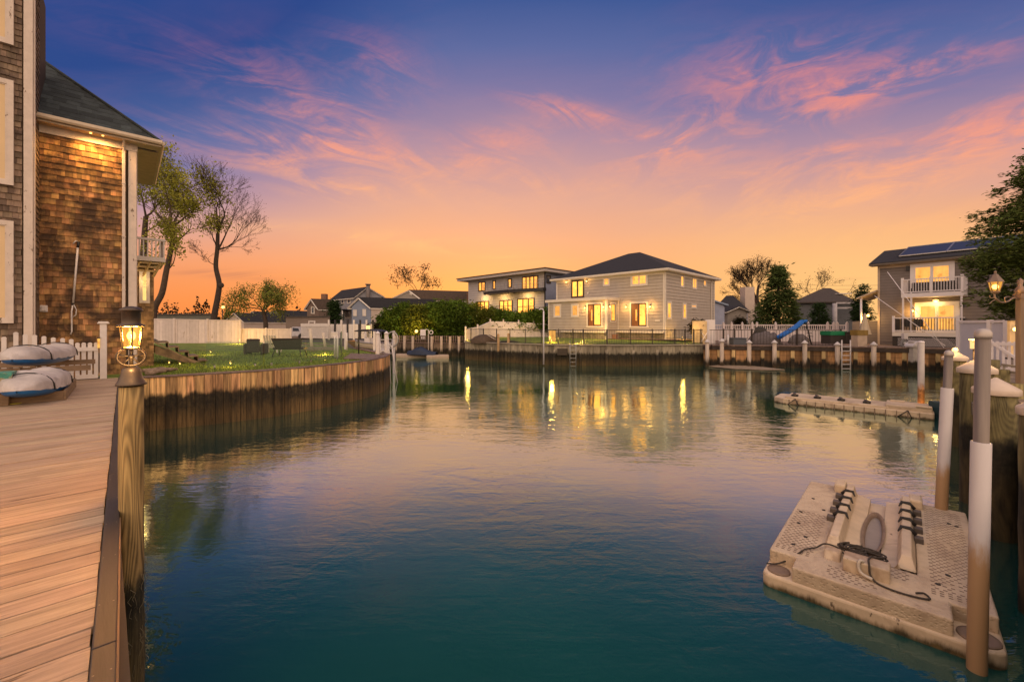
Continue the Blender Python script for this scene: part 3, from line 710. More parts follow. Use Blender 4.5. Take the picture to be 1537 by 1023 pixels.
def kayak(label, c0, c1, z, seed, hw=.40, hh=.30):
    """c0 -> c1: ends of the boat on the rack, z the keel height"""
    ax = (c1 - c0); L = ax.length; ax.normalize(); sdv = Vector((ax.y, -ax.x, 0)); q_ = random.Random(seed)
    k = thing('kayak', (c0 + c1) / 2 + ZU * z, label, 'kayak', 'covered kayaks on the rack')
    def shape(f):     # beam and sheer along the length
        e = abs(2 * f - 1); return max(.02, (1 - e ** 2.6) ** .62), .06 * e ** 2
    hull = MB(); N_ = 22; M_ = 9; vs = []
    for i in range(N_ + 1):
        w_, sh = shape(i / N_)
        for j in range(M_):
            a = math.pi * j / (M_ - 1)
            vs.append(c0 + ax * (L * i / N_) + sdv * (-math.cos(a) * hw * w_) + ZU * (z + sh + .17 - math.sin(a) ** .7 * .17 * (.35 + .65 * w_)))
    hull.add(vs, [(i * M_ + j, i * M_ + j + 1, (i + 1) * M_ + j + 1, (i + 1) * M_ + j) for i in range(N_) for j in range(M_ - 1)], True)
    hull.build('hull', HULL, k, sub=1)
    cv_ = MB(); vs = []; M2 = 13
    ridge = [.55 + .45 * math.sin(1.2 + f * 5.1 + seed) for f in [i / N_ for i in range(N_ + 1)]]
    for i in range(N_ + 1):
        f = i / N_; w_, sh = shape(f)
        for j in range(M2):
            a = math.pi * j / (M2 - 1); rr = math.sin(a)
            hh_ = hh * (.55 + .45 * w_) * (.72 + .28 * ridge[i])
            fold = .030 * math.sin(a * 3 + f * 17 + seed) * rr + .022 * abs(math.sin(f * 33 + a * 3.1)) - .02 * abs(math.sin(f * 19 - a * 2.3 + seed))
            vs.append(c0 + ax * (L * f) + sdv * (-math.cos(a) * (hw * w_ + .012)) + ZU * (z + sh + .15 + rr ** .48 * hh_ * min(1, w_ * 1.5) + fold * w_))
    cv_.add(vs, [(i * M2 + j, i * M2 + j + 1, (i + 1) * M2 + j + 1, (i + 1) * M2 + j) for i in range(N_) for j in range(M2 - 1)], True)
    cv_.build('cover', COVER, k)
    for f in (.22, .78):
        st_ = MB(); w_, sh = shape(f); st_.tube([c0 + ax * (L * f) + sdv * (-math.cos(math.pi * j / 12) * (hw * w_ + .03)) + ZU * (z + sh + .13 + math.sin(math.pi * j / 12) ** .75 * (hh * (.55 + .45 * w_) * .98 + .02)) for j in range(13)], .012, 5); st_.build('strap', DARK, k)
    return k
k1 = kayak('blue kayak under a crumpled grey cover on the upper shelf of the rack', XY(18, 8.5), XY(98, 11.0), DECK + .58, 1, .42, .34)
k2 = kayak('blue kayak under a loose grey cover in the boxed base of the rack', XY(25, 7.5), XY(82, 9.3), DECK + .10, 4, .40, .35)
mb = MB(); pc = G(21, 606, DECK); mb.lathe([(.10, 0), (.115, .01), (.115, .02), (.09, .022)], pc, 20); tag(mb.build('yellow_disc', M('faded_yellow_plastic', (.42, .38, .06), .6, .2, 6)), 'faded yellow plastic disc lying on the dock boards under the lower kayak', 'disc')
pb_ = thing('dock_planter', G(3, 610, DECK), 'tall wooden planter with a teal stained rim at the near end of the kayak rack', 'planter')
mb = MB(); c = un(G(3, 610, DECK).dot(U) + .2, G(3, 610, DECK).dot(Nn) - .1)
def frus(mb, c, w0, w1, z0, z1): 
    ps = [c + Nn * x * w + U * y * w + ZU * z for z, w in ((z0, w0), (z1, w1)) for x, y in ((-1, -1), (1, -1), (1, 1), (-1, 1))]
    mb.add(ps, [(0, 1, 2, 3), (4, 5, 6, 7), (0, 1, 5, 4), (1, 2, 6, 5), (2, 3, 7, 6), (3, 0, 4, 7)])
frus(mb, c, .17, .21, DECK + .004, DECK + .52); mb.build('tub', RACKW, pb_, bevel=.008)
mb = MB(); frus(mb, c, .218, .225, DECK + .44, DECK + .62); mb.build('rim', M('teal_stain', (.05, .22, .17), .7, .5, 9, patch=((.30, .26, .16), 7, .5)), pb_, bevel=.01)

# ================================================================ timber bulkhead of the left garden
bh = thing('timber_bulkhead', (-8, 14.5, 0), 'curving timber plank bulkhead with dark tide mark holding up the left lawn', 'bulkhead')
pts = []
ctl = [LB[0], LB[1], LB[2], LB[3]]
def cr(p0, p1, p2, p3, t_): return .5 * ((2 * p1) + (p2 - p0) * t_ + (2 * p0 - 5 * p1 + 4 * p2 - p3) * t_ ** 2 + (3 * p1 - p0 - 3 * p2 + p3) * t_ ** 3)
ext = [ctl[0] * 2 - ctl[1]] + ctl + [ctl[3] + (ctl[3] - ctl[2]) * .6 + Vector((-1.2, .2, 0))]
line = []
for i in range(3):
    for k in range(40): line.append(cr(ext[i], ext[i + 1], ext[i + 2], ext[i + 3], k / 40))
line.append(ctl[3])
def along(line, step):
    out = [line[0].copy()]; acc = 0
    for a, b_ in zip(line, line[1:]):
        L = (b_ - a).length; pos_ = 0
        while acc + (L - pos_) >= step:
            pos_ += step - acc; out.append(a + (b_ - a) * (pos_ / L)); acc = 0
        acc += L - pos_
    return out
pl = along(line, .225) + [ctl[3]]; pl = [pl[0]] + [a + (b_ - a).normalized() * r_.uniform(-.065, .065) for a, b_ in zip(pl[1:-1], pl[2:])] + [pl[-1]]
back = [ctl[3] + (Vector((-10.2, 27.5, 0)) - ctl[3]) * k / 24 for k in range(25)]
mb = MB(); cp = MB(); wl_ = MB()
def plankrun(pl, mb, z0, z1, jit=.012, th=.05, seed=1, sgn=1):
    q_ = random.Random(seed)
    for a, b_ in zip(pl, pl[1:]):
        d_ = b_ - a; L = d_.length
        if L < .02: continue
        d_.normalize(); nrm = Vector((d_.y, -d_.x, 0)) * sgn
        mb.obox((a + b_) / 2 + nrm * q_.uniform(-jit, jit) + ZU * (z0 + z1 + q_.uniform(-.02, 0)) / 2, d_ * (L / 2 - .0045), nrm * th / 2, ZU * (z1 - z0) / 2)
plankrun(pl, mb, -1.2, GND + .05, seed=11); plankrun(back, mb, -1.2, GND + .05, seed=12)
mb.build('planks', BULK, bh)
def caprun(line, mb, z, wd, th, step, off=0.0):
    pl = along(line, step)
    if (pl[-1] - line[-1]).length > .05: pl.append(line[-1])
    for i, (a, b_) in enumerate(zip(pl, pl[1:])):
        d_ = (b_ - a); L = d_.length
        if L < .02: continue
        d_.normalize(); nrm = Vector((d_.y, -d_.x, 0)); mb.obox((a + b_) / 2 + nrm * off + ZU * (z + (i % 2) * .002), d_ * (L / 2 + .004), nrm * wd / 2, ZU * th / 2)
caprun(line, cp, GND + .075, .26, .045, 1.6, -.07); caprun(back, cp, GND + .075, .26, .045, 2.4, -.05); cp.build('cap_board', CAPB, bh, bevel=.006)
pl2 = along(line, 1.9)
for p in pl2[1:]:
    i = min(range(len(line) - 1), key=lambda k: (line[k] - p).length); d_ = (line[i + 1] - line[i]).normalized(); nrm = Vector((d_.y, -d_.x, 0))
    pp = MB(); pp.obox(p + nrm * .045 + ZU * .25, d_ * .10, nrm * .02, ZU * (GND - .20)); pp.build('batten', BULK, bh, bevel=.006)

# ================================================================ the left garden
lawnpoly = [un(16.5, -.1)] + [p + (Vector((-.22, .10, 0))) for p in line[::6]] + [Vector((-6.6, 21.8, 0)), Vector((-10.4, 27.5, 0)), Vector((-16.4, 37, 0)), Vector((-34, 37, 0)), Vector((-22, 18, 0))]
mb = MB(); tr = tessellate_polygon([lawnpoly]); mb.add([p + ZU * (GND + .02) for p in lawnpoly], [tuple(f) for f in tr])
lw = mb.build('lawn', LAWN); tag(lw, kind='structure')
mb = MB(); gr = random.Random(21)                                     # short grass
cnt = 0
while cnt < 15000:
    d_ = 13.0 + 12 * gr.random() ** 1.5; px_ = gr.uniform(205, 585); p = XY(px_, d_)
    i = min(range(0, len(line) - 1, 3), key=lambda k: (line[k] - p).length); dl = (line[i + 1] - line[i]); nr2 = Vector((dl.y, -dl.x, 0))
    if (p - line[i]).dot(nr2) > -.012 * 20 * dl.length: 
        if d_ < 22: cnt += 1; continue
    if d_ > 22 and p.x > -7.2 - (d_ - 22) * .6: cnt += 1; continue
    h_ = gr.uniform(.04, .12); a = gr.uniform(0, 6.28); w_ = .012; s_v = Vector((math.cos(a), math.sin(a), 0)) * w_; ln = Vector((gr.uniform(-.05, .05), gr.uniform(-.05, .05), h_))
    b0 = p + ZU * (GND + .015); mb.add([b0 - s_v, b0 + s_v, b0 + ln], [(0, 1, 2)]); cnt += 1
gs = mb.build('grass', GREENL); tag(gs, 'short green grass growing over the left lawn', 'grass', kind='stuff')
# stairs from the house door
st = thing('wooden_steps', Vector((-13.6, 17.2, GND)), 'flight of five wooden steps coming down from the house onto the lawn', 'steps')
TRD = M('step_wood', (.23, .17, .11), .8, .4, 6, island=.3, bump=.3)
mb = MB(); su0, su1 = 21.65, 22.95
for k in range(5):
    n0 = 1.0 + k * .32; z = GND + 1.02 - (k + .6) * .20
    mb.obox(un((su0 + su1) / 2, n0 + .15, z), U * (su1 - su0) / 2, Nn * .17, ZU * .025)
    mb.obox(un((su0 + su1) / 2, n0 + .31, z - .11), U * ((su1 - su0) / 2 - .03), Nn * .012, ZU * .085)
mb.build('tread', TRD, st)
mb = MB(); 
for u_ in (su0 - .03, su1 + .03):
    mb.prism([un(u_, .9, GND + .78), un(u_, .9, GND + .45), un(u_, 2.2, GND - .1), un(u_, 2.5, GND - .1), un(u_, 2.5, GND - .04)], U * .045)
mb.build('stringer', TRD, st)
mb = MB(); mb.bar(un(su0 - .25, .45, GND + 1.22), un(su0 - .25, 2.15, GND + .04), .07, .05); mb.build('sloping_rail', TRD, st)
pf2 = thing('door_landing', un(22.3, .3, GND), 'low grey boarded landing at the head of the garden steps', 'landing')
mb = MB(); mb.obox(un(22.3, .2, GND + .95), U * .9, Nn * .78, ZU * .05); mb.build('floor', M('grey_boards', (.17, .15, .13), .8, .3, 5, island=.3), pf2)
mb = MB(); mb.obox(un(22.3, .15, GND + .45), U * .8, Nn * .7, ZU * .45); mb.build('base', M('dark_boards', (.07, .06, .05), .8, .3, 5), pf2)
# driftwood on the bulkhead corner
dw = MB(); dr = random.Random(4)
for k in range(4):
    a = G(212 + k * 3, 556 + k * 1.5, GND + .12); b_ = G(268 - k * 7, 553 + k * 1.2, GND + .14)
    q_ = [a + (b_ - a) * i / 6 + Vector((0, dr.uniform(-.05, .05), dr.uniform(-.02, .04))) for i in range(7)]
    dw.tube(q_, [.06, .07, .065, .07, .06, .05, .03], 8)
tag(dw.build('driftwood', M('driftwood_grey', (.22, .16, .11), .85, .5, 6, bump=.6)), 'weathered driftwood logs lying on the bulkhead corner beside the lantern pile', 'driftwood')
# garden stake lights
def stake(px, py, d, label, e):
    p = XY(px, d); z = Zp(py, d); s_ = thing('garden_light', (p.x, p.y, GND), label, 'light', 'small garden lights')
    m_ = MB(); m_.tube([(p.x, p.y, GND - .02), (p.x, p.y, z - .05)], .008, 6); m_.build('stake', DARK, s_)
    m_ = MB(); m_.ball((p.x, p.y, z), .022, 8); m_.build('bulb', SOFTB, s_)
    m_ = MB(); m_.lathe([(.02, -.06), (.055, .045), (.06, .05), (.01, .085)], (p.x, p.y, z), 8); 
    m_ = MB(); m_.lathe([(.06, .045), (.055, .055), (.01, .085)], (p.x, p.y, z), 10); m_.build('cap', DARK, s_)
    lamp((p.x, p.y - .12, z + .16), e * 9, (1, .56, .10), .16)
stake(346, 545, 15.6, 'bright little garden light on the grass at the edge of the timber bulkhead', 5)
stake(254, 544, 15.5, 'tiny garden light in the grass below the wooden steps', 1.2)
stake(270, 545.5, 15.2, 'tiny garden light in the grass right of the one below the steps', .7)
stake(360, 511, 34.5, 'bright garden light at the foot of the white fence step', 24)
stake(488, 531, 22, 'garden light in yellow lit grass beside the white davit posts', 10)
stake(316, 528, 22, 'low garden light behind the glass panels on the lawn', 5)
# frameless glass panels on the bulkhead
GL = glass('panel_glass', (.93, .98, .95), .07)
gp_ = [(308, 15.0), (396, 15.9), (459, 17.3), (512, 19.3)]
for i, ((a, da), (b_, db)) in enumerate(zip(gp_, gp_[1:])):
    pa, pb2 = XY(a, da), XY(b_, db); d_ = (pb2 - pa).normalized(); nrm = Vector((d_.y, -d_.x, 0)); pa += d_ * .03; pb2 -= d_ * .03
    s_ = thing('glass_panel', (pa + pb2) / 2 + ZU * GND, ['clear glass windbreak panel nearest the steps on the bulkhead edge', 'clear glass windbreak panel in front of the dark armchair and bench', 'clear glass windbreak panel beside the white davit posts'][i], 'glass panel', 'glass windbreak panels')
    m_ = MB(); m_.obox((pa + pb2) / 2 + ZU * (GND + .53), d_ * (pb2 - pa).length / 2, nrm * .006, ZU * .46); m_.build('pane', GL, s_)
    m_ = MB()
    for p in (pa + d_ * .25, pb2 - d_ * .25): m_.obox(p + ZU * (GND + .07), d_ * .03, nrm * .025, ZU * .06)
    m_.build('clamp', STEEL, s_)
# dark bench seen from behind, white chair, wicker armchair
WICK = M('dark_wicker', (.05, .042, .037), .75, .3, 30, bump=.4)
bn = thing('garden_bench', XY(430, 21, GND), 'dark brown garden bench with sloping back on the lawn behind the glass', 'bench')
a, b_ = XY(409, 20.6), XY(455, 20.8); d_ = (b_ - a).normalized(); nb_ = Vector((d_.y, -d_.x, 0))
m_ = MB(); m_.prism([a + d_ * .12 + ZU * (GND + .42), b_ - d_ * .10 + ZU * (GND + .42), b_ + nb_ * .16 + ZU * (GND + .93), a - d_ * .02 + nb_ * .16 + ZU * (GND + .93)], -nb_ * .07); m_.build('backrest', WICK, bn, bevel=.02)
m_ = MB(); m_.obox((a + b_) / 2 - nb_ * .33 + ZU * (GND + .42), d_ * .72, nb_ * .28, ZU * .05); m_.build('seat', WICK, bn, bevel=.02)
for q_ in (.25, .9):
    for s_ in (0, 1):
        m_ = MB(); base_ = (a if s_ == 0 else b_) + d_ * (.14 if s_ == 0 else -.14) - nb_ * (q_ - .3); m_.tube([base_ + ZU * (GND + .42), base_ + d_ * (-.10 if s_ == 0 else .10) + nb_ * (.12 if q_ < .5 else -.1) + ZU * GND], .022, 6); m_.build('leg', DARK, bn)
m_ = MB()
for s_ in (a, b_): m_.bar(s_ + ZU * (GND + .66) + nb_ * .1, s_ + ZU * (GND + .64) - nb_ * .6, .06, .04)
m_.build('armrest', WICK, bn)
ac = thing('wicker_armchair', XY(384, 22, GND), 'dark grey wicker armchair on the lawn left of the bench', 'armchair')
c = XY(384.5, 22.2); m_ = MB(); m_.obox(c + ZU * (GND + .30), d_ * .36, nb_ * .34, ZU * .13); m_.build('seat', WICK, ac, bevel=.04)
m_ = MB(); m_.obox(c + nb_ * .34 + ZU * (GND + .50), d_ * .32, nb_ * .06, ZU * .36); m_.build('backrest', WICK, ac, bevel=.05)
for s_ in (-1, 1): m_ = MB(); m_.obox(c + d_ * .41 * s_ + ZU * (GND + .33), d_ * .07, nb_ * .36, ZU * .27); m_.build('armrest', WICK, ac, bevel=.04)
for s_ in (-1, 1):
    for q_ in (-1, 1): m_ = MB(); m_.box(c + d_ * .38 * s_ + nb_ * .3 * q_ + ZU * (GND + .06), (.05, .05, .12)); m_.build('leg', DARK, ac)
wc_ = thing('slatted_chair', XY(408, 23.2, GND), 'white slatted garden chair half hidden behind the dark bench', 'chair')
c = XY(409, 23.6); m_ = MB()
for k in range(5): m_.bar(c + d_ * (-.26 + k * .13) + nb_ * .1 + ZU * (GND + .3), c + d_ * (-.28 + k * .14) + nb_ * .42 + ZU * (GND + 1.0), .1, .02)
m_.build('backrest', WHITE, wc_)
m_ = MB(); m_.obox(c - nb_ * .15 + ZU * (GND + .33), d_ * .28, nb_ * .26, ZU * .015); m_.build('seat', WHITE, wc_)
for s_ in (-1, 1):
    m_ = MB(); m_.bar(c + d_ * .33 * s_ + nb_ * .3 + ZU * (GND + .58), c + d_ * .33 * s_ - nb_ * .4 + ZU * (GND + .58), .12, .025); m_.build('armrest', WHITE, wc_)
    for q_ in (-.32, .22): m_ = MB(); m_.bar(c + d_ * .33 * s_ + nb_ * q_ + ZU * GND, c + d_ * .33 * s_ + nb_ * q_ + ZU * (GND + .57), .04, .07); m_.build('leg', WHITE, wc_)
# ================================================================ boat lift corner, far canal edge
def post(name, px, yt, d, zb, r, mat, label, cat, group=None, cap=None, capm=None, lean=(0, 0)):
    p = XY(px, d); zt = Zp(yt, d)
    o = thing(name, (p.x, p.y, zb), label, cat, group)
    m_ = MB(); m_.tube([(p.x, p.y, zb), (p.x + lean[0] * .5, p.y + lean[1] * .5, (zb + zt) / 2), (p.x + lean[0], p.y + lean[1], zt)], r, 14); m_.build('shaft', mat, o)
    if cap:
        m_ = MB(); m_.lathe([(r * cap[0], -cap[1] * .12), (r * cap[0] * 1.02, 0), (r * .15, cap[1]), (0.0, cap[1])], (p.x + lean[0], p.y + lean[1], zt), 16); m_.build('cap', capm or mat, o)
    return o
WPILE = M('white_pile_sleeve', (.56, .50, .44), .55, .15, 5, tide=.55, twid=.12)
VPOST = M('cream_post', (.55, .48, .38), .6, .15, 5)
for i, (px, yt, d, lab) in enumerate(((567, 500, 22.3, 'white sleeved pile with ladder at the tip of the timber bulkhead'), (580, 500, 23.4, 'white sleeved pile just outside the ladder at the bulkhead tip'))):
    post('mooring_pile', px, yt, d, -1.5, .11, WPILE, lab, 'pile', 'white mooring piles', (1.25, .12), WHITE2)
for px, yt, d, lab in ((502.5, 504, 19.9, 'slim white davit post with box head, left of a pair on the bulkhead edge'), (506.5, 504, 19.7, 'slim white davit post, right of a pair on the bulkhead edge')):
    post('davit_post', px, yt, d, GND, .045, WHITE, lab, 'post', 'white davit posts')
o = MB(); c = XY(503, 20); o.box(c + ZU * (Zp(502, 20)), (.34, .2, .26)); tag(o.build('meter_box', WHITE, None, bevel=.02), 'white weathered box on top of the paired davit posts', 'box')
for px, yt, d, lab, lean in ((468.5, 493, 27, 'leaning cream post behind the bench, left of two', (-.12, 0)), (489, 499, 27.5, 'leaning cream post behind the bench, right of two', (-.18, 0))):
    post('mooring_post', px, yt, d, GND - .1, .09, VPOST, lab, 'post', 'cream posts beyond the lawn', lean=lean)
kb = MB(); kb.bar(XY(440, 26.6, GND + .12), XY(503, 26.0, GND + .10), .25, .22); kb.bar(XY(440, 28.5, GND + .25), XY(500, 29, GND + .22), .12, .12)
tag(kb.build('timber_kerb', M('grey_timber', (.20, .18, .15), .8, .3, 5)), 'low grey timber kerb behind the bench where the cream posts stand', 'kerb')
post('thin_post', 512.5, 497, 20.5, GND, .03, M('green_post', (.16, .20, .13), .6), 'slim grey green post at the end of the glass panels', 'post')
post('thin_post', 538.5, 486, 21.8, GND, .035, DARK, 'tall dark flag post on the brown planked corner of the bulkhead', 'post')
post('thin_post', 512, 499, 26, GND, .05, DARK, 'dark post behind the white davit posts', 'post')
post('thin_post', 520.5, 499, 26, GND, .05, WHITE, 'pinkish white post between the davit posts and the dark flag post', 'post')
cb = MB(); a = ctl[3]
cb.prism([Vector((-6.45, 21.3, GND + .085)), Vector((-6.25, 18.6, GND + .085)), Vector((-7.6, 18.9, GND + .085)), Vector((-8.6, 22.4, GND + .085))], -ZU * .04)
tag(cb.build('corner_deck', CAPB), 'small brown planked platform on the tip of the timber bulkhead', 'platform')
# ladder
ld = thing('dock_ladder', XY(574, 22.6, 0), 'white ladder hung down the tip of the timber bulkhead between two piles', 'ladder')
m_ = MB()
for px in (571.5, 584): m_.tube([XY(px - 1.5, 22.4, GND + .95), XY(px, 22.3, GND + .2), XY(px + 3, 22.0, -.4)], .028, 8)
m_.build('side_rail', WHITE, ld); m_ = MB()
for k in range(8): m_.bar(XY(571.8 + k * .35, 22.33, GND + .8 - k * .30), XY(584.2 + k * .3, 22.33, GND + .8 - k * .30), .05, .04)
m_.build('rungs', WHITE, ld)
m_ = MB(); m_.tube([XY(588, 22.5, GND + .5), XY(593, 22.5, .6), XY(597, 22.6, -.1)], .03, 8); tag(m_.build('gangway_pole', WHITE), 'thin white pole leaning from the bulkhead tip into the water', 'pole')
# boat on its lift
bt = thing('small_boat', XY(552, 27, 1.2), 'small white boat with dark canopy on a lift behind the bulkhead tip', 'boat')
a, b_ = XY(534, 27.5), XY(577, 26.2); d_ = (b_ - a).normalized(); nb_ = Vector((d_.y, -d_.x, 0)); L = (b_ - a).length
m_ = MB(); vs = []
for i in range(13):
    f = i / 12; w_ = .55 * (1 - max(0, (f - .55) / .45) ** 2 * .92); sh = .18 * f ** 2
    for j, (wy, hz) in enumerate(((-1, .5), (-.85, .2), (-.3, .02), (.3, .02), (.85, .2), (1, .5))): vs.append(b_ - d_ * L * f + nb_ * wy * w_ + ZU * (1.42 + hz + sh))
m_.add(vs, [(i * 6 + j, i * 6 + j + 1, (i + 1) * 6 + j + 1, (i + 1) * 6 + j) for i in range(12) for j in range(5)], True); m_.build('hull', M('boat_gelcoat', (.60, .55, .52), .3, .05, 4), bt)
m_ = MB()
for sgn in (-1, 1): m_.tube([b_ - d_ * L * f + nb_ * sgn * .56 * (1 - max(0, (f - .55) / .45) ** 2 * .92) + ZU * (1.93 + .18 * f * f) for f in (0, .2, .4, .6, .75, .88, .97)], .04, 6)
m_.build('gunwale', M('blue_grey_trim', (.22, .21, .24), .5), bt)
m_ = MB(); c = (a + b_) / 2 + d_ * .1; cz = Zp(497.5, 27)
m_.add([c + d_ * x * .95 + nb_ * y * .5 + ZU * (cz + (.10 - .10 * x * x) + dz_) for dz_ in (0, .06) for x in (-1, -.5, 0, .5, 1) for y in (-1, 1)],
       [(i * 2, i * 2 + 1, i * 2 + 3, i * 2 + 2) for i in range(4)] + [(10 + i * 2, 10 + i * 2 + 2, 10 + i * 2 + 3, 10 + i * 2 + 1) for i in range(4)] + [(i * 2, i * 2 + 2, 12 + i * 2, 10 + i * 2) for i in range(4)] + [(i * 2 + 1, 11 + i * 2, 13 + i * 2, i * 2 + 3) for i in range(4)] + [(0, 10, 11, 1), (8, 9, 19, 18)])
m_.build('canopy', M('navy_canvas', (.025, .028, .05), .8), bt)
m_ = MB()
for x in (-.7, .5):
    for y in (-1, 1): m_.tube([c + d_ * x + nb_ * y * .48 + ZU * 1.9, c + d_ * x * .8 + nb_ * y * .45 + ZU * (cz + .05)], .018, 6)
m_.build('canopy_frame', STEEL, bt)
m_ = MB(); m_.obox(c + ZU * 1.95, d_ * .3, nb_ * .3, ZU * .3); m_.build('console', WHITE2, bt, bevel=.05)
lf = thing('boat_lift', XY(552, 27, 0), 'white metal boat lift with crossed beams under the small boat', 'boat lift')
m_ = MB()
for p in (a + nb_ * .8, a - nb_ * .8, b_ + nb_ * .8, b_ - nb_ * .8): m_.box(p + ZU * 1.0, (.12, .12, 3.4))
m_.build('upright', WHITE2, lf); m_ = MB()
for p in (a + d_ * .4, b_ - d_ * .4): m_.bar(p + nb_ * .8 + ZU * 1.32, p - nb_ * .8 + ZU * 1.32, .1, .14)
m_.bar(a - nb_ * .82 + ZU * 1.1, b_ - nb_ * .82 + ZU * 1.65, .06, .1); m_.bar(a - nb_ * .84 + ZU * 1.65, b_ - nb_ * .84 + ZU * 1.2, .06, .1); m_.build('cradle_beam', WHITE2, lf)
wh_ = MB(); wc2 = XY(589, 25.5, Zp(509, 25.5)); ring = [wc2 + Vector((math.cos(k * math.pi / 10) * .33, 0, math.sin(k * math.pi / 10) * .45)) for k in range(21)]; wh_.tube(ring, .05, 6, False)
for k in range(4): wh_.tube([wc2, ring[k * 5]], .02, 5)
wh_.tube([wc2, wc2 - ZU * 1.2], .05, 6)
tag(wh_.build('lift_wheel', STEEL), 'grey spoked lift wheel on the outer side of the white piles', 'wheel')

# ---------------------------------------------------------------- far left bulkhead, covered water scooter
def bulkhead(name, line_, label, mat, pitch, batt=True, capm=None, z1=GND, capw=.3, capz=.06):
    c = sum(line_, Vector()) / len(line_); o = thing(name, c, label, 'bulkhead')
    pl = []
    for a, b_ in zip(line_, line_[1:]):
        n_ = max(1, round((b_ - a).length / pitch)); pl += [a + (b_ - a) * k / n_ for k in range(n_)]
    pl.append(line_[-1]); m_ = MB(); plankrun(pl, m_, -1.0, z1 + .02, .03, .07, 31); m_.build('planks', mat, o)
    m_ = MB()
    for a, b_ in zip(line_, line_[1:]):
        dd = (b_ - a).normalized(); nn_ = Vector((dd.y, -dd.x, 0)); m_.obox((a + b_) / 2 + ZU * (z1 + capz), dd * (b_ - a).length / 2, nn_ * capw / 2, ZU * .04)
    m_.build('cap_board', capm or CAPB, o)
    return o
GREYB = M('grey_wet_bulkhead', (.27, .235, .165), .85, .5, 4, island=.3, grain=(1.3, 1.3, .2), bump=.4, tide=.98, twid=.16, tcol=(.011, .009, .0045))
bulkhead('canal_bulkhead', FBK, 'low dark bulkhead with white piles in front of the tall hedge', M('dark_bulkhead', (.16, .12, .085), .85, .5, 4, island=.5, grain=(1.3, 1.3, .2), tide=.8, twid=.2, tcol=(.012, .010, .006)), .45, z1=1.25)
hb = bulkhead('house_bulkhead', MBK, 'grey bulkhead with dark mossy foot below the black metal fence', GREYB, .5, capm=M('concrete_cap', (.30, .26, .20), .85, .25, 4, bump=.2))
m_ = MB()
pl = []
for a, b_ in zip(MBK, MBK[1:]): pl += [a + (b_ - a) * k / max(1, round((b_ - a).length / 1.7)) for k in range(max(1, round((b_ - a).length / 1.7)))]
for p in pl[1:]: m_ = MB(); m_.tube([p + Vector((.0, -.09, -1)), p + Vector((0, -.09, 1.2))], .11, 8); m_.build('fender_pile', GREYB, hb)
SHORTP = M('weathered_white_pile', (.36, .29, .22), .65, .3, 5, tide=.7, twid=.3)
bb = [(594, 504), (607, 504), (619.5, 504), (648, 504.5), (662.5, 504.5), (675.5, 505), (689, 505)]
names = ['leftmost of the short white piles before the hedge', 'second short white pile before the hedge', 'short white pile left of the yellow lamp', 'short white pile right of the square white board', 'short white pile midway along the hedge', 'short white pile two along from the metal fence corner', 'last short white pile beside the metal fence corner']
for (px, yt), lab in zip(bb, names): post('short_pile', px, yt, 41.4 - (px - 590) * .012, -1, .125, SHORTP, lab, 'pile', 'short white piles by the hedge')
fr_ = thing('dock_fence', XY(642, 42.2, 1.2), 'dark rail fence with pale pickets along the bulkhead before the hedge', 'fence')
m_ = MB()
for k in range(34):
    p = FBK[1] + (FBK[0] - FBK[1]) * (k / 33) + Vector((0, .10, 0)); m_.box(p + ZU * 1.35, (.09, .04, 1.3))
m_.build('pickets', M('brown_pickets', (.20, .14, .10), .8, .3, 4, island=.5), fr_); m_ = MB()
for z in (1.6, 1.95): m_.bar(FBK[1] + Vector((0, .15, z)), FBK[0] + Vector((0, .15, z)), .05, .1)
m_.build('rail', M('dark_rail', (.06, .045, .035), .8), fr_)
FLOATM = M('beige_float', (.40, .31, .22), .6, .2, 5)
fl = thing('floating_dock', XY(635, 38.5, 0), 'long beige floating dock carrying the covered water scooter by the hedge', 'floating dock')
m_ = MB()
for x0, x1, d in ((594, 650, 39.5), (640, 674, 38.3)): m_.prism([XY(x0, d, -.1), XY(x1, d, -.1), XY(x1, d + 1.7, -.1), XY(x0, d + 1.7, -.1)], ZU * .38)
m_.build('float', FLOATM, fl, bevel=.1)
sk = thing('water_scooter', XY(634, 39.4, .3), 'water scooter under a dark navy cover on the beige floating dock', 'water scooter')
m_ = MB(); c = XY(632, 39.6, 0); vs = []; ddx = Vector((1, -.25, 0)).normalized(); ddy = Vector((.25, 1, 0)).normalized()
for i in range(15):
    f = i / 14; w_ = .62 * math.sin(math.pi * min(1, .12 + f * .8)) ** .5; hh_ = .34 + .42 * math.exp(-((f - .42) / .22) ** 2) - .2 * max(0, f - .7)
    for j in range(9): aa = math.pi * j / 8; vs.append(c + ddx * (f * 2.9 - 1.3) + ddy * (-math.cos(aa) * w_) + ZU * (.28 + math.sin(aa) * hh_))
m_.add(vs, [(i * 9 + j, i * 9 + j + 1, (i + 1) * 9 + j + 1, (i + 1) * 9 + j) for i in range(14) for j in range(8)], True); m_.build('cover', M('navy_cover', (.012, .022, .05), .6, .3, 3), sk)
m_ = MB(); m_.tube([c + ddx * -.1 + ddy * -.35 + ZU * .98, c + ddx * -.05 + ddy * .35 + ZU * .98], .05, 8); m_.tube([c + ZU * .8, c + ZU * 1.0], .06, 8); m_.build('handlebar', DARK, sk)
lp = thing('garden_lamp', XY(625, 42.6, 1.3), 'glowing yellow lamp on a short post against the dark hedge', 'lamp')
m_ = MB(); m_.tube([XY(625, 42.8, 1.2), XY(625, 42.8, 2.1)], .04, 6); m_.build('stem', DARK, lp); m_ = MB(); m_.ball(XY(625, 42.8, Zp(497, 42.8)), .16, 12); m_.build('globe', SOFTB, lp)
lamp(XY(625, 42.9, 3.0), 420, (1, .58, .10), .3, 'SPOT', 'hedge_wash', 165, XY(625, 46, 3.2))
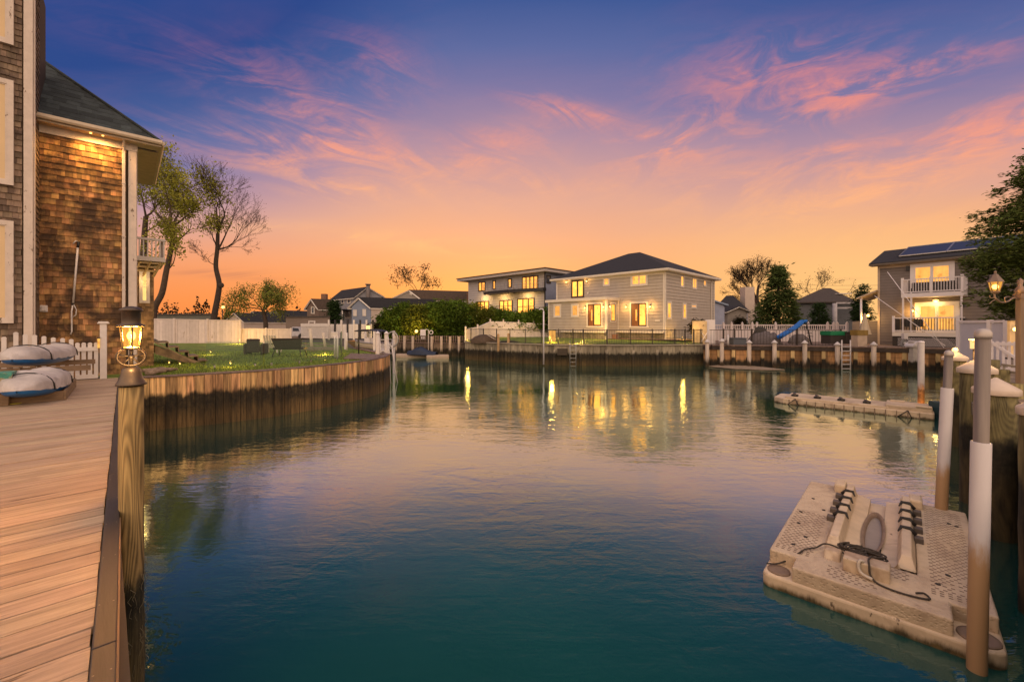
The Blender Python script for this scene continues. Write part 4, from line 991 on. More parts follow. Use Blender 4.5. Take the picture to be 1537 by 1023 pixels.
m_ = MB(); m_.box(XY(635, 42.9, 2.1), (.55, .12, 1.0)); tag(m_.build('utility_board', WHITE2, None, bevel=.02), 'square pinkish white board standing by the hedge right of the yellow lamp', 'board')
m_ = MB(); p = XY(643, 40.6); m_.tube([p + ZU * .2, p + ZU * 2.6, p + Vector((-.25, 0, 2.66))], .035, 8); rg = p + Vector((.27, -.02, 2.35)); m_.tube([rg + Vector((math.cos(k * math.pi / 8) * .17, 0, math.sin(k * math.pi / 8) * .17)) for k in range(17)], .05, 6, False)
tag(m_.build('ring_stand', WHITE), 'thin white pole with a white life ring behind the covered water scooter', 'pole')

# ================================================================ black metal fence of the grey house
IRON = M('black_iron', (.030, .022, .018), .5, .2, 6)
def ironfence(name, line_, label, zb, zt, posts, step=.12, rails=(.02, .9)):
    o = thing(name, line_[len(line_) // 2], label, 'fence'); m_ = MB()
    for a, b_ in zip(line_, line_[1:]):
        L = (b_ - a).length; n_ = int(L / step)
        for k in range(n_): m_.box(a + (b_ - a) * (k + .5) / n_ + ZU * (zb + zt) / 2, (.020, .020, zt - zb))
    m_.build('bars', IRON, o); m_ = MB()
    for a, b_ in zip(line_, line_[1:]):
        for z in (zb + .1, zt - .02): m_.bar(a + ZU * z, b_ + ZU * z, .035, .045)
    m_.build('rail', IRON, o)
    for a, px in posts:
        pass
    return o
MF = [p + Vector((.05, .22, 0)) for p in MBK]
mf = ironfence('metal_fence', MF, 'black metal bar fence along the bulkhead before the grey house', GND + .06, GND + 1.22, [], .125)
def online(line_, px):
    for a, b_ in zip(line_, line_[1:]):
        f = Face(a, (b_ - a), (0, -1, 0)); t_, _ = f.tz(px, 500)
        if -.01 <= t_ <= (b_ - a).length + .01: return f.at(t_, 0)
    return line_[0]
for px in (707, 725.5, 745.5, 765.5, 788.5, 812.5, 838.5, 860, 875.5, 911, 946, 979, 1013, 1028.5, 1041, 1052):
    p = online(MF, px); m_ = MB(); m_.box(p + ZU * (GND + .64), (.075, .075, 1.26)); m_.build('post', IRON, mf)
tr_ = XY(816, 31.6)
fp = thing('lamp_pole', (tr_.x, tr_.y, .2), 'tall slim white lamp pole rising from the bulkhead left of the grey house', 'lamp pole')
m_ = MB(); m_.tube([tr_ + ZU * .1, tr_ + ZU * 4.1], .055, 8); m_.build('pole', WHITE2, fp); m_ = MB(); m_.tube([tr_ + ZU * 4.08, tr_ + ZU * 4.25 + Vector((-.05, 0, 0)), tr_ + ZU * 4.3 + Vector((-.22, 0, 0)), tr_ + ZU * 4.22 + Vector((-.34, 0, 0))], .05, 8); m_.build('lamp_head', WHITE2, fp)
for px, yb, lab in ((837, 533, 'dark dock step hung on the grey bulkhead left of the ladder'),):
    p = XY(844, 31.7); m_ = MB(); m_.box(p + Vector((0, -.05, 1.05)), (.75, .18, .5)); tag(m_.build('dock_step', M('dark_step', (.06, .045, .03), .8), None, bevel=.01), lab, 'step')
l2 = thing('swim_ladder', XY(860, 31.6, 0), 'grey metal swim ladder down the grey bulkhead before the house', 'ladder'); m_ = MB()
for px in (855.5, 864.5): m_.tube([XY(px, 31.4, -.3), XY(px, 31.4, 1.6), XY(px, 31.7, 1.9)], .03, 6)
m_.build('side_rail', STEEL, l2); m_ = MB()
for k in range(6): m_.bar(XY(855.5, 31.38, k * .3), XY(864.5, 31.38, k * .3), .05, .03)
m_.build('rungs', STEEL, l2)
# lawn, patio strip
def sheet(name, poly, z, mat, label=None, kind='structure'):
    m_ = MB(); m_.add([Vector((p.x, p.y, z)) for p in poly], [tuple(f) for f in tessellate_polygon([[Vector((p.x, p.y, 0)) for p in poly]])]); return tag(m_.build(name, mat), kind=kind)
hl = MB(); fr0 = [p + Vector((0, .18, GND + .05)) for p in MBK[::-1]]; bk0 = [XY(px, dd, 1.80) for px, dd in ((700, 43), (765, 42), (838, 39.5), (965, 35.2), (1052, 35.2))]; bk1 = [XY(px, dd, 1.84) for px, dd in ((690, 52), (765, 52), (838, 47), (985, 37.5), (1056, 38))]
hl.add(fr0 + bk0 + bk1, [(i + r_, i + r_ + 1, i + r_ + 6, i + r_ + 5) for r_ in (0, 5) for i in range(4)]); tag(hl.build('house_lawn', LAWN), kind='structure')
PAVE = M('patio_paving', (.30, .19, .12), .85, .35, 3, bump=.3, blot=((.16, .10, .07), 3.0, .6))
sheet('patio', [XY(838, 41.3), XY(905, 37.6), XY(960, 35.3), XY(1000, 34.3), XY(1046, 33.9), XY(1050, 36), XY(1000, 36.5), XY(930, 41), XY(838, 45.5)], 1.855, PAVE)
bw = thing('garden_wall', XY(870, 39, GND), 'low red brick garden wall in front of the projecting porch room', 'garden wall'); m_ = MB(); m_.bar(XY(858, 41.0, 1.98), XY(926, 37.8, 1.98), .3, .3); m_.build('bricks', M('red_brick', (.20, .105, .065), .9, .4, 9, island=.1, bump=.3), bw)
m_ = MB(); m_.bar(XY(857.5, 41.0, 2.16), XY(926.5, 37.8, 2.16), .38, .06); m_.build('coping', M('brick_coping', (.30, .14, .08), .85), bw)

# ================================================================ houses
GLOW = MG('lit_window', (1, .385, .06), 1.6, .42, 7, .6)
GLOW2 = MG('lit_door_glass', (1, .40, .06), 2.2, .42, 6, .6)
GLOW3 = MG('lit_window_soft', (1, .42, .08), .95, .3, 5)
DIMW = M('dark_window_glass', (.06, .07, .09), .1, .3, 3, spec=.8)
SID = M('grey_siding', (.39, .345, .295), .65, .10, 2, lines=(.28, .26))
SIDP = M('blue_grey_siding', (.27, .30, .40), .65, .12, 2)
ROOFD = M('charcoal_shingle_roof', (.022, .022, .026), .92, .4, 6, bump=.5, bscale=30, lines=(.14, .45))
BROWNF = M('dark_bronze_frame', (.045, .028, .018), .5, .2, 6)
TANW = M('brown_door', (.22, .085, .025), .5, .3, 4, grain=(3, 3, .3))
WTRIM = M('house_trim', (.62, .57, .50), .55, .06, 4)
def wlamp(face, t_, z, parent, e=25, col=(1, .60, .2), s=.065, out=.22):
    m_ = MB(); face.box(m_, t_ - .05, t_ + .05, z - .14, z + .16, .02, .07); face.box(m_, t_ - .07, t_ + .07, z + .15, z + .18, .02, out); b0 = m_.build('wall_lamp', DARK, parent)
    m_ = MB(); m_.ball(face.at(t_, z, out - .08), s, 8); m_.build('bulb', BULB, b0); lamp(face.at(t_, z, out + .34), e * 1.7, (1, .50, .12), .12, 'SPOT', 'wall_wash', 165, face.at(t_, z - .1, 0)); lamp(face.at(t_, z - .05, out + .16), e * .32, (1, .42, .07), .22)
A = Vector((-.70, .714, 0)).normalized(); B = Vector((-A.y * -1, -A.x, 0)); B = Vector((A.y, -A.x, 0))
C0 = XY(998, 35.5)
gh = thing('grey_house', C0 + ZU * GND, 'two storey grey clapboard house with dark hip roof and lit windows across the canal', 'house')
LA, LBb, EZH = 11.8, 11.1, 7.62
ff = Face(C0, A, -B); sf = Face(C0, B, -A)
fb = Face(C0 + A * LA, B, A); bk_ = Face(C0 + B * LBb, A, B)
m_ = MB(); cs = [C0, C0 + A * LA, C0 + A * LA + B * LBb, C0 + B * LBb]
m_.prism([c + ZU * GND for c in cs], ZU * (EZH - GND)); m_.build('wall_core', SID, gh)
FLZ = GND + 1.0
m_ = MB(); ff.siding(m_, 0, LA, 2.24, EZH, .28, .035); sf.siding(m_, 0, LBb, 1.68, EZH, .28, .035); m_.build('siding', SID, gh)
m_ = MB(); ff.box(m_, .0, LA, GND, FLZ - .1, .0, .06); m_.build('foundation', M('stone_base', (.20, .17, .12), .9, .5, 3, bump=.5, patch=((.11, .10, .06), 1.5, .5)), gh)
m_ = MB()
ff.box(m_, -.03, .14, GND + .1, EZH, 0, .05); sf.box(m_, -.05, .12, GND + .1, EZH, .0, .05); ff.box(m_, LA - .14, LA + .02, FLZ, EZH, 0, .05); sf.box(m_, LBb - .12, LBb, GND, EZH, 0, .05)
ff.box(m_, -.05, LA, EZH - .22, EZH, .02, .06); sf.box(m_, 0, LBb, EZH - .22, EZH, .02, .06); ff.box(m_, 0, 4.6, FLZ - .12, FLZ + .02, .02, .42)
m_.build('trim', WTRIM, gh)
OH = .5; EA = [C0 - A * OH - B * OH, C0 + A * (LA + OH) - B * OH, C0 + A * (LA + OH) + B * (LBb + OH), C0 - A * OH + B * (LBb + OH)]
RZ = 10.55; mid = C0 + A * LA / 2 + B * LBb / 2; r0, r1 = mid - A * .55, mid + A * .75
def roofmesh(mb_, eaves, z0, r0, r1, z1, th=.14):
    e = [p + ZU * z0 for p in eaves]; lo = [p + ZU * (z0 - th) for p in eaves]
    mb_.add(e + [r0 + ZU * z1, r1 + ZU * z1] + lo, [(0, 1, 5, 4), (1, 2, 5), (2, 3, 4, 5), (3, 0, 4), (6, 7, 1, 0), (7, 8, 2, 1), (8, 9, 3, 2), (9, 6, 0, 3), (9, 8, 7, 6)])
m_ = MB(); roofmesh(m_, EA, EZH + .22, r0, r1, RZ, .02); m_.build('roof', ROOFD, gh)
m_ = MB(); m_.prism([p + ZU * EZH for p in EA], ZU * .06)
EB = [p - (p - mid).normalized() * .02 for p in EA]
for p, q_ in zip(EA, EA[1:] + EA[:1]): m_.bar(p + ZU * (EZH + .13), q_ + ZU * (EZH + .13), .1, .14)
m_.build('eaves', WTRIM, gh)
c5 = lambda a: tuple(v / 5.113 + (800 if i % 2 == 0 else 360) for i, v in enumerate(a))
window(ff, ff.rect(c5((300, 312, 390, 438))), gh, BROWNF, BROWNF, GLOW2, 2, 1, .06, .09)
window(ff, ff.rect(c5((548, 285, 584, 345))), gh, WTRIM, WTRIM, GLOW, 1, 2, .12, .05)
window(ff, ff.rect(c5((762, 262, 872, 342))), gh, WTRIM, WTRIM, GLOW, 2, 1, .14, .07)
def patio(face, r, parent, frac=.48):
    t0, t1, z0, z1 = r           # t grows to the left: brown leaf on the left half
    tm = t0 + (t1 - t0) * (1 - frac)
    m_ = MB()
    for a in ((t0 - .14, t1 + .14, z1, z1 + .14), (t0 - .14, t0, z0, z1), (t1, t1 + .14, z0, z1), (t0 - .2, t1 + .2, z0 - .12, z0)): face.box(m_, *a, -.02, .08)
    d0 = m_.build('door', WTRIM, parent)
    m_ = MB(); face.box(m_, tm, t1, z0, z1, -.02, .035); m_.build('leaf', TANW, d0)
    m_ = MB()
    for a in ((t0, tm, z1 - .1, z1), (t0, tm, z0, z0 + .12), (t0, t0 + .1, z0, z1), (tm - .1, tm + .02, z0, z1), (t1 - .05, t1, z0, z1), (tm, t1, z1 - .06, z1)): face.box(m_, *a, .0, .06)
    m_.build('sash', BROWNF, d0)
    m_ = MB(); face.box(m_, t0 + .1, tm - .1, z0 + .12, z1 - .1, .0, .04); 
    m_.build('pane', GLOW2, d0)
    m_ = MB(); w_ = (t1 - tm); face.box(m_, tm + w_ * .22, tm + w_ * .42, z0 + .5, z0 + 1.5, .036, .04); m_.build('side_light', GLOW, d0)
    m_ = MB(); m_.bar(face.at(tm + .1, z0 + .9, .07), face.at(tm + .1, z0 + 1.2, .07), .03, .03); m_.build('handle', STEEL, d0)
patio(ff, ff.rect(c5((756, 486, 874, 662))), gh)
for c in ((262, 325), (418, 318)): tq, zq = ff.tz(*c5(c)); wlamp(ff, tq, zq, gh, 8)
for c in ((720, 515), (905, 513)): tq, zq = ff.tz(*c5(c)); wlamp(ff, tq, zq, gh, 26)
for a in ((1132, 262, 1150, 355), (1222, 290, 1250, 370), (1308, 298, 1322, 350), (1030, 482, 1054, 598), (1150, 494, 1170, 600), (1217, 500, 1246, 516)):
    window(sf, sf.rect(c5(a)), gh, WTRIM, WTRIM, GLOW, 1 if a[2] - a[0] < 26 else 2, 1, .11, .05)
m_ = MB(); tq, _ = sf.tz(1066, 450); sf.box(m_, tq, tq + .1, GND, EZH, .06, .15); m_.build('downspout', WTRIM, gh)
m_ = MB(); tq, zq = ff.tz(*c5((424, 408))); ff.box(m_, tq - .08, tq + .08, zq - .08, zq + .08, .02, .12); tq, zq = ff.tz(*c5((957, 620))); ff.box(m_, tq - .22, tq + .22, zq - .05, zq + .09, .02, .08); m_.build('wall_vent', WTRIM, gh)
# projecting porch room
t28, _ = ff.tz(928, 480); PW = Face(ff.at(t28, 0, 1.94), A, -B); PSd = Face(ff.at(t28, 0, 0), -B, -A)
tl, _ = PW.tz(823.5, 480); PZ = 5.30
m_ = MB(); m_.prism([PW.at(0, GND), PW.at(tl, GND), PW.at(tl, GND, -4), PW.at(0, GND, -1.94)], ZU * (PZ - GND)); m_.build('porch_core', SID, gh)
m_ = MB(); PW.siding(m_, 0, tl, 2.24, PZ, .28, .035); PSd.siding(m_, 0, 1.94, 2.24, PZ, .28, .035); m_.build('porch_siding', SID, gh)
m_ = MB(); PW.box(m_, -.15, tl + .3, PZ, PZ + .26, -2.1, .22); PSd.box(m_, -.1, 1.94, PZ + .002, PZ + .255, -.02, .14); PW.box(m_, -.03, .14, GND, PZ, 0, .05); PSd.box(m_, 1.8, 1.99, GND, PZ, .0, .05); PSd.box(m_, -.02, .12, GND, PZ, .0, .05); PW.box(m_, tl - .12, tl + .02, GND, PZ, 0, .05); PW.box(m_, 0, 4.9, GND + .88, GND + 1.0, .021, .30); m_.build('porch_trim', WTRIM, gh)
m_ = MB(); PW.box(m_, 0, tl, GND, GND + .86, 0, .05); m_.build('porch_foundation', M('stone_base', (.2, .17, .12)), gh)
for a in ((168, 502, 212, 586), (303, 500, 346, 582)): window(PW, PW.rect(c5(a)), gh, WTRIM, WTRIM, GLOW3, 1, 1, .12, .06)
patio(PW, PW.rect(c5((424, 492, 526, 660))), gh, .42)
window(PSd, PSd.rect(c5((594, 490, 628, 622))), gh, WTRIM, BROWNF, GLOW, 1, 1, .1, .08)
for c in ((405, 522), (546, 515)): tq, zq = PW.tz(*c5(c)); wlamp(PW, tq, zq, gh, 26)
tq, zq = PSd.tz(*c5((580, 512))); wlamp(PSd, tq, zq, gh, 12)
# tiny fixtures round the house
for px, py, d, e, lab in ((829, 511, 36, 30, 'glowing light column at the corner of the porch room behind the metal fence'),):
    o = thing('light_column', XY(px, d, GND), lab, 'lamp'); m_ = MB(); m_.box(XY(px, d, GND + .55), (.55, .4, 1.05)); m_.build('lens', MG('column_glow', (1, .50, .11), .8, .4), o); m_ = MB(); m_.box(XY(px, d, GND + 1.12), (.65, .5, .07)); m_.build('cap', DARK, o); lamp(XY(px, d - .6, GND + 1.3), e * 1.5, (1, .55, .14), .2, 'SPOT', 'column_wash', 150, XY(px, d, GND + .2))
stake(865.5, 517, 33.2, 'bright garden light on the lawn before the porch room', 40)
stake(828, 511, 34.5, 'bright garden light at the foot of the glowing light column', 22)
stake(1026, 518.5, 33.0, 'garden light at the right end of the metal fence lawn', 4)
stake(1024, 506, 35.3, 'small light at the base of the grey house side wall', 8)
stake(703, 513, 38, 'yellow garden light at the corner of the bulkhead and white fence', 20)
lamp(XY(900, 36, GND + 1.6), 200, (1, .58, .16), .5, 'SPOT', 'patio_wash', 140, XY(900, 37, 1.7)); lamp(XY(965, 34.2, GND + 1.5), 150, (1, .58, .16), .5, 'SPOT', 'patio_wash', 140, XY(965, 35, 1.7)); lamp(XY(760, 41, GND + .8), 150, (1, .6, .2), .4, 'SPOT', 'fence_wash', 150, XY(762, 44, 2.6))
# annex behind the right corner
an = thing('garden_shed', XY(1077, 44, GND), 'low pale blue shed with lean-to roof behind the grey house', 'shed'); f2 = Face(XY(1069, 43.5), (1, .25, 0), (.25, -1, 0))
m_ = MB(); m_.prism([f2.at(0, GND), f2.at(1.5, GND), f2.at(1.5, 5.1), f2.at(0, 5.5)], -f2.n * 4); m_.build('wall', SIDP, an); m_ = MB(); m_.prism([f2.at(-.1, 5.55, .25), f2.at(1.8, 5.05, .25), f2.at(1.8, 5.2, .25), f2.at(-.1, 5.7, .25)], -f2.n * 4.5); m_.build('roof', M('pale_blue_roof', (.22, .28, .38), .6), an)
bin_ = thing('equipment_screen', XY(1052, 33.4, GND), 'cream equipment screen lit orange with a white side panel at the fence end', 'screen'); m_ = MB(); m_.box(XY(1050, 33.6, GND + .95), (1.15, .08, 1.9)); m_.build('front_panel', M('cream_panel', (.55, .42, .24), .6, .2, 3), bin_); m_ = MB(); m_.box(XY(1066, 33.8, GND + 1.0), (.75, .1, 2.0)); m_.build('side_panel', WHITE2, bin_); m_ = MB(); m_.bar(XY(1052, 33.4, GND + .2), XY(1062, 33.4, GND + 1.0), .08, .04); m_.bar(XY(1062, 33.42, GND + .2), XY(1053, 33.42, GND + 1.0), .08, .04); m_.build('cross_brace', WHITE2, bin_); lamp(XY(1048, 32.8, GND + 1.4), 30, (1, .55, .12), .15, 'SPOT', 'screen_wash', 150, XY(1049, 33.6, GND + 1))

# ---------------------------------------------------------------- modern flat roofed house
mh = thing('flat_roof_house', XY(817, 47, GND), 'modern pale house with wide flat roof and dark balcony left of the grey house', 'house')
D0 = XY(817, 47.0); LM = 13.6; mfc = Face(D0, A, -B); msd = Face(D0, B, -A)
c6 = lambda a: tuple(v / 6.395 + (680 if i % 2 == 0 else 360) for i, v in enumerate(a))
HZ = 8.95
m_ = MB(); m_.prism([D0 + ZU * GND, D0 + A * LM + ZU * GND, D0 + A * LM + B * 9 + ZU * GND, D0 + B * 9 + ZU * GND], ZU * (HZ - GND)); m_.build('wall', SIDP, mh)
MW = M('modern_wall', (.40, .36, .35), .65, .1, 2)
BALZ = mfc.tz(*c6((600, 505)))[1]
m_ = MB(); tb, _ = mfc.tz(*c6((360, 500))); mfc.siding(m_, 0, LM, GND, HZ, .18, .02); m_.build('siding', M('modern_siding', (.39, .37, .37), .65, .1, 2, lines=(.3, .4)), mh)
m_ = MB(); m_.prism([mfc.at(-.9, HZ, .9), mfc.at(LM + 1.3, HZ, .9), mfc.at(LM + 1.3, HZ, -9.5), mfc.at(-.9, HZ, -9.5)], ZU * .30); m_.build('roof', M('flat_roof_fascia', (.42, .38, .36), .6, .1, 3), mh)
m_ = MB(); m_.prism([mfc.at(-1.0, HZ + .302, 1.0), mfc.at(LM + 1.4, HZ + .302, 1.0), mfc.at(LM + 1.4, HZ + .302, -9.6), mfc.at(-1.0, HZ + .302, -9.6)], ZU * .09); m_.build('roof_edge', DARK, mh)
m_ = MB(); m_.prism([mfc.at(-.3, BALZ - .1, .02)] + [mfc.at(-.3 + (tb + .3) * k / 8, BALZ - .1, 1.5 * math.sin(math.pi * (.12 + .38 * min(1, k / 4)) if k < 8 else .9)) for k in range(9)] + [mfc.at(tb, BALZ - .1, .02)], ZU * .36); m_.build('balcony', DARK, mh)
m_ = MB()
for k in range(13):
    tt = -.2 + (tb + .1) * k / 12; o_ = 1.3 * math.sin(math.pi * (.12 + .38 * min(1, k / 6)))
    mfc.box(m_, tt - .02, tt + .02, BALZ + .15, BALZ + 1.15, o_ - .02, o_ + .02)
ptsr = [mfc.at(-.2 + (tb + .1) * k / 12, 0, 1.3 * math.sin(math.pi * (.12 + .38 * min(1, k / 6)))) for k in range(13)]
for z in (.45, .8, 1.15): m_.tube([p + ZU * (BALZ + z) for p in ptsr], .02, 5)
m_.build('balcony_railing', STEEL, mh)
for a, c_ in (((248, 405, 310, 490), 2), ((386, 392, 410, 472), 1), ((532, 374, 562, 456), 1), ((668, 350, 816, 476), 4)): window(mfc, mfc.rect(c6(a)), mh, BROWNF, BROWNF, GLOW, c_, 1, .05, .09)
window(msd, msd.rect(c6((898, 343, 932, 414))), mh, BROWNF, BROWNF, DIMW, 1, 1, .05, .08)
for a, c_ in (((230, 590, 345, 690), 3), ((450, 580, 570, 690), 3), ((622, 562, 780, 715), 3)): window(mfc, mfc.rect(c6(a)), mh, BROWNF, BROWNF, GLOW2, c_, 2, .05, .09)
m_ = MB(); msd.box(m_, -.06, .06, GND, HZ, .03, .14); m_.build('downspout', DARK, mh)
for tt in (2.5, 6.5, 10): lamp(mfc.at(tt, BALZ - .6, 1.0), 170, (1, .58, .18), .3, 'SPOT', 'wall_wash', 165, mfc.at(tt, BALZ - 1.0, 0))
ch = thing('brick_chimney', XY(706, 58, GND), 'short red brick chimney stack showing left of the flat roofed house', 'chimney'); m_ = MB(); m_.box(XY(706, 60, 4.2), (.9, .9, 6.6)); m_.build('stack', M('red_brick', (.22, .075, .04)), ch); m_ = MB(); m_.box(XY(706, 60, 7.5), (1.0, 1.0, .15)); m_.build('cap', M('brick_coping', (.3, .14, .08)), ch)

# ---------------------------------------------------------------- gabled houses further left
def gable(name, label, px_l, px_r, d, base, eave_y, apex, depthv, wall, roof, cat='house', wins=(), ov=.25, trim=WTRIM, apx=None, d2=None):
    """gable end facing the viewer between two photo columns; depthv is the ridge vector"""
    d2 = d2 or d
    a, b_ = XY(px_l, d), XY(px_r, d2); fc = Face(a, b_ - a, Vector(((b_ - a).y, -(b_ - a).x, 0))); L = (b_ - a).length
    ez = Zp(eave_y, (d + d2) / 2); apx = apx or (px_l + px_r) / 2; ta, za = fc.tz(apx, apex); dv = Vector(depthv)
    o = thing(name, a + ZU * base, label, cat)
    m_ = MB(); m_.prism([fc.at(0, base), fc.at(L, base), fc.at(L, ez), fc.at(ta, za), fc.at(0, ez)], dv); m_.build('wall', wall, o)
    m_ = MB(); dn = dv.normalized(); th = ZU * .14
    for t_e, sgn in ((0, -1), (L, 1)):
        e = fc.at(t_e, ez); r_ = fc.at(ta, za); sl_ = (e - r_).normalized(); e2 = e + sl_ * .35
        m_.prism([r_ - dn * ov + ZU * .02, e2 - dn * ov + ZU * .02, e2 - dn * ov + th, r_ - dn * ov + th + ZU * .02], dn * (dv.length + 2 * ov))
    m_.build('roof', roof, o)
    m_ = MB()
    for t_e in (0, L):
        e = fc.at(t_e, ez); r_ = fc.at(ta, za); sl_ = (e - r_).normalized(); m_.bar(r_ - dn * (ov + .03), e + sl_ * .36 - dn * (ov + .03), .05, .2, up=dn)
        m_.bar(e + sl_ * .38 - dn * ov - ZU * .02, e + sl_ * .38 + dn * (dv.length + ov) - ZU * .02, .06, .14)
    m_.build('trim', trim, o)
    for a_, mat_, c_, r_ in wins: window(fc, fc.rect(a_), o, trim, trim, mat_, c_, r_, .1, .05)
    return o, fc
TAUPE = M('taupe_siding', (.26, .23, .20), .7, .12, 2, lines=(.2, .25))
SLATE = M('slate_blue_siding', (.20, .235, .31), .7, .12, 2, lines=(.2, .25))
CREAMW = M('cream_wall', (.46, .38, .32), .7, .1, 2)
ROOFB = M('brown_shingle_roof', (.075, .052, .038), .92, .35, 5, bump=.4, lines=(.16, .35))
o, fc = gable('taupe_house', 'long taupe house with brown gable roof behind the dark hedge', 590, 634, 60, GND, 449, 436.3, (15.5, 5.5, 0), TAUPE, ROOFB, apx=617, wins=(((627.5, 452, 632, 462), GLOW3, 1, 1),))
sdf = Face(XY(634, 60), (15.5, 5.5, 0), (5.5, -15.5, 0))
for x in (638, 646): window(sdf, sdf.rect((x, 451.5, x + 6, 459)), o, WTRIM, WTRIM, DIMW, 1, 1, .1, .05)
m_ = MB(); m_.ball(fc.at(fc.tz(617.5, 440)[0], Zp(440.5, 60), .05), .28, 8, (1, .3, 1)); m_.build('gable_vent', WTRIM, o)
o, fc = gable('slate_cottage', 'low slate blue gabled cottage with cream side wall and dark roof', 528, 556, 55, GND, 460, 447.5, (8.5, 4.5, 0), SLATE, ROOFD, apx=541.5, wins=(((531.5, 466, 534.5, 473), WHITE2, 1, 2), ((545.5, 465, 548.5, 473), WHITE2, 1, 2)))
cs_ = Face(XY(556, 55), (8.5, 4.5, 0), (4.5, -8.5, 0)); m_ = MB(); cs_.box(m_, .1, 9.5, GND, Zp(460.2, 55.2), .0, .03); m_.build('side_wall', CREAMW, o)
window(cs_, cs_.rect((571.5, 467, 578, 476)), o, WTRIM, WTRIM, DIMW, 2, 1, .1, .05)
o, fc = gable('gabled_house', 'taller slate house with dark gable roof, chimney pipe and open porch', 533, 573, 62, GND, 445, 431.8, (-6, 6, 0), M('slate_light_siding', (.25, .25, .28), .7, .12, 2, lines=(.2, .2)), ROOFD, apx=550)
m_ = MB(); m_.tube([XY(552.5, 61.5, 5.4), XY(552.5, 61.5, Zp(427, 61.5))], .28, 8); m_.tube([XY(552.5, 61.5, Zp(427.5, 61.5)), XY(552.5, 61.5, Zp(426, 61.5))], .4, 8); m_.build('chimney', M('metal_flue', (.14, .12, .11), .6), o)
sd2 = Face(XY(533, 62), (-6, 6, 0), (-6, -6, 0)); m_ = MB(); sd2.box(m_, -.2, 5, 5.2, 5.35, 0, 2.0); m_.build('porch_roof', ROOFD, o); m_ = MB()
for tt in (0, 1.7, 3.2, 4.8): m_.tube([sd2.at(tt, GND, 1.9), sd2.at(tt, 5.25, 1.9)], .09, 8)
m_.build('porch_post', WTRIM, o)
for a_ in ((513, 449, 516.5, 455), (522, 449, 526, 454.5)): window(sd2, sd2.rect(a_), o, WTRIM, WTRIM, DIMW, 1, 1, .1, .05)
window(sd2, sd2.rect((519, 465, 526, 476)), o, WTRIM, BROWNF, DIMW, 2, 1, .1, .1)
o, fc = gable('brown_house', 'brown gabled house with small chimney far beyond the garden sheds', 461, 478, 66, GND, 462, 449.5, (9, 7, 0), M('brown_siding', (.17, .12, .095), .7, .15, 2), ROOFB, wins=(((468, 461, 471.5, 470), DIMW, 1, 1),))
m_ = MB(); m_.box(XY(487, 70, 6), (.8, .8, 4.4)); m_.build('chimney', M('red_brick', (.22, .075, .04)), o)
gw = thing('tan_shed', XY(462, 48, GND), 'flat roofed tan shed behind the low white fence', 'shed'); m_ = MB(); m_.prism([XY(429, 49, GND), XY(495, 47, GND), XY(495, 52, GND), XY(429, 54, GND)], ZU * 2.45); m_.build('wall', M('tan_stucco', (.20, .155, .125), .8, .1, 2), gw); m_ = MB(); m_.prism([XY(428, 48.8, GND + 2.45), XY(496, 46.8, GND + 2.45), XY(496, 52.2, GND + 2.45), XY(428, 54.2, GND + 2.45)], ZU * .12); m_.build('roof', M('shed_roof', (.07, .06, .05), .8), gw)
gw = thing('grey_garage', XY(270, 48, GND), 'long low grey green garage behind the white board fence', 'garage'); m_ = MB(); m_.prism([XY(205, 50, GND), XY(318, 47, GND), XY(318, 53, GND), XY(205, 56, GND)], ZU * 2.7); m_.build('wall', M('grey_green_stucco', (.13, .135, .115), .85, .12, 2), gw); m_ = MB(); m_.prism([XY(203, 49.8, GND + 2.7), XY(319, 46.8, GND + 2.7), XY(319, 53.2, GND + 2.7), XY(203, 56.2, GND + 2.7)], ZU * .14); m_.build('roof', M('shed_roof', (.07, .06, .05), .8), gw)
for i, (l, r, d, ey, ay, lab) in enumerate(((340, 366, 85, 482, 470, 'small distant white house with dark roof behind the fence step'), (366, 395, 92, 478, 468, 'small distant grey house behind the weeping tree'), (395, 432, 95, 480, 466, 'distant low house right of the weeping tree'))):
    gable('distant_house', lab, l, r, d, GND, ey, ay, (4, 9, 0), (CREAMW, TAUPE, SIDP)[i], ROOFD, wins=(((l + 8, 484, l + 12, 490), DIMW, 1, 1),))
# ---------------------------------------------------------------- white board fence across the garden
def boardfence(name, label, pa, pb_, zb, zts, npan, mat=WHITE, group=None, posts=True, cat='fence', pw=.12):
    o = thing(name, (pa + pb_) / 2 + ZU * zb, label, cat, group); d_ = pb_ - pa; L = d_.length; d_.normalize(); nn_ = Vector((d_.y, -d_.x, 0)); m_ = MB(); q_ = random.Random(int(L * 10))
    n_ = max(2, int(L / .24))
    for k in range(n_):
        f = (k + .5) / n_; z = zts[0] + (zts[1] - zts[0]) * f; m_.obox(pa + d_ * L * f + nn_ * q_.uniform(-.012, .012) + ZU * (zb + z) / 2, d_ * (L / n_ / 2 - .006), nn_ * .015, ZU * (z - zb) / 2)
    m_.build('boards', mat, o); m_ = MB(); m_.bar(pa + ZU * (zts[0] + .02), pb_ + ZU * (zts[1] + .02), .08, .08); m_.build('top_rail', mat, o)
    for k in range(npan + 1):
        f = k / npan; z = zts[0] + (zts[1] - zts[0]) * f; m_ = MB(); p = pa + d_ * L * f + nn_ * .04; m_.box(p + ZU * (zb + z + .12) / 2, (pw, pw, z - zb + .12), math.atan2(d_.y, d_.x)); m_.build('post', mat, o)
    return o
WB = M('pinkish_white_boards', (.56, .48, .45), .7, .12, 3, island=.12, bump=.2, blot=((.36, .28, .22), 2.2, .64, (1, 1, .3)))
d = 36
boardfence('board_fence', 'tall white board fence across the left lawn below the bare trees', XY(212, 35.6), XY(361, 36.2), GND - .02, (Zp(478.5, 35.6), Zp(481.5, 36.2)), 3, WB)
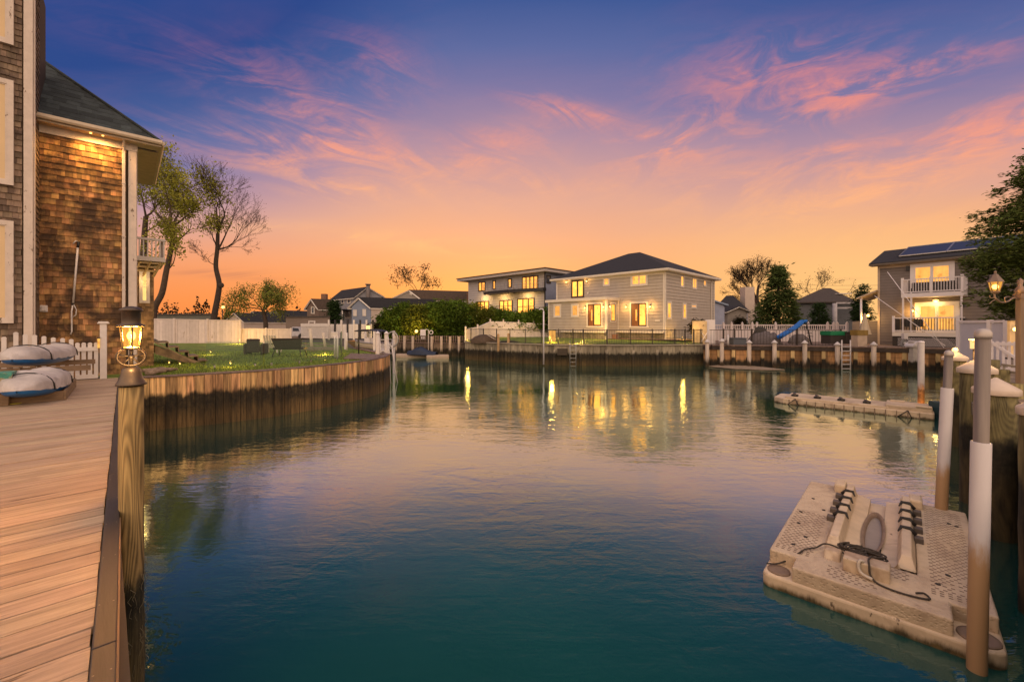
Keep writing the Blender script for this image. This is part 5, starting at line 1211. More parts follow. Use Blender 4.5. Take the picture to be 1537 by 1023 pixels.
boardfence('board_fence', 'lower white board fence stepping down to the right of the tall one', XY(361.8, 36.4), XY(437, 37), GND - .02, (Zp(493.5, 36.4), Zp(494, 37)), 2, WB)
rf = thing('baluster_fence', XY(472, 44, GND), 'white baluster fence with thick top rail in front of the tan shed', 'fence'); m_ = MB(); a, b_ = XY(452, 45), XY(492, 43)
for k in range(24): m_.box(a + (b_ - a) * (k + .5) / 24 + ZU * (GND + .85), (.08, .05, 1.15))
m_.build('balusters', WHITE, rf); m_ = MB(); m_.bar(a + ZU * (GND + 1.55), b_ + ZU * (GND + 1.55), .12, .34); m_.bar(a + ZU * (GND + .25), b_ + ZU * (GND + .25), .1, .12); m_.bar(a + (b_ - a) * .3 + ZU * (GND + 1.95), a + (b_ - a) * .52 + ZU * (GND + 1.95), .1, .12)
for q_ in (.3, .52): m_.box(a + (b_ - a) * q_ + ZU * (GND + 1.8), (.1, .1, .35))
m_.build('rail', WHITE, rf)
pfen = thing('panel_fence', XY(520, 44, GND), 'white panel fence with dark posts in front of the slate cottage', 'fence'); m_ = MB(); a, b_ = XY(494, 44.5), XY(560, 44); 
for k in range(7): m_.obox(a + (b_ - a) * (k + .5) / 7 + ZU * (GND + .9), (b_ - a) / 14 * .93, Vector((0, .03, 0)), ZU * .75)
m_.build('panels', WHITE, pfen)
for k in range(8): m_ = MB(); m_.box(a + (b_ - a) * k / 7 + Vector((0, -.05, GND + 1.05)), (.16, .16, 2.1)); m_.build('post', DARK if k % 2 else WHITE, pfen)
lamp(XY(552, 42.5, 2.6), 60, (1, .6, .18), .2)
gl2 = thing('lantern_post', XY(552.5, 43.2, GND), 'lit garden lantern post in front of the slate cottage', 'lamp'); m_ = MB(); m_.tube([XY(552.5, 43.2, GND), XY(552.5, 43.2, 2.5)], .05, 6); m_.build('stem', DARK, gl2); m_ = MB(); m_.box(XY(552.5, 43.2, 2.75), (.3, .3, .5)); m_.build('glass', MG('post_glow', (1, .6, .2), 2.2), gl2); m_ = MB(); m_.lathe([(.26, 0), (.02, .22)], XY(552.5, 43.2, 3.0), 8); m_.build('cap', DARK, gl2)
pc_ = thing('parked_car', XY(442, 46, GND), 'pale parked car half hidden behind the end of the white fence', 'car'); m_ = MB(); a = XY(438, 46); m_.prism([a + Vector((x, 0, GND + z)) for x, z in ((0, .3), (1.3, .3), (1.35, .75), (.95, .85), (.75, 1.3), (0, 1.35))], Vector((.0, 1.7, 0))); m_.build('body', M('pale_car_paint', (.5, .48, .5), .3), pc_, bevel=.06); m_ = MB(); m_.prism([a + Vector((x, -.01, GND + z)) for x, z in ((.1, .88), (.85, .88), (.72, 1.22), (.1, 1.26))], Vector((0, .02, 0))); m_.build('windscreen', DIMW, pc_)
m_ = MB(); m_.lathe([(.3, -.1), (.32, 0), (.3, .1)], a + Vector((1.05, -.02, GND + .32)), 14, axis=Vector((0, 1, 0))); m_.build('wheel', DARK, pc_)
# white vinyl fence left of the grey house
VF = M('vinyl_fence', (.58, .52, .52), .45, .06, 3)
def vfence(name, label, pts_, npan):
    o = thing(name, pts_[0][0] + ZU * GND, label, 'fence')
    m_ = MB(); pr_ = MB(); 
    for (a, za), (b_, zb_) in zip(pts_, pts_[1:]):
        d_ = (b_ - a).normalized(); nn_ = Vector((d_.y, -d_.x, 0)) * .025; m_.prism([a + ZU * GND - nn_, b_ + ZU * GND - nn_, b_ + ZU * zb_ - nn_, a + ZU * za - nn_], nn_ * 2); pr_.bar(a + ZU * (za + .03), b_ + ZU * (zb_ + .03), .1, .14); pr_.bar(a + ZU * (za - .35) + nn_ * 1.5, b_ + ZU * (zb_ - .35) + nn_ * 1.5, .04, .05)
    m_.build('panels', VF, o); pr_.build('rail', VF, o)
    for (a, za) in pts_: m_ = MB(); m_.box(a + ZU * (GND + za + .25) / 2, (.15, .15, za + .25 - GND)); m_.lathe([(.12, 0), (.02, .12)], a + ZU * (za + .25), 4); m_.build('post', VF, o)
    return o
def vp(px, y, d): return (XY(px, d), Zp(y, d))
vfence('vinyl_fence', 'white vinyl fence stepping up beside the house with the porch room', [vp(699, 495, 39.5), vp(717, 492, 41), vp(736, 483.5, 44), vp(755.5, 484, 44), vp(778.5, 485, 44), vp(801, 486, 44), vp(825, 487, 44)], 6)
ub_ = thing('upturned_boat', XY(726, 37, GND), 'dark upturned dinghy with a rope behind the metal fence', 'dinghy'); m_ = MB(); c = XY(727, 36.8); vs = []
for i in range(11):
    f = i / 10; w_ = 1.25 * (1 - abs(2 * f - 1) ** 2.4) + .02
    for j in range(9): aa = math.pi * j / 8; vs.append(c + Vector((-math.cos(aa) * w_, (f - .5) * 2.2, GND + math.sin(aa) * .75 * (w_ / 1.27) ** .5)))
m_.add(vs, [(i * 9 + j, i * 9 + j + 1, (i + 1) * 9 + j + 1, (i + 1) * 9 + j) for i in range(10) for j in range(8)], True); m_.build('hull', M('dark_brown_hull', (.07, .045, .025), .7, .4, 5), ub_); m_ = MB(); m_.tube([c + Vector((.3, -1.0, GND + .75)), c + Vector((.9, -1.1, GND + .4)), c + Vector((1.6, -1.1, GND + .1))], .03, 6); m_.build('rope', VPOST, ub_)
m_ = MB(); m_.ball(XY(762, 35.9, GND + .02), .8, 12, (1.5, .5, .28)); tag(m_.build('tarp', M('dark_tarp', (.03, .027, .022), .8, .3, 5)), 'dark flat tarp heap on the lawn right of the upturned dinghy', 'tarp')
for px, yt, lab in ((748, 501, 'tan weathered stub pile before the metal fence, left of two'), (763, 500, 'reddish topped stub pile before the metal fence, right of two')): post('stub_pile', px, yt, 34.6, -.6, .10, M('tan_stub_pile', (.34, .22, .10), .8, .3, 5, tide=.9), lab, 'pile', 'stub piles at the grey bulkhead')
# ================================================================ right hand bulkhead and yard
RBK = M('ribbed_bulkhead', (.30, .165, .07), .8, .5, 4, island=.75, grain=(1.3, 1.3, .2), bump=.4, tide=.5, twid=.2, tcol=(.010, .008, .005), lines=(.42, .35))
rb_line = [RB[3] + Vector((-.45, .35, 0)), RB[3], RB[2], RB[1], RB[0]]
rbh = bulkhead('yard_bulkhead', rb_line, 'ribbed timber bulkhead with white capped piles below the yard with the blue slide', RBK, .42, z1=GND, capw=.34)
m_ = MB(); pl = []
for a, b_ in zip(rb_line, rb_line[1:]): n_ = max(1, round((b_ - a).length / .9)); pl += [a + (b_ - a) * (k + .5) / n_ for k in range(n_)]
for p in pl: m_.obox(p + Vector((0, -.075, .55)), Vector((.11, -.03, 0)), Vector((.012, .045, 0)), ZU * .95)
m_.build('ribs', M('rib_boards', (.50, .36, .17), .8, .4, 4, island=.3, grain=(1.3, 1.3, .2), tide=.72, tcol=(.010, .008, .005)), rbh)
m_ = MB()
for a, b_ in zip(rb_line, rb_line[1:]): dd = (b_ - a).normalized(); nn_ = Vector((dd.y, -dd.x, 0)); m_.obox((a + b_) / 2 + nn_ * .10 + ZU * (GND - .14), dd * (b_ - a).length / 2, nn_ * .05, ZU * .13)
m_.build('waler', M('dark_waler', (.045, .032, .024), .8, .4, 4), rbh)
GREYC = M('grey_white_cap', (.50, .47, .46), .5, .1, 5)
CP = M('capped_pile_wood', (.42, .35, .28), .7, .3, 3, grain=(1.5, 1.5, .2), tide=.55, twid=.3, tcol=(.02, .014, .008))
for px, yt, d, lab in ((1061.5, 513, 31.3, 'white capped pile at the corner between the two far bulkheads'), (1083.5, 512, 31.0, 'white capped pile beside the hose reel'), (1124.5, 514, 30.7, 'white capped pile in front of the grey dock box'), (1162.5, 514, 30.2, 'white capped pile below the foot of the blue slide'),
                       (1208, 514.5, 29.7, 'white capped pile right of the blue slide'), (1257, 517, 29.0, 'white capped pile just left of the yard ladder'), (1311.5, 517, 28.4, 'white capped pile left of the lattice skirt')):
    post('capped_pile', px, yt, d, -1.2, .14, CP, lab, 'pile', 'white capped piles of the yard bulkhead', (1.5, .20), GREYC)
p = XY(1371, 27.7); o = thing('bird_box_pile', (p.x, p.y, 0), 'square white post with a little roofed box top before the lattice', 'post'); m_ = MB(); m_.box(p + ZU * .8, (.36, .36, 2.4)); m_.build('shaft', M('grey_white_post', (.40, .37, .34), .6, .2, 3, tide=.7), o); m_ = MB(); zc = Zp(519, 27.7)
m_.prism([p + Vector((-.36, -.32, zc)), p + Vector((.36, -.32, zc)), p + Vector((0, -.32, zc + .34))], Vector((0, .64, 0))); m_.box(p + ZU * (zc - .05), (.62, .5, .08)); m_.build('roof', GREYC, o)
o = thing('hose_reel', XY(1091, 31.2, GND), 'white hose reel on an arm beside the capped pile', 'reel'); m_ = MB(); c = XY(1092.5, 31.2, Zp(510.5, 31.2)); m_.lathe([(.42, -.06), (.42, .06)], c, 16, axis=Vector((.9, -.4, 0)).normalized()); m_.build('drum', GREYC, o); m_ = MB(); m_.tube([XY(1083, 31.1, 2.0), c], .06, 6); m_.build('arm', GREYC, o)
o = thing('yard_ladder', XY(1269, 28.9, 0), 'pale metal ladder down the yard bulkhead', 'ladder'); m_ = MB()
for px in (1263.5, 1276.5): m_.tube([XY(px, 28.6, -.2), XY(px, 28.6, 2.05)], .04, 6)
m_.build('side_rail', GREYC, o); m_ = MB()
for k in range(6): m_.bar(XY(1263.5, 28.58, .1 + k * .3), XY(1276.5, 28.58, .1 + k * .3), .06, .05)
m_.build('rungs', GREYC, o)
sand = MB(); ps = [G(px, y, .03) for px, y in ((1064, 550), (1080, 548.3), (1120, 549), (1150, 552), (1178, 555.2), (1150, 555.5), (1100, 553.5))]; sand.prism(ps, ZU * .05); tag(sand.build('sand_bar', M('wet_sand', (.26, .20, .14), .8, .3, 4)), kind='structure')
YARD = M('yard_boards', (.17, .12, .095), .9, .35, 3, bump=.3, blot=((.08, .055, .04), 1.2, .6))
sheet('yard', [p + Vector((0, .25, 0)) for p in (RB[3], RB[2], RB[1], RB[0])] + [Vector((34, 27, 0)), Vector((36, 44, 0)), Vector((16, 44, 0))], GND + .012, YARD)
# yard fence (dark) and white lattice topped fence
ironfence('yard_fence', [RB[3] + Vector((.6, 1.6, 0)), XY(1262, 31.2)], 'thin dark mesh fence along the yard behind the capped piles', GND, GND + 1.2, [], .22)
yf = bpy.data.objects['yard_fence']
for px in (1086, 1102, 1128.5, 1196.5, 1262): m_ = MB(); p = online([RB[3] + Vector((.3, 1.6, 0)), XY(1263, 31.2)], px); m_.box(p + ZU * (GND + .64), (.09, .09, 1.28)); m_.build('post', IRON, yf)
lf2 = thing('lattice_fence', XY(1170, 42, GND), 'long white vinyl fence with lattice top behind the blue slide', 'fence'); a, b_ = XY(1068, 42.5), XY(1272, 38.0); d_ = (b_ - a).normalized(); L = (b_ - a).length; nn_ = Vector((d_.y, -d_.x, 0))
z0a = 3.05
m_ = MB(); m_.obox((a + b_) / 2 + ZU * (GND + z0a - .45) / 2, d_ * L / 2, nn_ * .03, ZU * (z0a - .45 - GND) / 2); m_.build('panels', VF, lf2); m_ = MB(); m_.bar(a + ZU * z0a, b_ + ZU * z0a, .09, .1); m_.bar(a + ZU * (z0a - .45), b_ + ZU * (z0a - .45), .09, .1); m_.build('rail', VF, lf2); m_ = MB()
for k in range(int(L / .16)): m_.box(a + d_ * (k + .5) * .16 + ZU * (z0a - .23), (.055, .03, .36))
m_.build('lattice', VF, lf2)
for px in (1086, 1098, 1114, 1129, 1136, 1164, 1213, 1242, 1251, 1256.5, 1271): p = online([a, b_], px); m_ = MB(); m_.box(p + nn_ * .06 + ZU * (GND + z0a + .2) / 2, (.16, .16, z0a + .2 - GND)); m_.lathe([(.13, 0), (.02, .12)], p + nn_ * .06 + ZU * (z0a + .2), 4); m_.build('post', VF, lf2)
# slide
SLB = M('blue_plastic', (.004, .11, .42), .35, .1, 4)
sl_ = thing('slide', XY(1190, 33, GND), 'bright blue plastic slide with slim metal legs in the yard', 'slide'); dS = 33.0
prof = [(1207.5, 482.5), (1203, 483.5), (1198, 488), (1190, 494), (1183, 498), (1176, 502), (1168, 507)]; pts3 = [P(px, py, dS) for px, py in prof]; m_ = MB(); wv = Vector((.12, .6, 0)); vs = []
for p in pts3:
    for f, h in ((-.5, .16), (-.42, .16), (-.38, .0), (.38, .0), (.42, .16), (.5, .16)): vs.append(p + wv * f + ZU * h)
m_.add(vs, [(i * 6 + j, i * 6 + j + 1, (i + 1) * 6 + j + 1, (i + 1) * 6 + j) for i in range(6) for j in range(5)], True); ch_ = m_.build('chute', SLB, sl_); md = ch_.modifiers.new('thick', 'SOLIDIFY'); md.thickness = .12
m_ = MB(); m_.tube([P(1207, 483, dS - .3), P(1210, 482, dS - .3), P(1211.5, 481, dS - .3)], .07, 6); m_.tube([P(1207, 483, dS + .3), P(1211.5, 481, dS + .3)], .07, 6); m_.build('handrail', SLB, sl_)
for q_ in (-.28, .28):
    m_ = MB(); m_.tube([P(1210, 483, dS + q_), XY(1218, dS + q_, GND)], .045, 6); m_.build('leg', DARK, sl_); m_ = MB(); m_.tube([P(1186, 498, dS + q_), XY(1189, dS + q_, GND)], .03, 6); m_.build('brace', STEEL, sl_)
m_ = MB()
for k in range(5): a = P(1211 + k * 1.3, 486 + k * 4.6, dS); m_.bar(a + Vector((0, -.28, 0)), a + Vector((0, .28, 0)), .07, .04)
m_.build('steps', DARK, sl_)
def crate(name, px0, px1, y0, y1, d, dep, mat, label, cat, lid=None, lidz=.06, par=None):
    o = thing(name, XY((px0 + px1) / 2, d, GND), label, cat); m_ = MB(); a, b_ = XY(px0, d), XY(px1, d); z0 = max(GND, Zp(y1, d)); z1 = Zp(y0, d); m_.prism([a + ZU * z0, b_ + ZU * z0, b_ + ZU * (z0 + dep) + Vector((0, dep, -dep)), a + Vector((0, dep, z0))], ZU * (z1 - z0)); m_.build('box', mat, o, bevel=.02)
    m_ = MB(); e = .04; m_.prism([a + Vector((-e, -e, z1)), b_ + Vector((e, -e, z1)), b_ + Vector((e, dep + e, z1)), a + Vector((-e, dep + e, z1))], ZU * lidz); m_.build('lid', lid or mat, o, bevel=.015); return o
crate('dock_box', 1101, 1121, 508, 517, 32.6, .8, M('slate_plastic', (.075, .085, .10), .55, .1, 4), 'slate grey dock storage box behind the thin yard fence', 'storage box')
crate('dark_crate', 1247, 1270, 503, 516, 30.6, 1.0, M('dark_crate', (.035, .028, .024), .7, .2, 4), 'dark storage crate with green lid in the yard', 'crate', M('green_plastic', (.01, .17, .07), .45, .1, 3), .3)
crate('dark_crate', 1271, 1283, 499, 516, 30.4, 1.0, M('dark_crate', (.03, .02, .02)), 'black slatted bin beside the green lidded crate', 'bin')
def heap(px, d, w, dd, h, mat, label, seed):
    m_ = MB(); q_ = random.Random(seed); c = XY(px, d, GND); vs = []; N_ = 12; M_ = 8
    for i in range(M_ + 1):
        for j in range(N_):
            a = 2 * math.pi * j / N_; r_ = math.cos(math.pi / 2 * i / M_) ** .7; vs.append(c + Vector((math.cos(a) * w * r_ * q_.uniform(.9, 1.1), math.sin(a) * dd * r_, math.sin(math.pi / 2 * i / M_) * h * q_.uniform(.85, 1.12))))
    m_.add(vs, [(i * N_ + j, i * N_ + (j + 1) % N_, (i + 1) * N_ + (j + 1) % N_, (i + 1) * N_ + j) for i in range(M_) for j in range(N_)], True); return tag(m_.build('covered_heap', mat), label, 'heap')
heap(1148, 34, 1.35, .7, 1.0, M('grey_tarp', (.10, .085, .085), .8, .3, 4, bump=.3), 'grey tarp covered heap behind the yard fence left of the slide', 3)
heap(1141, 35.2, .7, .5, 1.35, M('dark_tarp', (.03, .027, .022)), 'dark covered mound behind the grey tarp heap', 5)
heap(1199, 35.5, .9, .5, .75, M('grey_tarp', (.1, .085, .085)), 'small grey covered heap just right of the blue slide', 8)
# umbrella, planter
pl_ = thing('pillar_planter', XY(1294, 29.8, GND), 'short white board pillar box at the edge of the yard', 'planter'); m_ = MB(); a, b_ = XY(1287.5, 29.4), XY(1302, 29.4); m_.prism([a + ZU * GND, b_ + ZU * GND, b_ + Vector((.0, .6, GND)), a + Vector((0, .6, GND))], ZU * .85); m_.build('box', M('pale_boards', (.42, .33, .25), .7, .2, 3), pl_, bevel=.02); m_ = MB(); m_.prism([a + Vector((-.03, -.03, GND + .85)), b_ + Vector((.03, -.03, GND + .85)), b_ + Vector((.03, .63, GND + .85)), a + Vector((-.03, .63, GND + .85))], ZU * .36); m_.build('top', M('amber_stain', (.22, .14, .03), .7, .3, 6), pl_)
um = thing('closed_umbrella', XY(1296, 33, GND), 'closed cream patio umbrella lit from beside by the porch lamp', 'umbrella'); c = XY(1298, 32.6); m_ = MB(); m_.tube([c + ZU * GND, c + ZU * 4.0], .03, 8); m_.build('pole', STEEL, um); m_ = MB(); vs = []
for i in range(9):
    f = i / 8
    for j in range(24): a = 2 * math.pi * j / 24; r_ = (.06 + .26 * (1 - f) ** 1.1) * (1 + .28 * math.cos(a * 8)); vs.append(c + Vector((math.cos(a) * r_, math.sin(a) * r_, 2.35 + 1.6 * f)))
m_.add(vs, [(i * 24 + j, i * 24 + (j + 1) % 24, (i + 1) * 24 + (j + 1) % 24, (i + 1) * 24 + j) for i in range(8) for j in range(24)], True); m_.build('canopy', M('cream_canvas', (.50, .42, .30), .8, .1, 4), um)

# ================================================================ right house with balconies
SIDR = M('taupe_clapboard', (.165, .14, .13), .7, .12, 2, lines=(.22, .32))
HL = XY(1318, 33.6); HD = Vector((.573, -.82, 0)); rh = thing('balcony_house', HL + ZU * GND, 'dark taupe clapboard house with two lit balconies and solar panels on its roof', 'house'); rf_ = Face(HL, HD, (-.82, -.573)); LR = 10.0
c4_ = lambda a: tuple(v / 4.65 + (1260 if i % 2 == 0 else 340) for i, v in enumerate(a))
EZR = rf_.tz(*c4_((560, 243)))[1] - .1
m_ = MB(); m_.prism([rf_.at(0, GND), rf_.at(LR, GND), rf_.at(LR, GND, -7), rf_.at(0, GND, -7)], ZU * (EZR - GND)); m_.prism([rf_.at(.0, EZR), rf_.at(.0, EZR, -7), rf_.at(.0, EZR + 1.3, -3.5)], rf_.d * .1); m_.build('wall_core', SIDR, rh)
m_ = MB(); rf_.siding(m_, 0, LR, 1.76, EZR, .22, .03); m_.build('siding', SIDR, rh)
m_ = MB(); rf_.box(m_, -.02, .12, GND, EZR, 0, .05); rf_.box(m_, 0, LR, EZR - .2, EZR, .022, .06); rf_.box(m_, -.4, LR, EZR, EZR + .05, -.1, .45); m_.build('trim', M('tan_house_trim', (.42, .33, .24), .6, .1, 4), rh)
def rp(t_, o_): return rf_.at(t_, EZR + .10 + (.5 - o_) * .36, o_)
m_ = MB(); m_.prism([rp(-.45, .5), rp(LR, .5), rp(LR, -3.5), rp(-.45, -3.5)], ZU * .12); m_.prism([rp(-.45, -3.5), rp(LR, -3.5), rf_.at(LR, EZR + .1, -7.5), rf_.at(-.45, EZR + .1, -7.5)], ZU * .12); m_.build('roof', ROOFD, rh)
m_ = MB(); m_.bar(rp(-.45, .53), rp(LR, .53), .1, .12); m_.build('gutter', M('bronze_gutter', (.11, .085, .065), .5), rh)
SOLAR = M('solar_glass', (.03, .036, .05), .35, .2, 3, spec=.35)
for t0, t1 in ((1.15, 3.75), (3.8, 6.2), (6.25, 8.6)):
    m_ = MB(); q4 = [rp(t0, -.5) + ZU * .2, rp(t1, -.5) + ZU * .2, rp(t1, -3.3) + ZU * .2, rp(t0, -3.3) + ZU * .2]; m_.prism(q4, ZU * .06); so_ = m_.build('solar_panel', SOLAR, rh); m_ = MB()
    for a, b_ in zip(q4, q4[1:] + q4[:1]): m_.bar(a + ZU * .05, b_ + ZU * .05, .05, .07)
    m_.build('frame', STEEL, so_)
GLOWR = MG('lit_room', (1, .44, .09), 1.2, .35, 3, .55)
a = rf_.rect(c4_((522, 272, 775, 384))); window(rf_, (a[0], a[1], a[2] - .8, a[3]), rh, WHITE2, WHITE2, GLOWR, 2, 1, .22, .08)
a = rf_.rect(c4_((556, 545, 810, 700))); window(rf_, (a[0], a[1], a[2] - .25, a[3]), rh, WHITE2, WTRIM, GLOWR, 2, 1, .22, .09)
for k, (pxy, e) in enumerate((((515, 588), 40), ((858, 548), 0), ((480, 292), 0))):
    tq, zq = rf_.tz(*c4_(pxy))
    if e: wlamp(rf_, tq, zq, rh, e)
    else: m_ = MB(); rf_.box(m_, tq - .10, tq + .10, zq - .18, zq + .18, .02, .16); m_.build('wall_lamp', DARK, rh)
tq, zq = rf_.tz(*c4_((678, 518))); m_ = MB(); m_.lathe([(.0, -.14), (.14, -.06), (.16, .06), (.02, .1)], rf_.at(tq, zq, .25), 12); m_.build('porch_lamp', SOFTB, rh); lamp(rf_.at(tq, zq - .3, .5), 26, (1, .6, .2), .12)
def deck(face, t0, t1, z, dep, rail, labels, parent, lowz=None, pw=.14, split=None, balmat=None):
    m_ = MB(); face.box(m_, t0, t1, z - .30, z, 0.02, dep); m_.build('balcony_floor', WHITE2 if lowz is None else WTRIM, parent)
    m_ = MB(); n_ = int((t1 - t0) / .14)
    for k in range(n_): tt = t0 + (k + .5) * (t1 - t0) / n_; face.box(m_, tt - .018, tt + .018, z + .12, z + rail - .05, dep - .06, dep - .025)
    for s_ in (t0 + .02, t1 - .02):
        for k in range(int(dep / .14)): o_ = (k + .5) * .14; face.box(m_, s_ - .018, s_ + .018, z + .12, z + rail - .05, o_ - .018, o_ + .018)
    m_.build('balusters', balmat or WHITE2, parent); m_ = MB()
    face.box(m_, t0, t1, z + rail - .05, z + rail + .02, dep - .08, dep - .005); face.box(m_, t0, t1, z + .06, z + .13, dep - .075, dep - .01)
    for s_ in (t0 + .04, t1 - .04): face.box(m_, s_ - .03, s_ + .03, z + rail - .048, z + rail + .018, .02, dep - .09); face.box(m_, s_ - .03, s_ + .03, z + .062, z + .128, .02, dep - .09)
    m_.build('rail', WHITE2, parent)
    for s_ in [t0 + .07, t1 - .07] + ([(t0 + t1) / 2] if split else []): m_ = MB(); face.box(m_, s_ - pw / 2, s_ + pw / 2, z, z + rail + .14, dep - .11, dep + .03); m_.build('post', WHITE2, parent)
bf = Face(rf_.at(0, 0, 1.5), HD, (-.82, -.573)); t0, z0 = bf.tz(*c4_((430, 470))); t1, _ = bf.tz(*c4_((866, 455)))
deck(rf_, t0, t1, z0 + .02, 1.5, 1.02, None, rh, split=True)
bf = Face(rf_.at(0, 0, 2.0), HD, (-.82, -.573)); u0, _ = bf.tz(*c4_((368, 730))); u1, _ = bf.tz(*c4_((838, 725))); zl = bf.tz(*c4_((600, 737)))[1]
deck(rf_, u0, u1, zl, 2.0, 1.05, None, rh, lowz=1, balmat=DARK)
m_ = MB(); rf_.box(m_, u0, u1, GND + .02, zl - .31, 1.9, 1.94); m_.build('deck_skirt', M('dark_skirt', (.035, .028, .022), .8), rh)
m_ = MB(); n_ = 34
for k in range(n_):
    tt = u0 + .3 + (u1 - u0 - .3) * k / n_; hgt = zl - .4 - GND
    for s_ in (-1, 1): te = min(max(tt + s_ * hgt * .9, u0 + .3), u1); a = rf_.at(tt + .0, GND + .05, 1.965 + .012 * s_); b_ = rf_.at(te, GND + .05 + abs(te - tt), 1.965 + .012 * s_); m_.bar(a, b_, .012, .035, up=rf_.n)
m_.build('lattice_skirt', WHITE2, rh)
m_ = MB(); tpost = rf_.tz(*c4_((440, 600)))[0]
for t_ in (t0 + .1, t0 + .55, t1 - .1): m_ = MB(); rf_.box(m_, t_ - .05, t_ + .05, zl, z0 - .28, 1.38, 1.48); m_.build('balcony_post', WHITE2, rh)
# side porch on the left
m_ = MB(); e0 = rf_.at(-1.1, 0, .2); zq = Zp(446, 33.5); m_.prism([rf_.at(.02, zq + .45, .5), rf_.at(-1.25, zq - .10, .5), rf_.at(-1.25, zq + .02, .5), rf_.at(.02, zq + .57, .5)], -rf_.n * 3.5); m_.build('porch_roof', M('tan_house_trim', (.42, .33, .24)), rh); m_ = MB(); m_.tube([rf_.at(-1.0, GND, .3), rf_.at(-1.0, zq, .3)], .08, 8); m_.build('porch_post', WHITE2, rh)
m_ = MB(); m_.prism([rf_.at(-1.9, GND, -.8), rf_.at(.0, GND, -.8), rf_.at(0, Zp(481, 34), -.8), rf_.at(-1.9, Zp(482, 34), -.8)], -rf_.n * 2.0); m_.build('porch_wall', SIDR, rh); lamp(rf_.at(-.6, 3.6, .5), 80, (1, .55, .16), .15)
m_ = MB(); m_.ball(rf_.at(-.55, Zp(473, 33.6), .25), .11, 8); m_.build('porch_bulb', SOFTB, rh)
lamp(rf_.at((u0 + u1) / 2, zl + 1.9, 1.1), 40, (1, .58, .17), .2, 'SPOT', 'deck_wash', 150, rf_.at((u0 + u1) / 2, zl + 1.2, 0))
for nm, tt, dd_, lab in (('patio_chair', .42, .8, 'dark patio chair on the lower balcony left of the glass doors'), ('patio_chair', .62, .9, 'dark patio chair on the lower balcony before the glass doors')):
    tb_ = u0 + (u1 - u0) * tt - .9; o = thing(nm, rf_.at(tb_, zl, dd_), lab, 'chair'); m_ = MB(); rf_.box(m_, tb_ - .27, tb_ + .27, zl + .38, zl + .45, dd_ - .25, dd_ + .25); m_.build('seat', DARK, o); m_ = MB(); rf_.box(m_, tb_ - .27, tb_ + .27, zl + .45, zl + .95, dd_ + .2, dd_ + .25); m_.build('backrest', DARK, o)
    for x in (-.24, .24):
        for y in (-.22, .22): m_ = MB(); rf_.box(m_, tb_ + x - .02, tb_ + x + .02, zl, zl + .38, dd_ + y - .02, dd_ + y + .02); m_.build('leg', DARK, o)
for k, (tt, w_) in enumerate(((.28, .5), (.62, .7))):
    tb_ = t0 + (t1 - t0) * tt; o = thing('patio_sofa', rf_.at(tb_, z0, .7), ('dark cushioned seat on the upper balcony left of the middle post', 'long dark cushioned seat on the upper balcony right of the middle post')[k], 'seat'); m_ = MB(); rf_.box(m_, tb_ - w_, tb_ + w_, z0 + .14, z0 + .42, .45, 1.0); m_.build('cushion', WICK, o, bevel=.05); m_ = MB(); rf_.box(m_, tb_ - w_, tb_ + w_, z0 + .42, z0 + .85, .45, .6); m_.build('backrest', WICK, o, bevel=.05); m_ = MB(); rf_.box(m_, tb_ - w_ + .1, tb_ + w_ - .1, z0 + .02, z0 + .14, .5, .95); m_.build('base', DARK, o)
# white guy poles of the sunshade in front of the deck
for k, (x0, y0, x1, y1) in enumerate(((1332, 408, 1417, 522), (1313, 444, 1419, 519))):
    m_ = MB(); m_.tube([P(x0, y0, 30.5), P(x1, y1, 27.2)], .022, 6); tag(m_.build('guy_line', WHITE2), ('long thin white line slanting down past the upper balcony corner', 'long thin white line slanting down past the lower balcony railing')[k], 'line', 'white slanting lines')
o = thing('standing_fan', XY(1358, 28.6, GND), 'round grey caged fan with white motor box before the lattice skirt', 'fan'); m_ = MB(); c = XY(1358, 28.7, Zp(515.5, 28.7)); m_.tube([c + Vector((math.cos(k * math.pi / 10) * .27, 0, math.sin(k * math.pi / 10) * .30)) for k in range(21)], .045, 6, False); m_.lathe([(.22, -.03), (.22, .03)], c + Vector((0, .05, 0)), 16, axis=Vector((0, 1, 0))); m_.build('cage', M('grey_plastic', (.17, .17, .18), .5), o); m_ = MB(); m_.ball(c + Vector((0, -.04, 0)), .11, 10); m_.build('hub', GREYC, o); m_ = MB(); m_.box(c + ZU * .52, (.28, .2, .4)); m_.build('motor_box', GREYC, o)

# ================================================================ near right: piles, poles, floating docks
CAPW = M('white_pile_cap', (.52, .43, .34), .45, .2, 3, blot=((.30, .22, .15), 2.4, .6))
NR0 = Vector((.7135, .7007, 0))
def cone_pile(px_, d, r, capz, label, rc, mat=PILEG):
    p = XY(px_, d); o = thing('capped_dock_pile', (p.x, p.y, 0), label, 'pile', 'thick green timber piles with white conical caps')
    m_ = MB(); pr = [(r * (1 + .018 * math.sin(i * 1.7)), -1.6 + i * (capz + 1.58) / 18) for i in range(19)]; m_.lathe(pr, p, 26); m_.build('shaft', mat, o)
    m_ = MB(); m_.lathe([(rc * .99, capz - .04), (rc, capz - .035), (rc * 1.005, capz + .03), (rc * .97, capz + .045), (rc * .5, capz + .045 + rc * .33), (rc * .06, capz + .045 + rc * .62), (0, capz + .048 + rc * .63)], p, 28); m_.build('cap', CAPW, o)
    return p
pD = cone_pile(1578, 4.43, .225, 2.17, 'nearest thick green timber pile at the right edge, its white cap lowest', .245)
pC = cone_pile(1495, 6.17, .215, 2.12, 'thick green timber pile with oval grain knot directly behind the near metal pole', .25)
pB = cone_pile(1466, 7.3, .21, 2.30, 'timber pile with brightly lit white cap between the two metal poles', .25)
pA = cone_pile(1433.5, 10.8, .21, 2.22, 'farther timber pile whose white cap shows just behind the farther metal pole', .25)
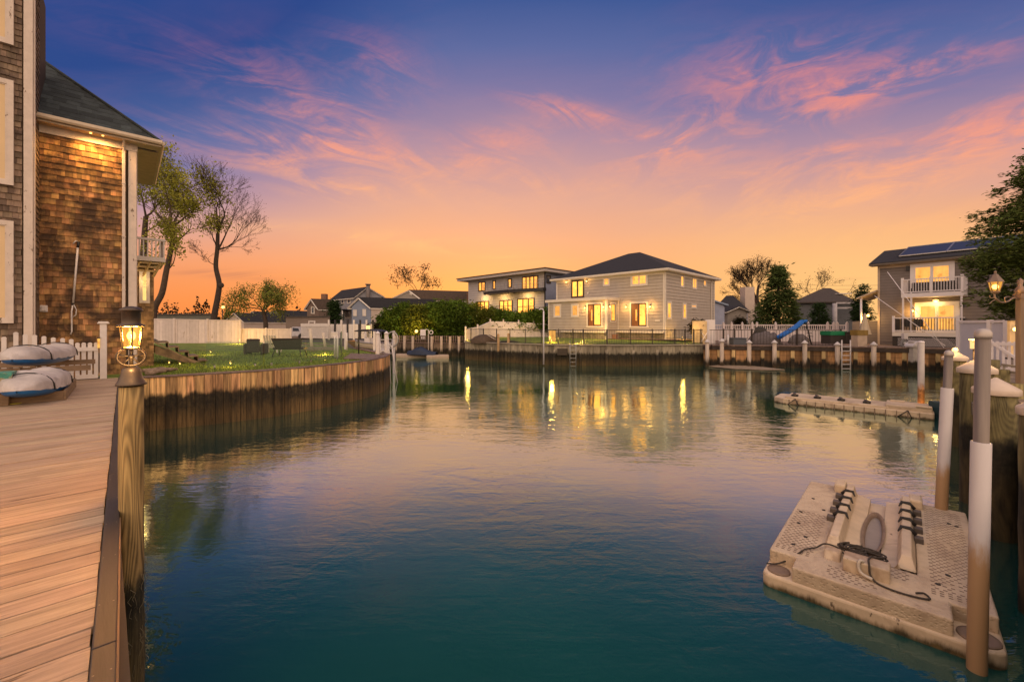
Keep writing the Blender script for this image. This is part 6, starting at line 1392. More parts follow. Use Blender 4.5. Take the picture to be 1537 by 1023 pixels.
m_ = MB(); m_.ball(pA + ZU * 2.45, .06, 8); tag(m_.build('cap_light', SOFTB), 'little round light on top of the farther white pile cap', 'light'); lamp(pA + ZU * 2.75 - NR0 * .1, 16, (1, .6, .2), .04)
dl = thing('dock_light', XY(1462.5, 7.75, DECK), 'slim lit post lamp with a pale square head behind the timber piles', 'lamp'); p = XY(1462.5, 7.75); m_ = MB(); m_.tube([p + ZU * DECK, p + ZU * 2.66], .022, 8); m_.lathe([(.06, 2.36), (.022, 2.46)], p, 10); m_.build('stem', BRONZE, dl); m_ = MB(); m_.box(p + ZU * 2.73, (.08, .08, .15)); m_.build('glass', MG('pale_lamp_glow', (1, .62, .25), 1.0, .1), dl); m_ = MB(); m_.box(p + ZU * 2.82, (.10, .10, .03)); m_.build('cap', CAPW, dl); lamp(p + Vector((-.12, -.22, 2.9)), 95, (1, .56, .18), .05)
NR = Vector((.7135, .7007, 0)); PR_ = Vector((.7007, -.7135, 0))
E0 = pD + PR_ * .26 - NR * 5
RDW = M('right_deck_boards', (.17, .13, .095), .8, .5, 6, island=.3, bump=.4)
rd = thing('right_boardwalk', E0 + NR * 14 + PR_ * 2 + ZU * GND, 'weathered boardwalk behind the capped timber piles on the right', 'boardwalk'); m_ = MB(); k = 0
for k in range(150): m_.obox(E0 + NR * (k * .21 + .1) + PR_ * 2.0 + ZU * (DECK - .02), PR_ * 2.0, NR * .101, ZU * .02)
m_.build('deck_boards', RDW, rd); m_ = MB(); m_.bar(E0 + ZU * (DECK - .22) + PR_ * .02, E0 + NR * 32 + ZU * (DECK - .22) + PR_ * .02, .06, .34); m_.build('fascia_boards', M('dark_fascia', (.06, .045, .03), .8, .4, 5), rd)
m_ = MB(); m_.bar(pB + NR * -.4 - PR_ * .02 + ZU * 1.68, pB + NR * 2.6 - PR_ * .02 + ZU * 1.68, .10, .20); m_.build('waler', M('grey_waler', (.10, .085, .07), .8, .4, 5), rd)
rbk = thing('boardwalk_bulkhead', E0 + NR * 10, 'dark wet timber bulkhead below the right boardwalk', 'bulkhead'); m_ = MB()
for k in range(118): m_.obox(E0 + NR * (k * .28 + .14) + PR_ * (.12 + rng.uniform(-.01, .01)) + ZU * .2, NR * .137, PR_ * .03, ZU * 1.25)
m_.build('planks', M('wet_dark_planks', (.05, .042, .028), .75, .5, 4, island=.4, grain=(1.5, 1.5, .2), tide=1.3, tcol=(.008, .007, .004)), rbk)
for k in range(9): m_ = MB(); p = E0 + NR * (11.2 + k * 2.4) - PR_ * .02; m_.tube([p - ZU * 1, p + ZU * (1.9 + .1 * (k % 3))], .14, 12); m_.build('support_pile', PILEG, rbk)
# poles
SLV = M('pvc_sleeve', (.50, .47, .47), .45, .10, 3, tide=1.10, twid=.17, tcol=(.36, .225, .115), tflat=True, grain=(1.5, 1.5, .25), blot=((.20, .12, .07), 3.2, .60, (2, 2, .30)))
SLV2 = M('pvc_sleeve_short', (.50, .47, .47), .45, .10, 3, tide=.98, twid=.17, tcol=(.36, .225, .115), tflat=True, grain=(1.5, 1.5, .25), blot=((.20, .12, .07), 3.2, .60, (2, 2, .30)))
POLEC = M('weathered_pole_metal', (.20, .165, .135), .5, .35, 3, metal=.35, grain=(3, 3, .15))
def pole(pxb, pyb, zbase, top_px, ytop, ysl, label, rc, rs, mat):
    b_ = G(pxb, pyb, zbase); d = b_.y; zt = Zp(ytop, d); zs = Zp(ysl, d); tx = X(top_px, d); o = thing('dock_pole', (b_.x, b_.y, 0), label, 'pole', 'metal dock poles in white sleeves'); f = lambda z: Vector((b_.x + (tx - b_.x) * (z - zbase) / (zt - zbase), d, z))
    m_ = MB(); m_.tube([f(-1.5), f(zt - .02)], rc, 20); m_.build('core', POLEC, o); m_ = MB(); m_.tube([f(-1.4), f(zs)], rs, 24); m_.build('sleeve', mat, o, bevel=.004); ct = f(zt); m_ = MB(); m_.lathe([(rc * 1.10, -.05), (rc * 1.12, -.03), (rc * 1.12, .0), (rc * .9, .022), (rc * .5, .036), (0, .04)], ct, 20); m_.build('cap', M('pole_cap', (.42, .38, .34), .45, .1, 6, metal=.3), o)
pole(1467, 962, .26, 1475.5, 499, 663, 'near grey metal pole in a white sleeve rusted brown at its foot', .051, .067, SLV)
pole(1412.5, 768, .26, 1424.5, 529, 582, 'farther grey metal pole in a white sleeve, beyond the near floating dock', .050, .0725, SLV2)
b_ = G(1382.5, 608, .28); o = thing('dock_pole', (b_.x, b_.y, 0), 'plain whitish pole rising through the farther floating dock, no sleeve', 'pole', 'metal dock poles in white sleeves'); m_ = MB(); m_.tube([b_ - ZU * 1.6, b_ + ZU * (Zp(513, b_.y) - .28)], .09, 16); m_.build('shaft', M('whitish_pole', (.45, .42, .40), .5, .1, 3, tide=.95, twid=.2, tcol=(.22, .10, .03)), o, bevel=.02)
m_ = MB(); m_.lathe([(.095, -.02), (.097, .0), (.07, .03), (0, .04)], Vector((b_.x, b_.y, Zp(513, b_.y))), 14); m_.build('cap', WHITE2, o)

# floating docks for water scooters
FD = bpy.data.materials.new('beige_dock_plastic'); w = NT(nt(FD)); out = w.n('ShaderNodeOutputMaterial'); b = w.n('ShaderNodeBsdfPrincipled'); w.link(b.outputs[0], out.inputs[0]); pos = w.n('ShaderNodeNewGeometry').outputs['Position']; b.inputs['Roughness'].default_value = .62
dn = w.noise(pos, 1.6, 6, .7, .6); colr = w.mix(w.mr(dn, .38, .72), (.58, .46, .31, 1), (.38, .28, .185, 1)); sx = w.n('ShaderNodeSeparateXYZ'); w.link(pos, sx.inputs[0])
colr = w.mix(w.mr(w.noise(pos, 6, 6, .8, .8), .60, .72, 0, .7), colr, (.12, .085, .06, 1)); colr = w.mix(w.mr(w.m('ADD', sx.outputs[2], w.m('MULTIPLY', w.noise(pos, 5, 4, .6), .12)), .18, .09, 0, .75), colr, (.17, .10, .04, 1)); w.link(colr, b.inputs['Base Color'])
vo = w.n('ShaderNodeTexVoronoi'); vo.inputs['Scale'].default_value = 34; w.link(w.mapping(pos, rot=(0, 0, R(-46)), scale=(1, .6, 1)), vo.inputs['Vector']); bp = w.n('ShaderNodeBump'); bp.inputs['Strength'].default_value = .5; bp.inputs['Distance'].default_value = .01; w.link(w.mr(vo.outputs['Distance'], .1, .5), bp.inputs['Height']); w.link(bp.outputs[0], b.inputs['Normal'])
FDS = M('beige_dock_plastic_smooth', (.57, .45, .305), .5, .25, 2.5, patch=((.36, .255, .16), 1.4, .54), blot=((.13, .09, .06), 4.2, .66, (1.4, 1.4, 1)), tide=.055, twid=.05, tcol=(.045, .032, .014))
RUB = M('black_rubber', (.018, .016, .014), .55, .2, 20)
TREAD = M('dimple_dark', (.22, .155, .11), .8, .2, 10)
def pwc(O, Ld, Nd, Lg, Wd, label, full=True, group='beige floating docks for water scooters'):
    o = thing('floating_dock', O + Ld * Lg / 2 + Nd * Wd / 2, label, 'floating dock', group); at = lambda l, n, z=0: O + Ld * l + Nd * n + ZU * z
    def bx(m_, l0, l1, n0, n1, z0, z1): m_.obox(at((l0 + l1) / 2, (n0 + n1) / 2, (z0 + z1) / 2), Ld * (l1 - l0) / 2, Nd * (n1 - n0) / 2, ZU * (z1 - z0) / 2)
    m_ = MB(); ck = .26; zt_ = .155
    poly = [(0, .06), (.06, 0), (Lg - .08, 0), (Lg, .08), (Lg, Wd - .08), (Lg - .08, Wd), (.08, Wd), (0, Wd - .08)]
    m_.prism([at(l, n, -.2) for l, n in poly], ZU * (.2 + zt_)); m_.build('float_base', FDS, o, bevel=.035, seg=3)
    wl, wr = Wd * .27, Wd * .30; W2 = Wd - wr
    m_ = MB(); m_.prism([at(l, n, zt_ - .03) for l, n in ((.30, .02), (Lg - .03, .02), (Lg - .03, wl), (.80, wl), (.80, W2), (Lg - .03, W2), (Lg - .03, Wd - .02), (.36, Wd - .02), (.36, Wd - .34), (.02, Wd - .34), (.02, .30), (.30, .30))], ZU * .19); m_.build('tread_deck', FD, o, bevel=.022, seg=3)
    # cradle: two sloping bunks with a keel well between
    cm = (wl + W2) / 2; gw_ = .095
    for s_, n_out in ((-1, wl + .13), (1, W2 - .15)):
        m_ = MB(); ni = cm + s_ * gw_; l0, l1 = .80, Lg - .10
        m_.prism([at(l0, n_out, .10), at(l0, ni, .10), at(l0, ni, .235), at(l0, ni + s_ * .16, .275), at(l0, ni + s_ * .18, .295), at(l0, n_out, .335)], Ld * (l1 - l0)); m_.build('bunk', FDS, o, bevel=.014)
    m_ = MB(); NS = 28; vs = []
    for k in range(NS + 1):
        a = 2 * math.pi * k / NS; vs += [at(1.9 + math.cos(a) * .80, cm + math.sin(a) * .125, .262), at(1.9 + math.cos(a) * .74, cm + math.sin(a) * .095, .262), at(1.9 + math.cos(a) * .72, cm + math.sin(a) * .08, .20)]
    m_.add(vs, [(k * 3 + j, k * 3 + j + 1, (k + 1) * 3 + j + 1, (k + 1) * 3 + j) for k in range(NS) for j in range(2)], True); m_.build('keel_well_rim', TREAD, o)
    m_ = MB(); m_.obox(at(1.9, cm, .17), Ld * .76, Nd * .09, ZU * .035); m_.build('keel_well', M('grey_keel_pad', (.26, .225, .20), .6, .2, 3), o)
    # bunk guards with straps
    for s_, nr_ in ((-1, wl + .075), (1, W2 - .085)):
        l0, l1 = (.85, Lg - .28); m_ = MB(); m_.prism([at(l0 + z_ * .8, nr_ + x, .30 + z_) for x, z_ in ((-.085, 0), (.085, 0), (.045, .13), (-.045, .13))], Ld * (l1 - l0)); m_.build('guard_rail', FDS, o, bevel=.012)
        for k in range(4):
            l = l0 + (l1 - l0) * (.40 + k * .15); m_ = MB(); m_.obox(at(l, nr_ - s_ * .0 + s_ * .115, .33), Ld * .055, Nd * .045, ZU * .05); m_.build('roller_block', M('roller_grey', (.10, .08, .065), .6), o, bevel=.008)
            m_ = MB(); m_.tube([at(l + .02, nr_ + s_ * .09, .39), at(l + .05, nr_ + s_ * .03, .445), at(l + .06, nr_ - s_ * .05, .44), at(l - .02, nr_ - s_ * .08, .40)], [.022, .026, .022, .008], 6); m_.build('strap', RUB, o)
        m_ = MB(); bx(m_, Lg - .36, Lg - .06, nr_ - .09 + s_ * .12, nr_ + .06 + s_ * .12, .30, .45); m_.build('end_stop', FDS, o, bevel=.03)
    if not full: return o, at
    m_ = MB(); bx(m_, .10, .72, wl + .10, W2 - .42, .312, .316)
    m_ = MB(); m_.lathe([(.12, 0), (.115, .014), (.07, .016)], at(.15, .15, zt_), 24); m_.build('pole_socket', TREAD, o)
    m_ = MB(); m_.lathe([(.15, 0), (.148, .012), (.11, .013)], at(.17, Wd - .17, zt_), 24); m_.build('pole_socket', TREAD, o)
    m_ = MB(); bx(m_, .34, .56, cm - .20, cm + .20, .30, .46); m_.build('bow_stop', FDS, o, bevel=.014)
    m_ = MB(); m_.prism([at(.62 + x, wl + .02, .305 + z_) for x, z_ in ((-.13, 0), (.13, 0), (.06, .10), (-.06, .10))], Nd * .16); m_.build('cleat_hump', FDS, o, bevel=.02)
    rr = random.Random(9)                          # small fittings and slots
    m_ = MB()
    for l, n in ((.95, .30), (.62, .22), (1.35, .16), (1.8, .12), (2.1, .36), (2.5, .18), (1.0, W2 + .25), (1.5, W2 + .5), (2.7, W2 + .42), (2.75, W2 + .35), (1.9, W2 + .5), (.7, W2 + .16)): m_.lathe([(.024, 0), (.022, .006), (.0, .006)], at(l, n, .3155), 10)
    m_.build('deck_fitting', RUB, o)
    for l0_, l1_, n0_, n1_ in ((.42, 1.9, .08, wl - .10), (.45, Lg - .2, W2 + .12, Wd - .10), (.10, .34, wl + .10, W2 - .3), (.55, .80, wl + .35, W2 - .05)):
        l = l0_; m_ = MB()            # dimple tread pips
        while l < l1_:
            n = n0_ + (.028 if int((l - l0_) / .048) % 2 else 0)
            while n < n1_:
                if rr.random() < .93: m_.add([at(l - .012, n - .016, .3168), at(l + .012, n - .016, .3168), at(l + .009, n + .016, .3172), at(l - .009, n + .016, .3172)], [(0, 1, 2, 3)])
                n += .062
            l += .048
        m_.build('tread_pips', TREAD, o)
    return o, at
O1 = G(1143, 876, 0.0); pwL = Vector((.684, .730, 0)).normalized(); pwN = Vector((.735, -.678, 0)).normalized()
fd1, at1 = pwc(O1, pwL, pwN, 3.45, 1.93, 'large beige plastic floating dock with moulded water scooter cradle, nearest on the right')
rope = thing('mooring_rope', at1(.6, .6, .33), 'dark coiled rope lying across the near floating dock and its bow stop', 'rope'); m_ = MB(); rq = random.Random(14)
wl1, cm1 = 1.93 * .27, (1.93 * .27 + 1.93 * .70) / 2
path = [at1(.16, .02, .19), at1(.22, .12, .20), at1(.34, .22, .24), at1(.42, .32, .33), at1(.52, .36, .345), at1(.66, .45, .345), at1(.78, wl1, .37), at1(.80, wl1 + .12, .36), at1(.66, wl1 + .24, .345), at1(.72, wl1 + .36, .35)]
def smooth(ps, n_=6):
    o_ = []; e_ = [ps[0]] + ps + [ps[-1]]
    for i in range(1, len(e_) - 2):
        for k in range(n_): o_.append(cr(e_[i - 1], e_[i], e_[i + 1], e_[i + 2], k / n_))
    o_.append(ps[-1]); return o_
m_.tube(smooth(path), .010, 6)
for c0, (rx, ry), turns in (((.86, wl1 + .26), (.085, .12), 4), ((.80, cm1 - .02), (.10, .17), 5)):
    q_ = [at1(c0[0] + math.cos(a) * rx * (1 + .2 * math.sin(a * 2.3)), c0[1] + math.sin(a) * ry * (1 + .15 * math.cos(a * 1.7)), .352 + .012 * (a / 6.28)) for a in [k * .35 for k in range(int(turns * 18))]]; m_.tube(q_, .011, 6)
path = [at1(.66, cm1 + .0, .36), at1(.55, cm1 + .04, .475), at1(.44, cm1 + .02, .478), at1(.325, cm1 + .03, .46), at1(.31, cm1 + .04, .37), at1(.25, cm1 + .10, .33), at1(.20, cm1 + .25, .33), at1(.22, cm1 + .42, .33), at1(.27, cm1 + .50, .33), at1(.34, cm1 + .46, .335), at1(.28, cm1 + .40, .34)]
m_.tube(smooth(path), .010, 6); m_.build('line', M('dark_rope', (.055, .045, .035), .9, .5, 40, bump=.3), rope); m_ = MB(); m_.tube(smooth([at1(.36, cm1 - .02, .47), at1(.33, cm1 - .05, .48), at1(.315, cm1 - .06, .42), at1(.30, cm1 - .03, .36), at1(.27, cm1 + .06, .345)]), .017, 6); m_.build('knot', VPOST, rope)
# farther floating dock, seen along its side
O2 = G(1403, 631, 0.0); E2 = G(1160, 604, 0.0); L2v = (E2 - O2); Lg2 = L2v.length; L2v.normalize(); N2v = Vector((-L2v.y, L2v.x, 0)); N2v = N2v if N2v.y > 0 else -N2v
o = thing('floating_dock', (O2 + E2) / 2, 'long narrow beige floating dock farther off, with a row of dark rollers along it', 'floating dock', 'beige floating docks for water scooters'); at2 = lambda l, n, z=0: O2 + L2v * l + N2v * n + ZU * z
m_ = MB(); m_.prism([at2(l, n, -.2) for l, n in ((0, .05), (.05, 0), (Lg2 - .35, 0), (Lg2, .25), (Lg2, 1.25), (Lg2 - .1, 1.35), (.1, 1.35), (0, 1.3))], ZU * .42); m_.build('float_base', FDS, o, bevel=.03)
m_ = MB(); m_.obox(at2(.62, .68, .26), L2v * .58, N2v * .6, ZU * .10); m_.obox(at2(Lg2 / 2 + .35, .68, .245), L2v * (Lg2 / 2 - .75), N2v * .62, ZU * .05); m_.build('tread_deck', FD, o, bevel=.03)
for k in range(14): m_ = MB(); l = .35 + k * (Lg2 - .9) / 13; m_.obox(at2(l, -.012, .06), L2v * .012, N2v * .012, ZU * .14); m_.build('segment_seam', TREAD, o)
for k in range(4):
    l = 1.7 + k * .72; m_ = MB(); m_.obox(at2(l, .35, .33), L2v * .11, N2v * .10, ZU * .035); m_.build('roller_block', RUB, o, bevel=.02); m_ = MB(); m_.tube([at2(l - .05, .20, .38), at2(l + .05, .5, .38)], .04, 8); m_.build('roller', M('roller_grey', (.1, .08, .065)), o)
for l in (.75, 3.9):
    m_ = MB(); m_.tube([at2(l - .12, -.02, .24), at2(l - .22, -.03, -.02)], .014, 5); m_.tube([at2(l - .12, -.02, .24), at2(l + .16, -.03, -.02)], .014, 5); m_.build('mooring_line', RUB, o)
m_ = MB(); m_.obox(at2(.25, .1, .39), L2v * .2, N2v * .05, ZU * .03); m_.obox(at2(.9, 1.1, .38), L2v * .2, N2v * .05, ZU * .03); m_.build('cleat', FDS, o, bevel=.02)
m_ = MB(); m_.box(G(1408, 628, .0) + Vector((.18, .1, .15)), (.30, .5, .75)); tag(m_.build('dock_fender', M('dark_teal', (.02, .05, .06), .6)), 'dark teal fender block at the right end of the farther floating dock', 'fender')

# ---------------------------------------------------------------- bracket lantern on the right
lpst = XY(1531.5, 8.6); LPM = M('lamp_post_wood', (.16, .115, .08), .7, .3, 5, grain=(2, 2, .2))
o = thing('bracket_lamp', (lpst.x, lpst.y, DECK), 'lit hexagonal lantern on a scrolled bracket of a square post at the right edge', 'lamp post'); m_ = MB(); m_.box(lpst + ZU * (DECK + Zp(443, 8.6)) / 2, (.10, .10, Zp(443, 8.6) - DECK)); m_.build('post', LPM, o, bevel=.01); zt_ = Zp(443, 8.6)
m_ = MB(); m_.box(lpst + ZU * (zt_ - .02), (.15, .15, .10)); m_.build('post_collar', M('aged_copper', (.18, .13, .10), .5, .3, 8, metal=.5), o); m_ = MB(); m_.lathe([(.05, zt_), (.09, zt_ + .06), (.07, zt_ + .14), (.03, zt_ + .2), (.05, zt_ + .3), (.0, zt_ + .36)], lpst, 12); m_.build('finial', M('aged_copper', (.18, .13, .10), .5, .3, 8, metal=.5), o)
c = XY(1494, 8.4); zb_ = Zp(438, 8.4); arm = [lpst + ZU * (zt_ - .10), P(1521, 447, 8.55), P(1513, 452, 8.5), P(1503, 453.5, 8.45), P(1496, 449, 8.4), P(1493, 446, 8.4), P(1492.5, 441, 8.4)]; m_ = MB(); m_.tube(smooth(arm), .016, 8); m_.tube(smooth([P(1509, 452, 8.48), P(1508, 447, 8.48), P(1512, 445, 8.5), P(1516, 446, 8.5)]), .010, 6); m_.tube(smooth([P(1495, 449, 8.4), P(1489, 452, 8.4), P(1485, 456, 8.4)]), .010, 6); m_.tube(smooth([P(1492, 446, 8.4), P(1487, 447, 8.4), P(1485, 443, 8.4)]), .009, 6); m_.build('bracket', M('aged_copper', (.18, .13, .1)), o)
z0, z1 = Zp(437, 8.4), Zp(423.5, 8.4); m_ = MB(); m_.lathe([(.062, z0), (.10, z1)], c, 6, False); m_.build('glass', LGLASS, o); m_ = MB()
for k in range(6): a = 2 * math.pi * k / 6; m_.tube([c + Vector((math.cos(a) * .064, math.sin(a) * .064, z0)), c + Vector((math.cos(a) * .103, math.sin(a) * .103, z1))], .009, 5)
m_.lathe([(.03, z0 - .05), (.072, z0 - .02), (.072, z0 + .005), (.02, z0 + .006)], c, 6, False); m_.lathe([(.12, z1), (.117, z1 + .02), (.055, z1 + .12), (.042, z1 + .15), (.02, z1 + .17), (.02, z1 + .22), (0, z1 + .24)], c, 6, False); m_.build('cage', M('aged_copper', (.18, .13, .1)), o); m_ = MB(); m_.ball(c + ZU * (z0 + .09), .05, 10); m_.build('bulb', BULB, o); lamp(c + ZU * (z0 + .09), 300, (1, .52, .14), .05)
# white screens, gate and lit pillar behind
wf = thing('privacy_fence', XY(1475, 17, GND), 'plain white privacy fence panels left of the picket gate on the right', 'fence'); a, b_ = XY(1439.5, 17.5), XY(1511, 15.2); d_ = (b_ - a); m_ = MB()
for k in range(2): m_.obox(a + d_ * (k * .68 + (.34 if k == 0 else .16)) + ZU * (Zp(485, 16.4) + GND) / 2, d_ * (.33 if k == 0 else .15), Vector((0, .03, 0)), ZU * (Zp(485, 16.4) - GND) / 2)
m_.build('panels', M('cool_white_vinyl', (.50, .50, .56), .45, .06, 2), wf); m_ = MB(); m_.bar(a + ZU * Zp(482.5, 16.4), b_ + ZU * Zp(482.5, 16.4), .09, .1); m_.build('rail', WHITE2, wf)
for f in (0, .68, 1): m_ = MB(); m_.box(a + d_ * f + ZU * (Zp(480, 16.4) + GND) / 2, (.13, .13, Zp(480, 16.4) - GND)); m_.build('post', WHITE2, wf)
wg = thing('white_picket_gate', XY(1507, 12.6, GND), 'white picket gate with a diagonal brace beside the bracket lamp post', 'gate'); a, b_ = XY(1486, 13.0), XY(1527, 12.4); d_ = b_ - a; zt_ = Zp(512, 12.7); zbq = Zp(557, 12.7); m_ = MB()
for k in range(5): m_.obox(a + d_ * (k + .35) / 4.7 + ZU * (zt_ + zbq) / 2, d_.normalized() * .026, Vector((0, .012, 0)), ZU * (zt_ - zbq) / 2)
m_.build('pickets', WHITE2, wg); m_ = MB(); off = Vector((0, -.03, 0)); m_.bar(a + off + ZU * (zt_ - .08), b_ + off + ZU * (zt_ - .08), .03, .09); m_.bar(a + off + ZU * (zbq + .08), b_ + off + ZU * (zbq + .08), .03, .09); m_.bar(a + off * 1.6 + ZU * (zt_ - .05), b_ + off * 1.6 + ZU * (zt_ - .55), .03, .07); m_.build('rail', WHITE2, wg)
m_ = MB(); m_.box(a - d_.normalized() * .05 + ZU * (zt_ + GND) / 2, (.12, .12, zt_ + .1 - GND)); m_.build('post', WHITE2, wg)
sc2 = thing('lit_screen', XY(1521, 14.5, GND), 'cream panel glowing orange from a lamp beside the bracket lamp post', 'screen'); m_ = MB(); m_.box(XY(1521, 14.6, 2.6), (.34, .08, 1.3)); m_.build('panel', M('cream_panel', (.55, .42, .24)), sc2); m_ = MB(); m_.box(XY(1521, 14.6, 3.27), (.42, .16, .06)); m_.box(XY(1521, 14.6, 1.93), (.42, .16, .06)); m_.build('frame', DARK, sc2)
wl2 = thing('bulkhead_light', XY(1524.5, 14.0, 2.9), 'bright round bulb lamp in front of the cream panel', 'lamp'); m_ = MB(); m_.ball(XY(1524.5, 14.1, Zp(494, 14.1)), .07, 10); m_.build('bulb', BULB, wl2); m_ = MB(); m_.tube([XY(1524.5, 14.15, Zp(494, 14.1)), XY(1524.5, 14.55, Zp(494, 14.1))], .03, 6); m_.build('bracket', DARK, wl2); lamp(XY(1523, 13.8, Zp(494, 14.1)), 30, (1, .55, .15), .06)
m_ = MB()
for k, z in enumerate((2.1, 1.95)): m_.bar(XY(1505, 10.5, z), XY(1560, 9.2, z), .05, .05)
hr = thing('pipe_rail', XY(1525, 10, DECK), 'low grey pipe rail on the boardwalk right of the piles', 'rail'); m_.build('rails', M('grey_pipe', (.20, .18, .16), .5), hr); m_ = MB()
for px, d in ((1507, 10.45), (1556, 9.3)): m_.tube([XY(px, d, DECK), XY(px, d, 2.12)], .03, 6)
m_.build('post', M('grey_pipe', (.2, .18, .16)), hr)
# ================================================================ trees, hedges
BARK = M('bark', (.075, .052, .036), .9, .4, 6, bump=.5)
BARKD = M('dark_bark', (.045, .032, .024), .9, .4, 6)
def branch(mb, p, d_, L, r, lvl, q_, tips, spread, up, nseg=4, kids=(2, 3), shrink=.72, curl=.16, minr=.006):
    pts_ = [p.copy()]; rad = [r]; dirs = [d_.copy()]
    for i in range(nseg):
        d_ = (d_ + Vector((q_.gauss(0, curl), q_.gauss(0, curl), q_.gauss(0, curl) + up * .1))).normalized(); p = p + d_ * L / nseg; pts_.append(p.copy()); rad.append(max(minr, r * (1 - .5 * (i + 1) / nseg))); dirs.append(d_.copy())
    mb.tube(pts_, rad, 7 if lvl > 3 else (5 if lvl > 1 else 3), False)
    if lvl <= 0:
        tips.append((p, d_)); return
    if lvl <= 1: tips.append((pts_[2], d_))
    n_ = q_.randint(*kids)
    for k in range(n_ + 1):
        i = nseg if k < n_ else q_.randint(1, nseg - 1)
        ax = Vector((q_.gauss(0, 1), q_.gauss(0, 1), q_.gauss(0, 1))); ax = (ax - dirs[i] * ax.dot(dirs[i])).normalized(); a = spread * q_.uniform(.55, 1.25); nd = (dirs[i] * math.cos(a) + ax * math.sin(a)).normalized()
        branch(mb, pts_[i], nd, L * shrink * q_.uniform(.75, 1.15), rad[i] * (.72 if k < n_ else .55), lvl - 1, q_, tips, spread, up, nseg, kids, shrink, curl, minr)
def leaves(mb, tips, n, spread, size, q_, droop=0.0, zs=1.0):
    for p, d_ in tips:
        for k in range(n):
            c = p + Vector((q_.gauss(0, spread), q_.gauss(0, spread), q_.gauss(0, spread * zs) - abs(q_.gauss(0, droop)))); a = Vector((q_.gauss(0, 1), q_.gauss(0, 1), q_.gauss(0, 1))).normalized(); b_ = a.orthogonal().normalized(); s_ = size * q_.uniform(.6, 1.3)
            mb.add([c - a * s_, c + b_ * s_ * .45, c + a * s_, c - b_ * s_ * .45], [(0, 1, 2, 3)])
def LEAF(name, c, isl=.6):
    if name in MATS: return MATS[name]
    m = bpy.data.materials.new(name); t = NT(nt(m)); out = t.n('ShaderNodeOutputMaterial'); geo = t.n('ShaderNodeNewGeometry'); rnd = geo.outputs['Random Per Island']
    v = t.m('MULTIPLY', t.m('ADD', 1 - isl, t.m('MULTIPLY', rnd, 2 * isl)), t.mr(t.noise(geo.outputs['Position'], .6, 4, .6), .3, .7, .65, 1.3)); vc = t.n('ShaderNodeCombineColor')
    for i in range(3): t.link(v, vc.inputs[i])
    col = t.mix(1.0, c4(c), vc.outputs[0], 'MULTIPLY'); h2 = t.n('ShaderNodeHueSaturation'); t.link(col, h2.inputs['Color']); t.link(t.m('ADD', .485, t.m('MULTIPLY', t.m('FRACT', t.m('MULTIPLY', rnd, 7.31)), .03)), h2.inputs['Hue'])
    a = t.n('ShaderNodeBsdfDiffuse'); b = t.n('ShaderNodeBsdfTranslucent'); t.link(h2.outputs[0], a.inputs[0]); t.link(h2.outputs[0], b.inputs[0]); mx = t.n('ShaderNodeMixShader'); mx.inputs[0].default_value = .42; t.link(a.outputs[0], mx.inputs[1]); t.link(b.outputs[0], mx.inputs[2]); t.link(mx.outputs[0], out.inputs[0]); MATS[name] = m
    return m
def tree(name, label, trunk, rad, limbs, seed, lvl, L0, spread, up, leafmat=None, nl=0, lsp=.4, lsz=.12, droop=0.0, shrink=.72, kids=(2, 3), bark=None, curl=.16, group=None, minr=.006, lf=1.0):
    """trunk: list of points; limbs: (index on the trunk, direction, length, radius)"""
    q_ = random.Random(seed); o = thing(name, trunk[0], label, 'tree', group); mb_ = MB(); tips = []
    tp = []; e_ = [trunk[0]] + trunk + [trunk[-1]]
    for i in range(1, len(e_) - 2):
        for k in range(5): tp.append(cr(e_[i - 1], e_[i], e_[i + 1], e_[i + 2], k / 5))
    tp.append(trunk[-1]); rr = [rad[0] + (rad[1] - rad[0]) * i / (len(tp) - 1) for i in range(len(tp))]; rr[0] *= 1.35; mb_.tube(tp, rr, 10, False); mb_.build('trunk', bark or BARK, o)
    mb_ = MB()
    for i, d_, L, r in limbs: branch(mb_, trunk[i], Vector(d_).normalized(), L * lf, r * .68, lvl, q_, tips, spread, up, 4, kids, shrink, curl, minr)
    mb_.build('branches', bark or BARK, o)
    if leafmat: mb_ = MB(); leaves(mb_, tips, nl, lsp, lsz, q_, droop); mb_.build('crown', leafmat, o)
    return o, tips
# left leafing tree
LF1 = LEAF('spring_leaves', (.30, .30, .05)); LF1b = LEAF('reddish_buds', (.14, .075, .04))
d = 39
tk = [XY(229, d, GND), P(231, 466, d), P(243, 440, d), P(250, 405, d), P(258, 368, d), P(259, 345, d)]
tree('leafing_tree', 'tall curving tree coming into yellow green leaf beside the shingled house', tk, (.30, .17),
     [(5, (-.5, .1, 1), 3.1, .17), (5, (.12, -.2, 1), 3.4, .17), (5, (.45, .2, 1), 2.8, .16), (4, (.8, .1, .8), 2.5, .13), (4, (-.8, .2, .9), 2.8, .13), (5, (.0, .5, 1), 3.0, .13), (3, (1, -.1, .55), 2.4, .09)], 5, 4, 3.2, .50, .9, LF1, 5, .30, .125, .05, .74, (2, 3), minr=.008, lf=.80)
tk = [XY(206, 42, GND), P(208, 460, 42), P(214, 400, 42), P(217, 350, 42), P(219, 325, 42)]
tree('leafing_tree', 'second leafing tree partly hidden behind the shingled house', tk, (.36, .2), [(4, (-.3, .1, 1), 2.8, .15), (4, (.35, .1, 1), 2.9, .15), (4, (.1, -.4, 1), 2.9, .14), (3, (.8, .1, .8), 2.4, .1)], 15, 4, 3, .45, 1.0, LF1, 5, .30, .125, .05, .74, (2, 3), minr=.008, lf=.80)
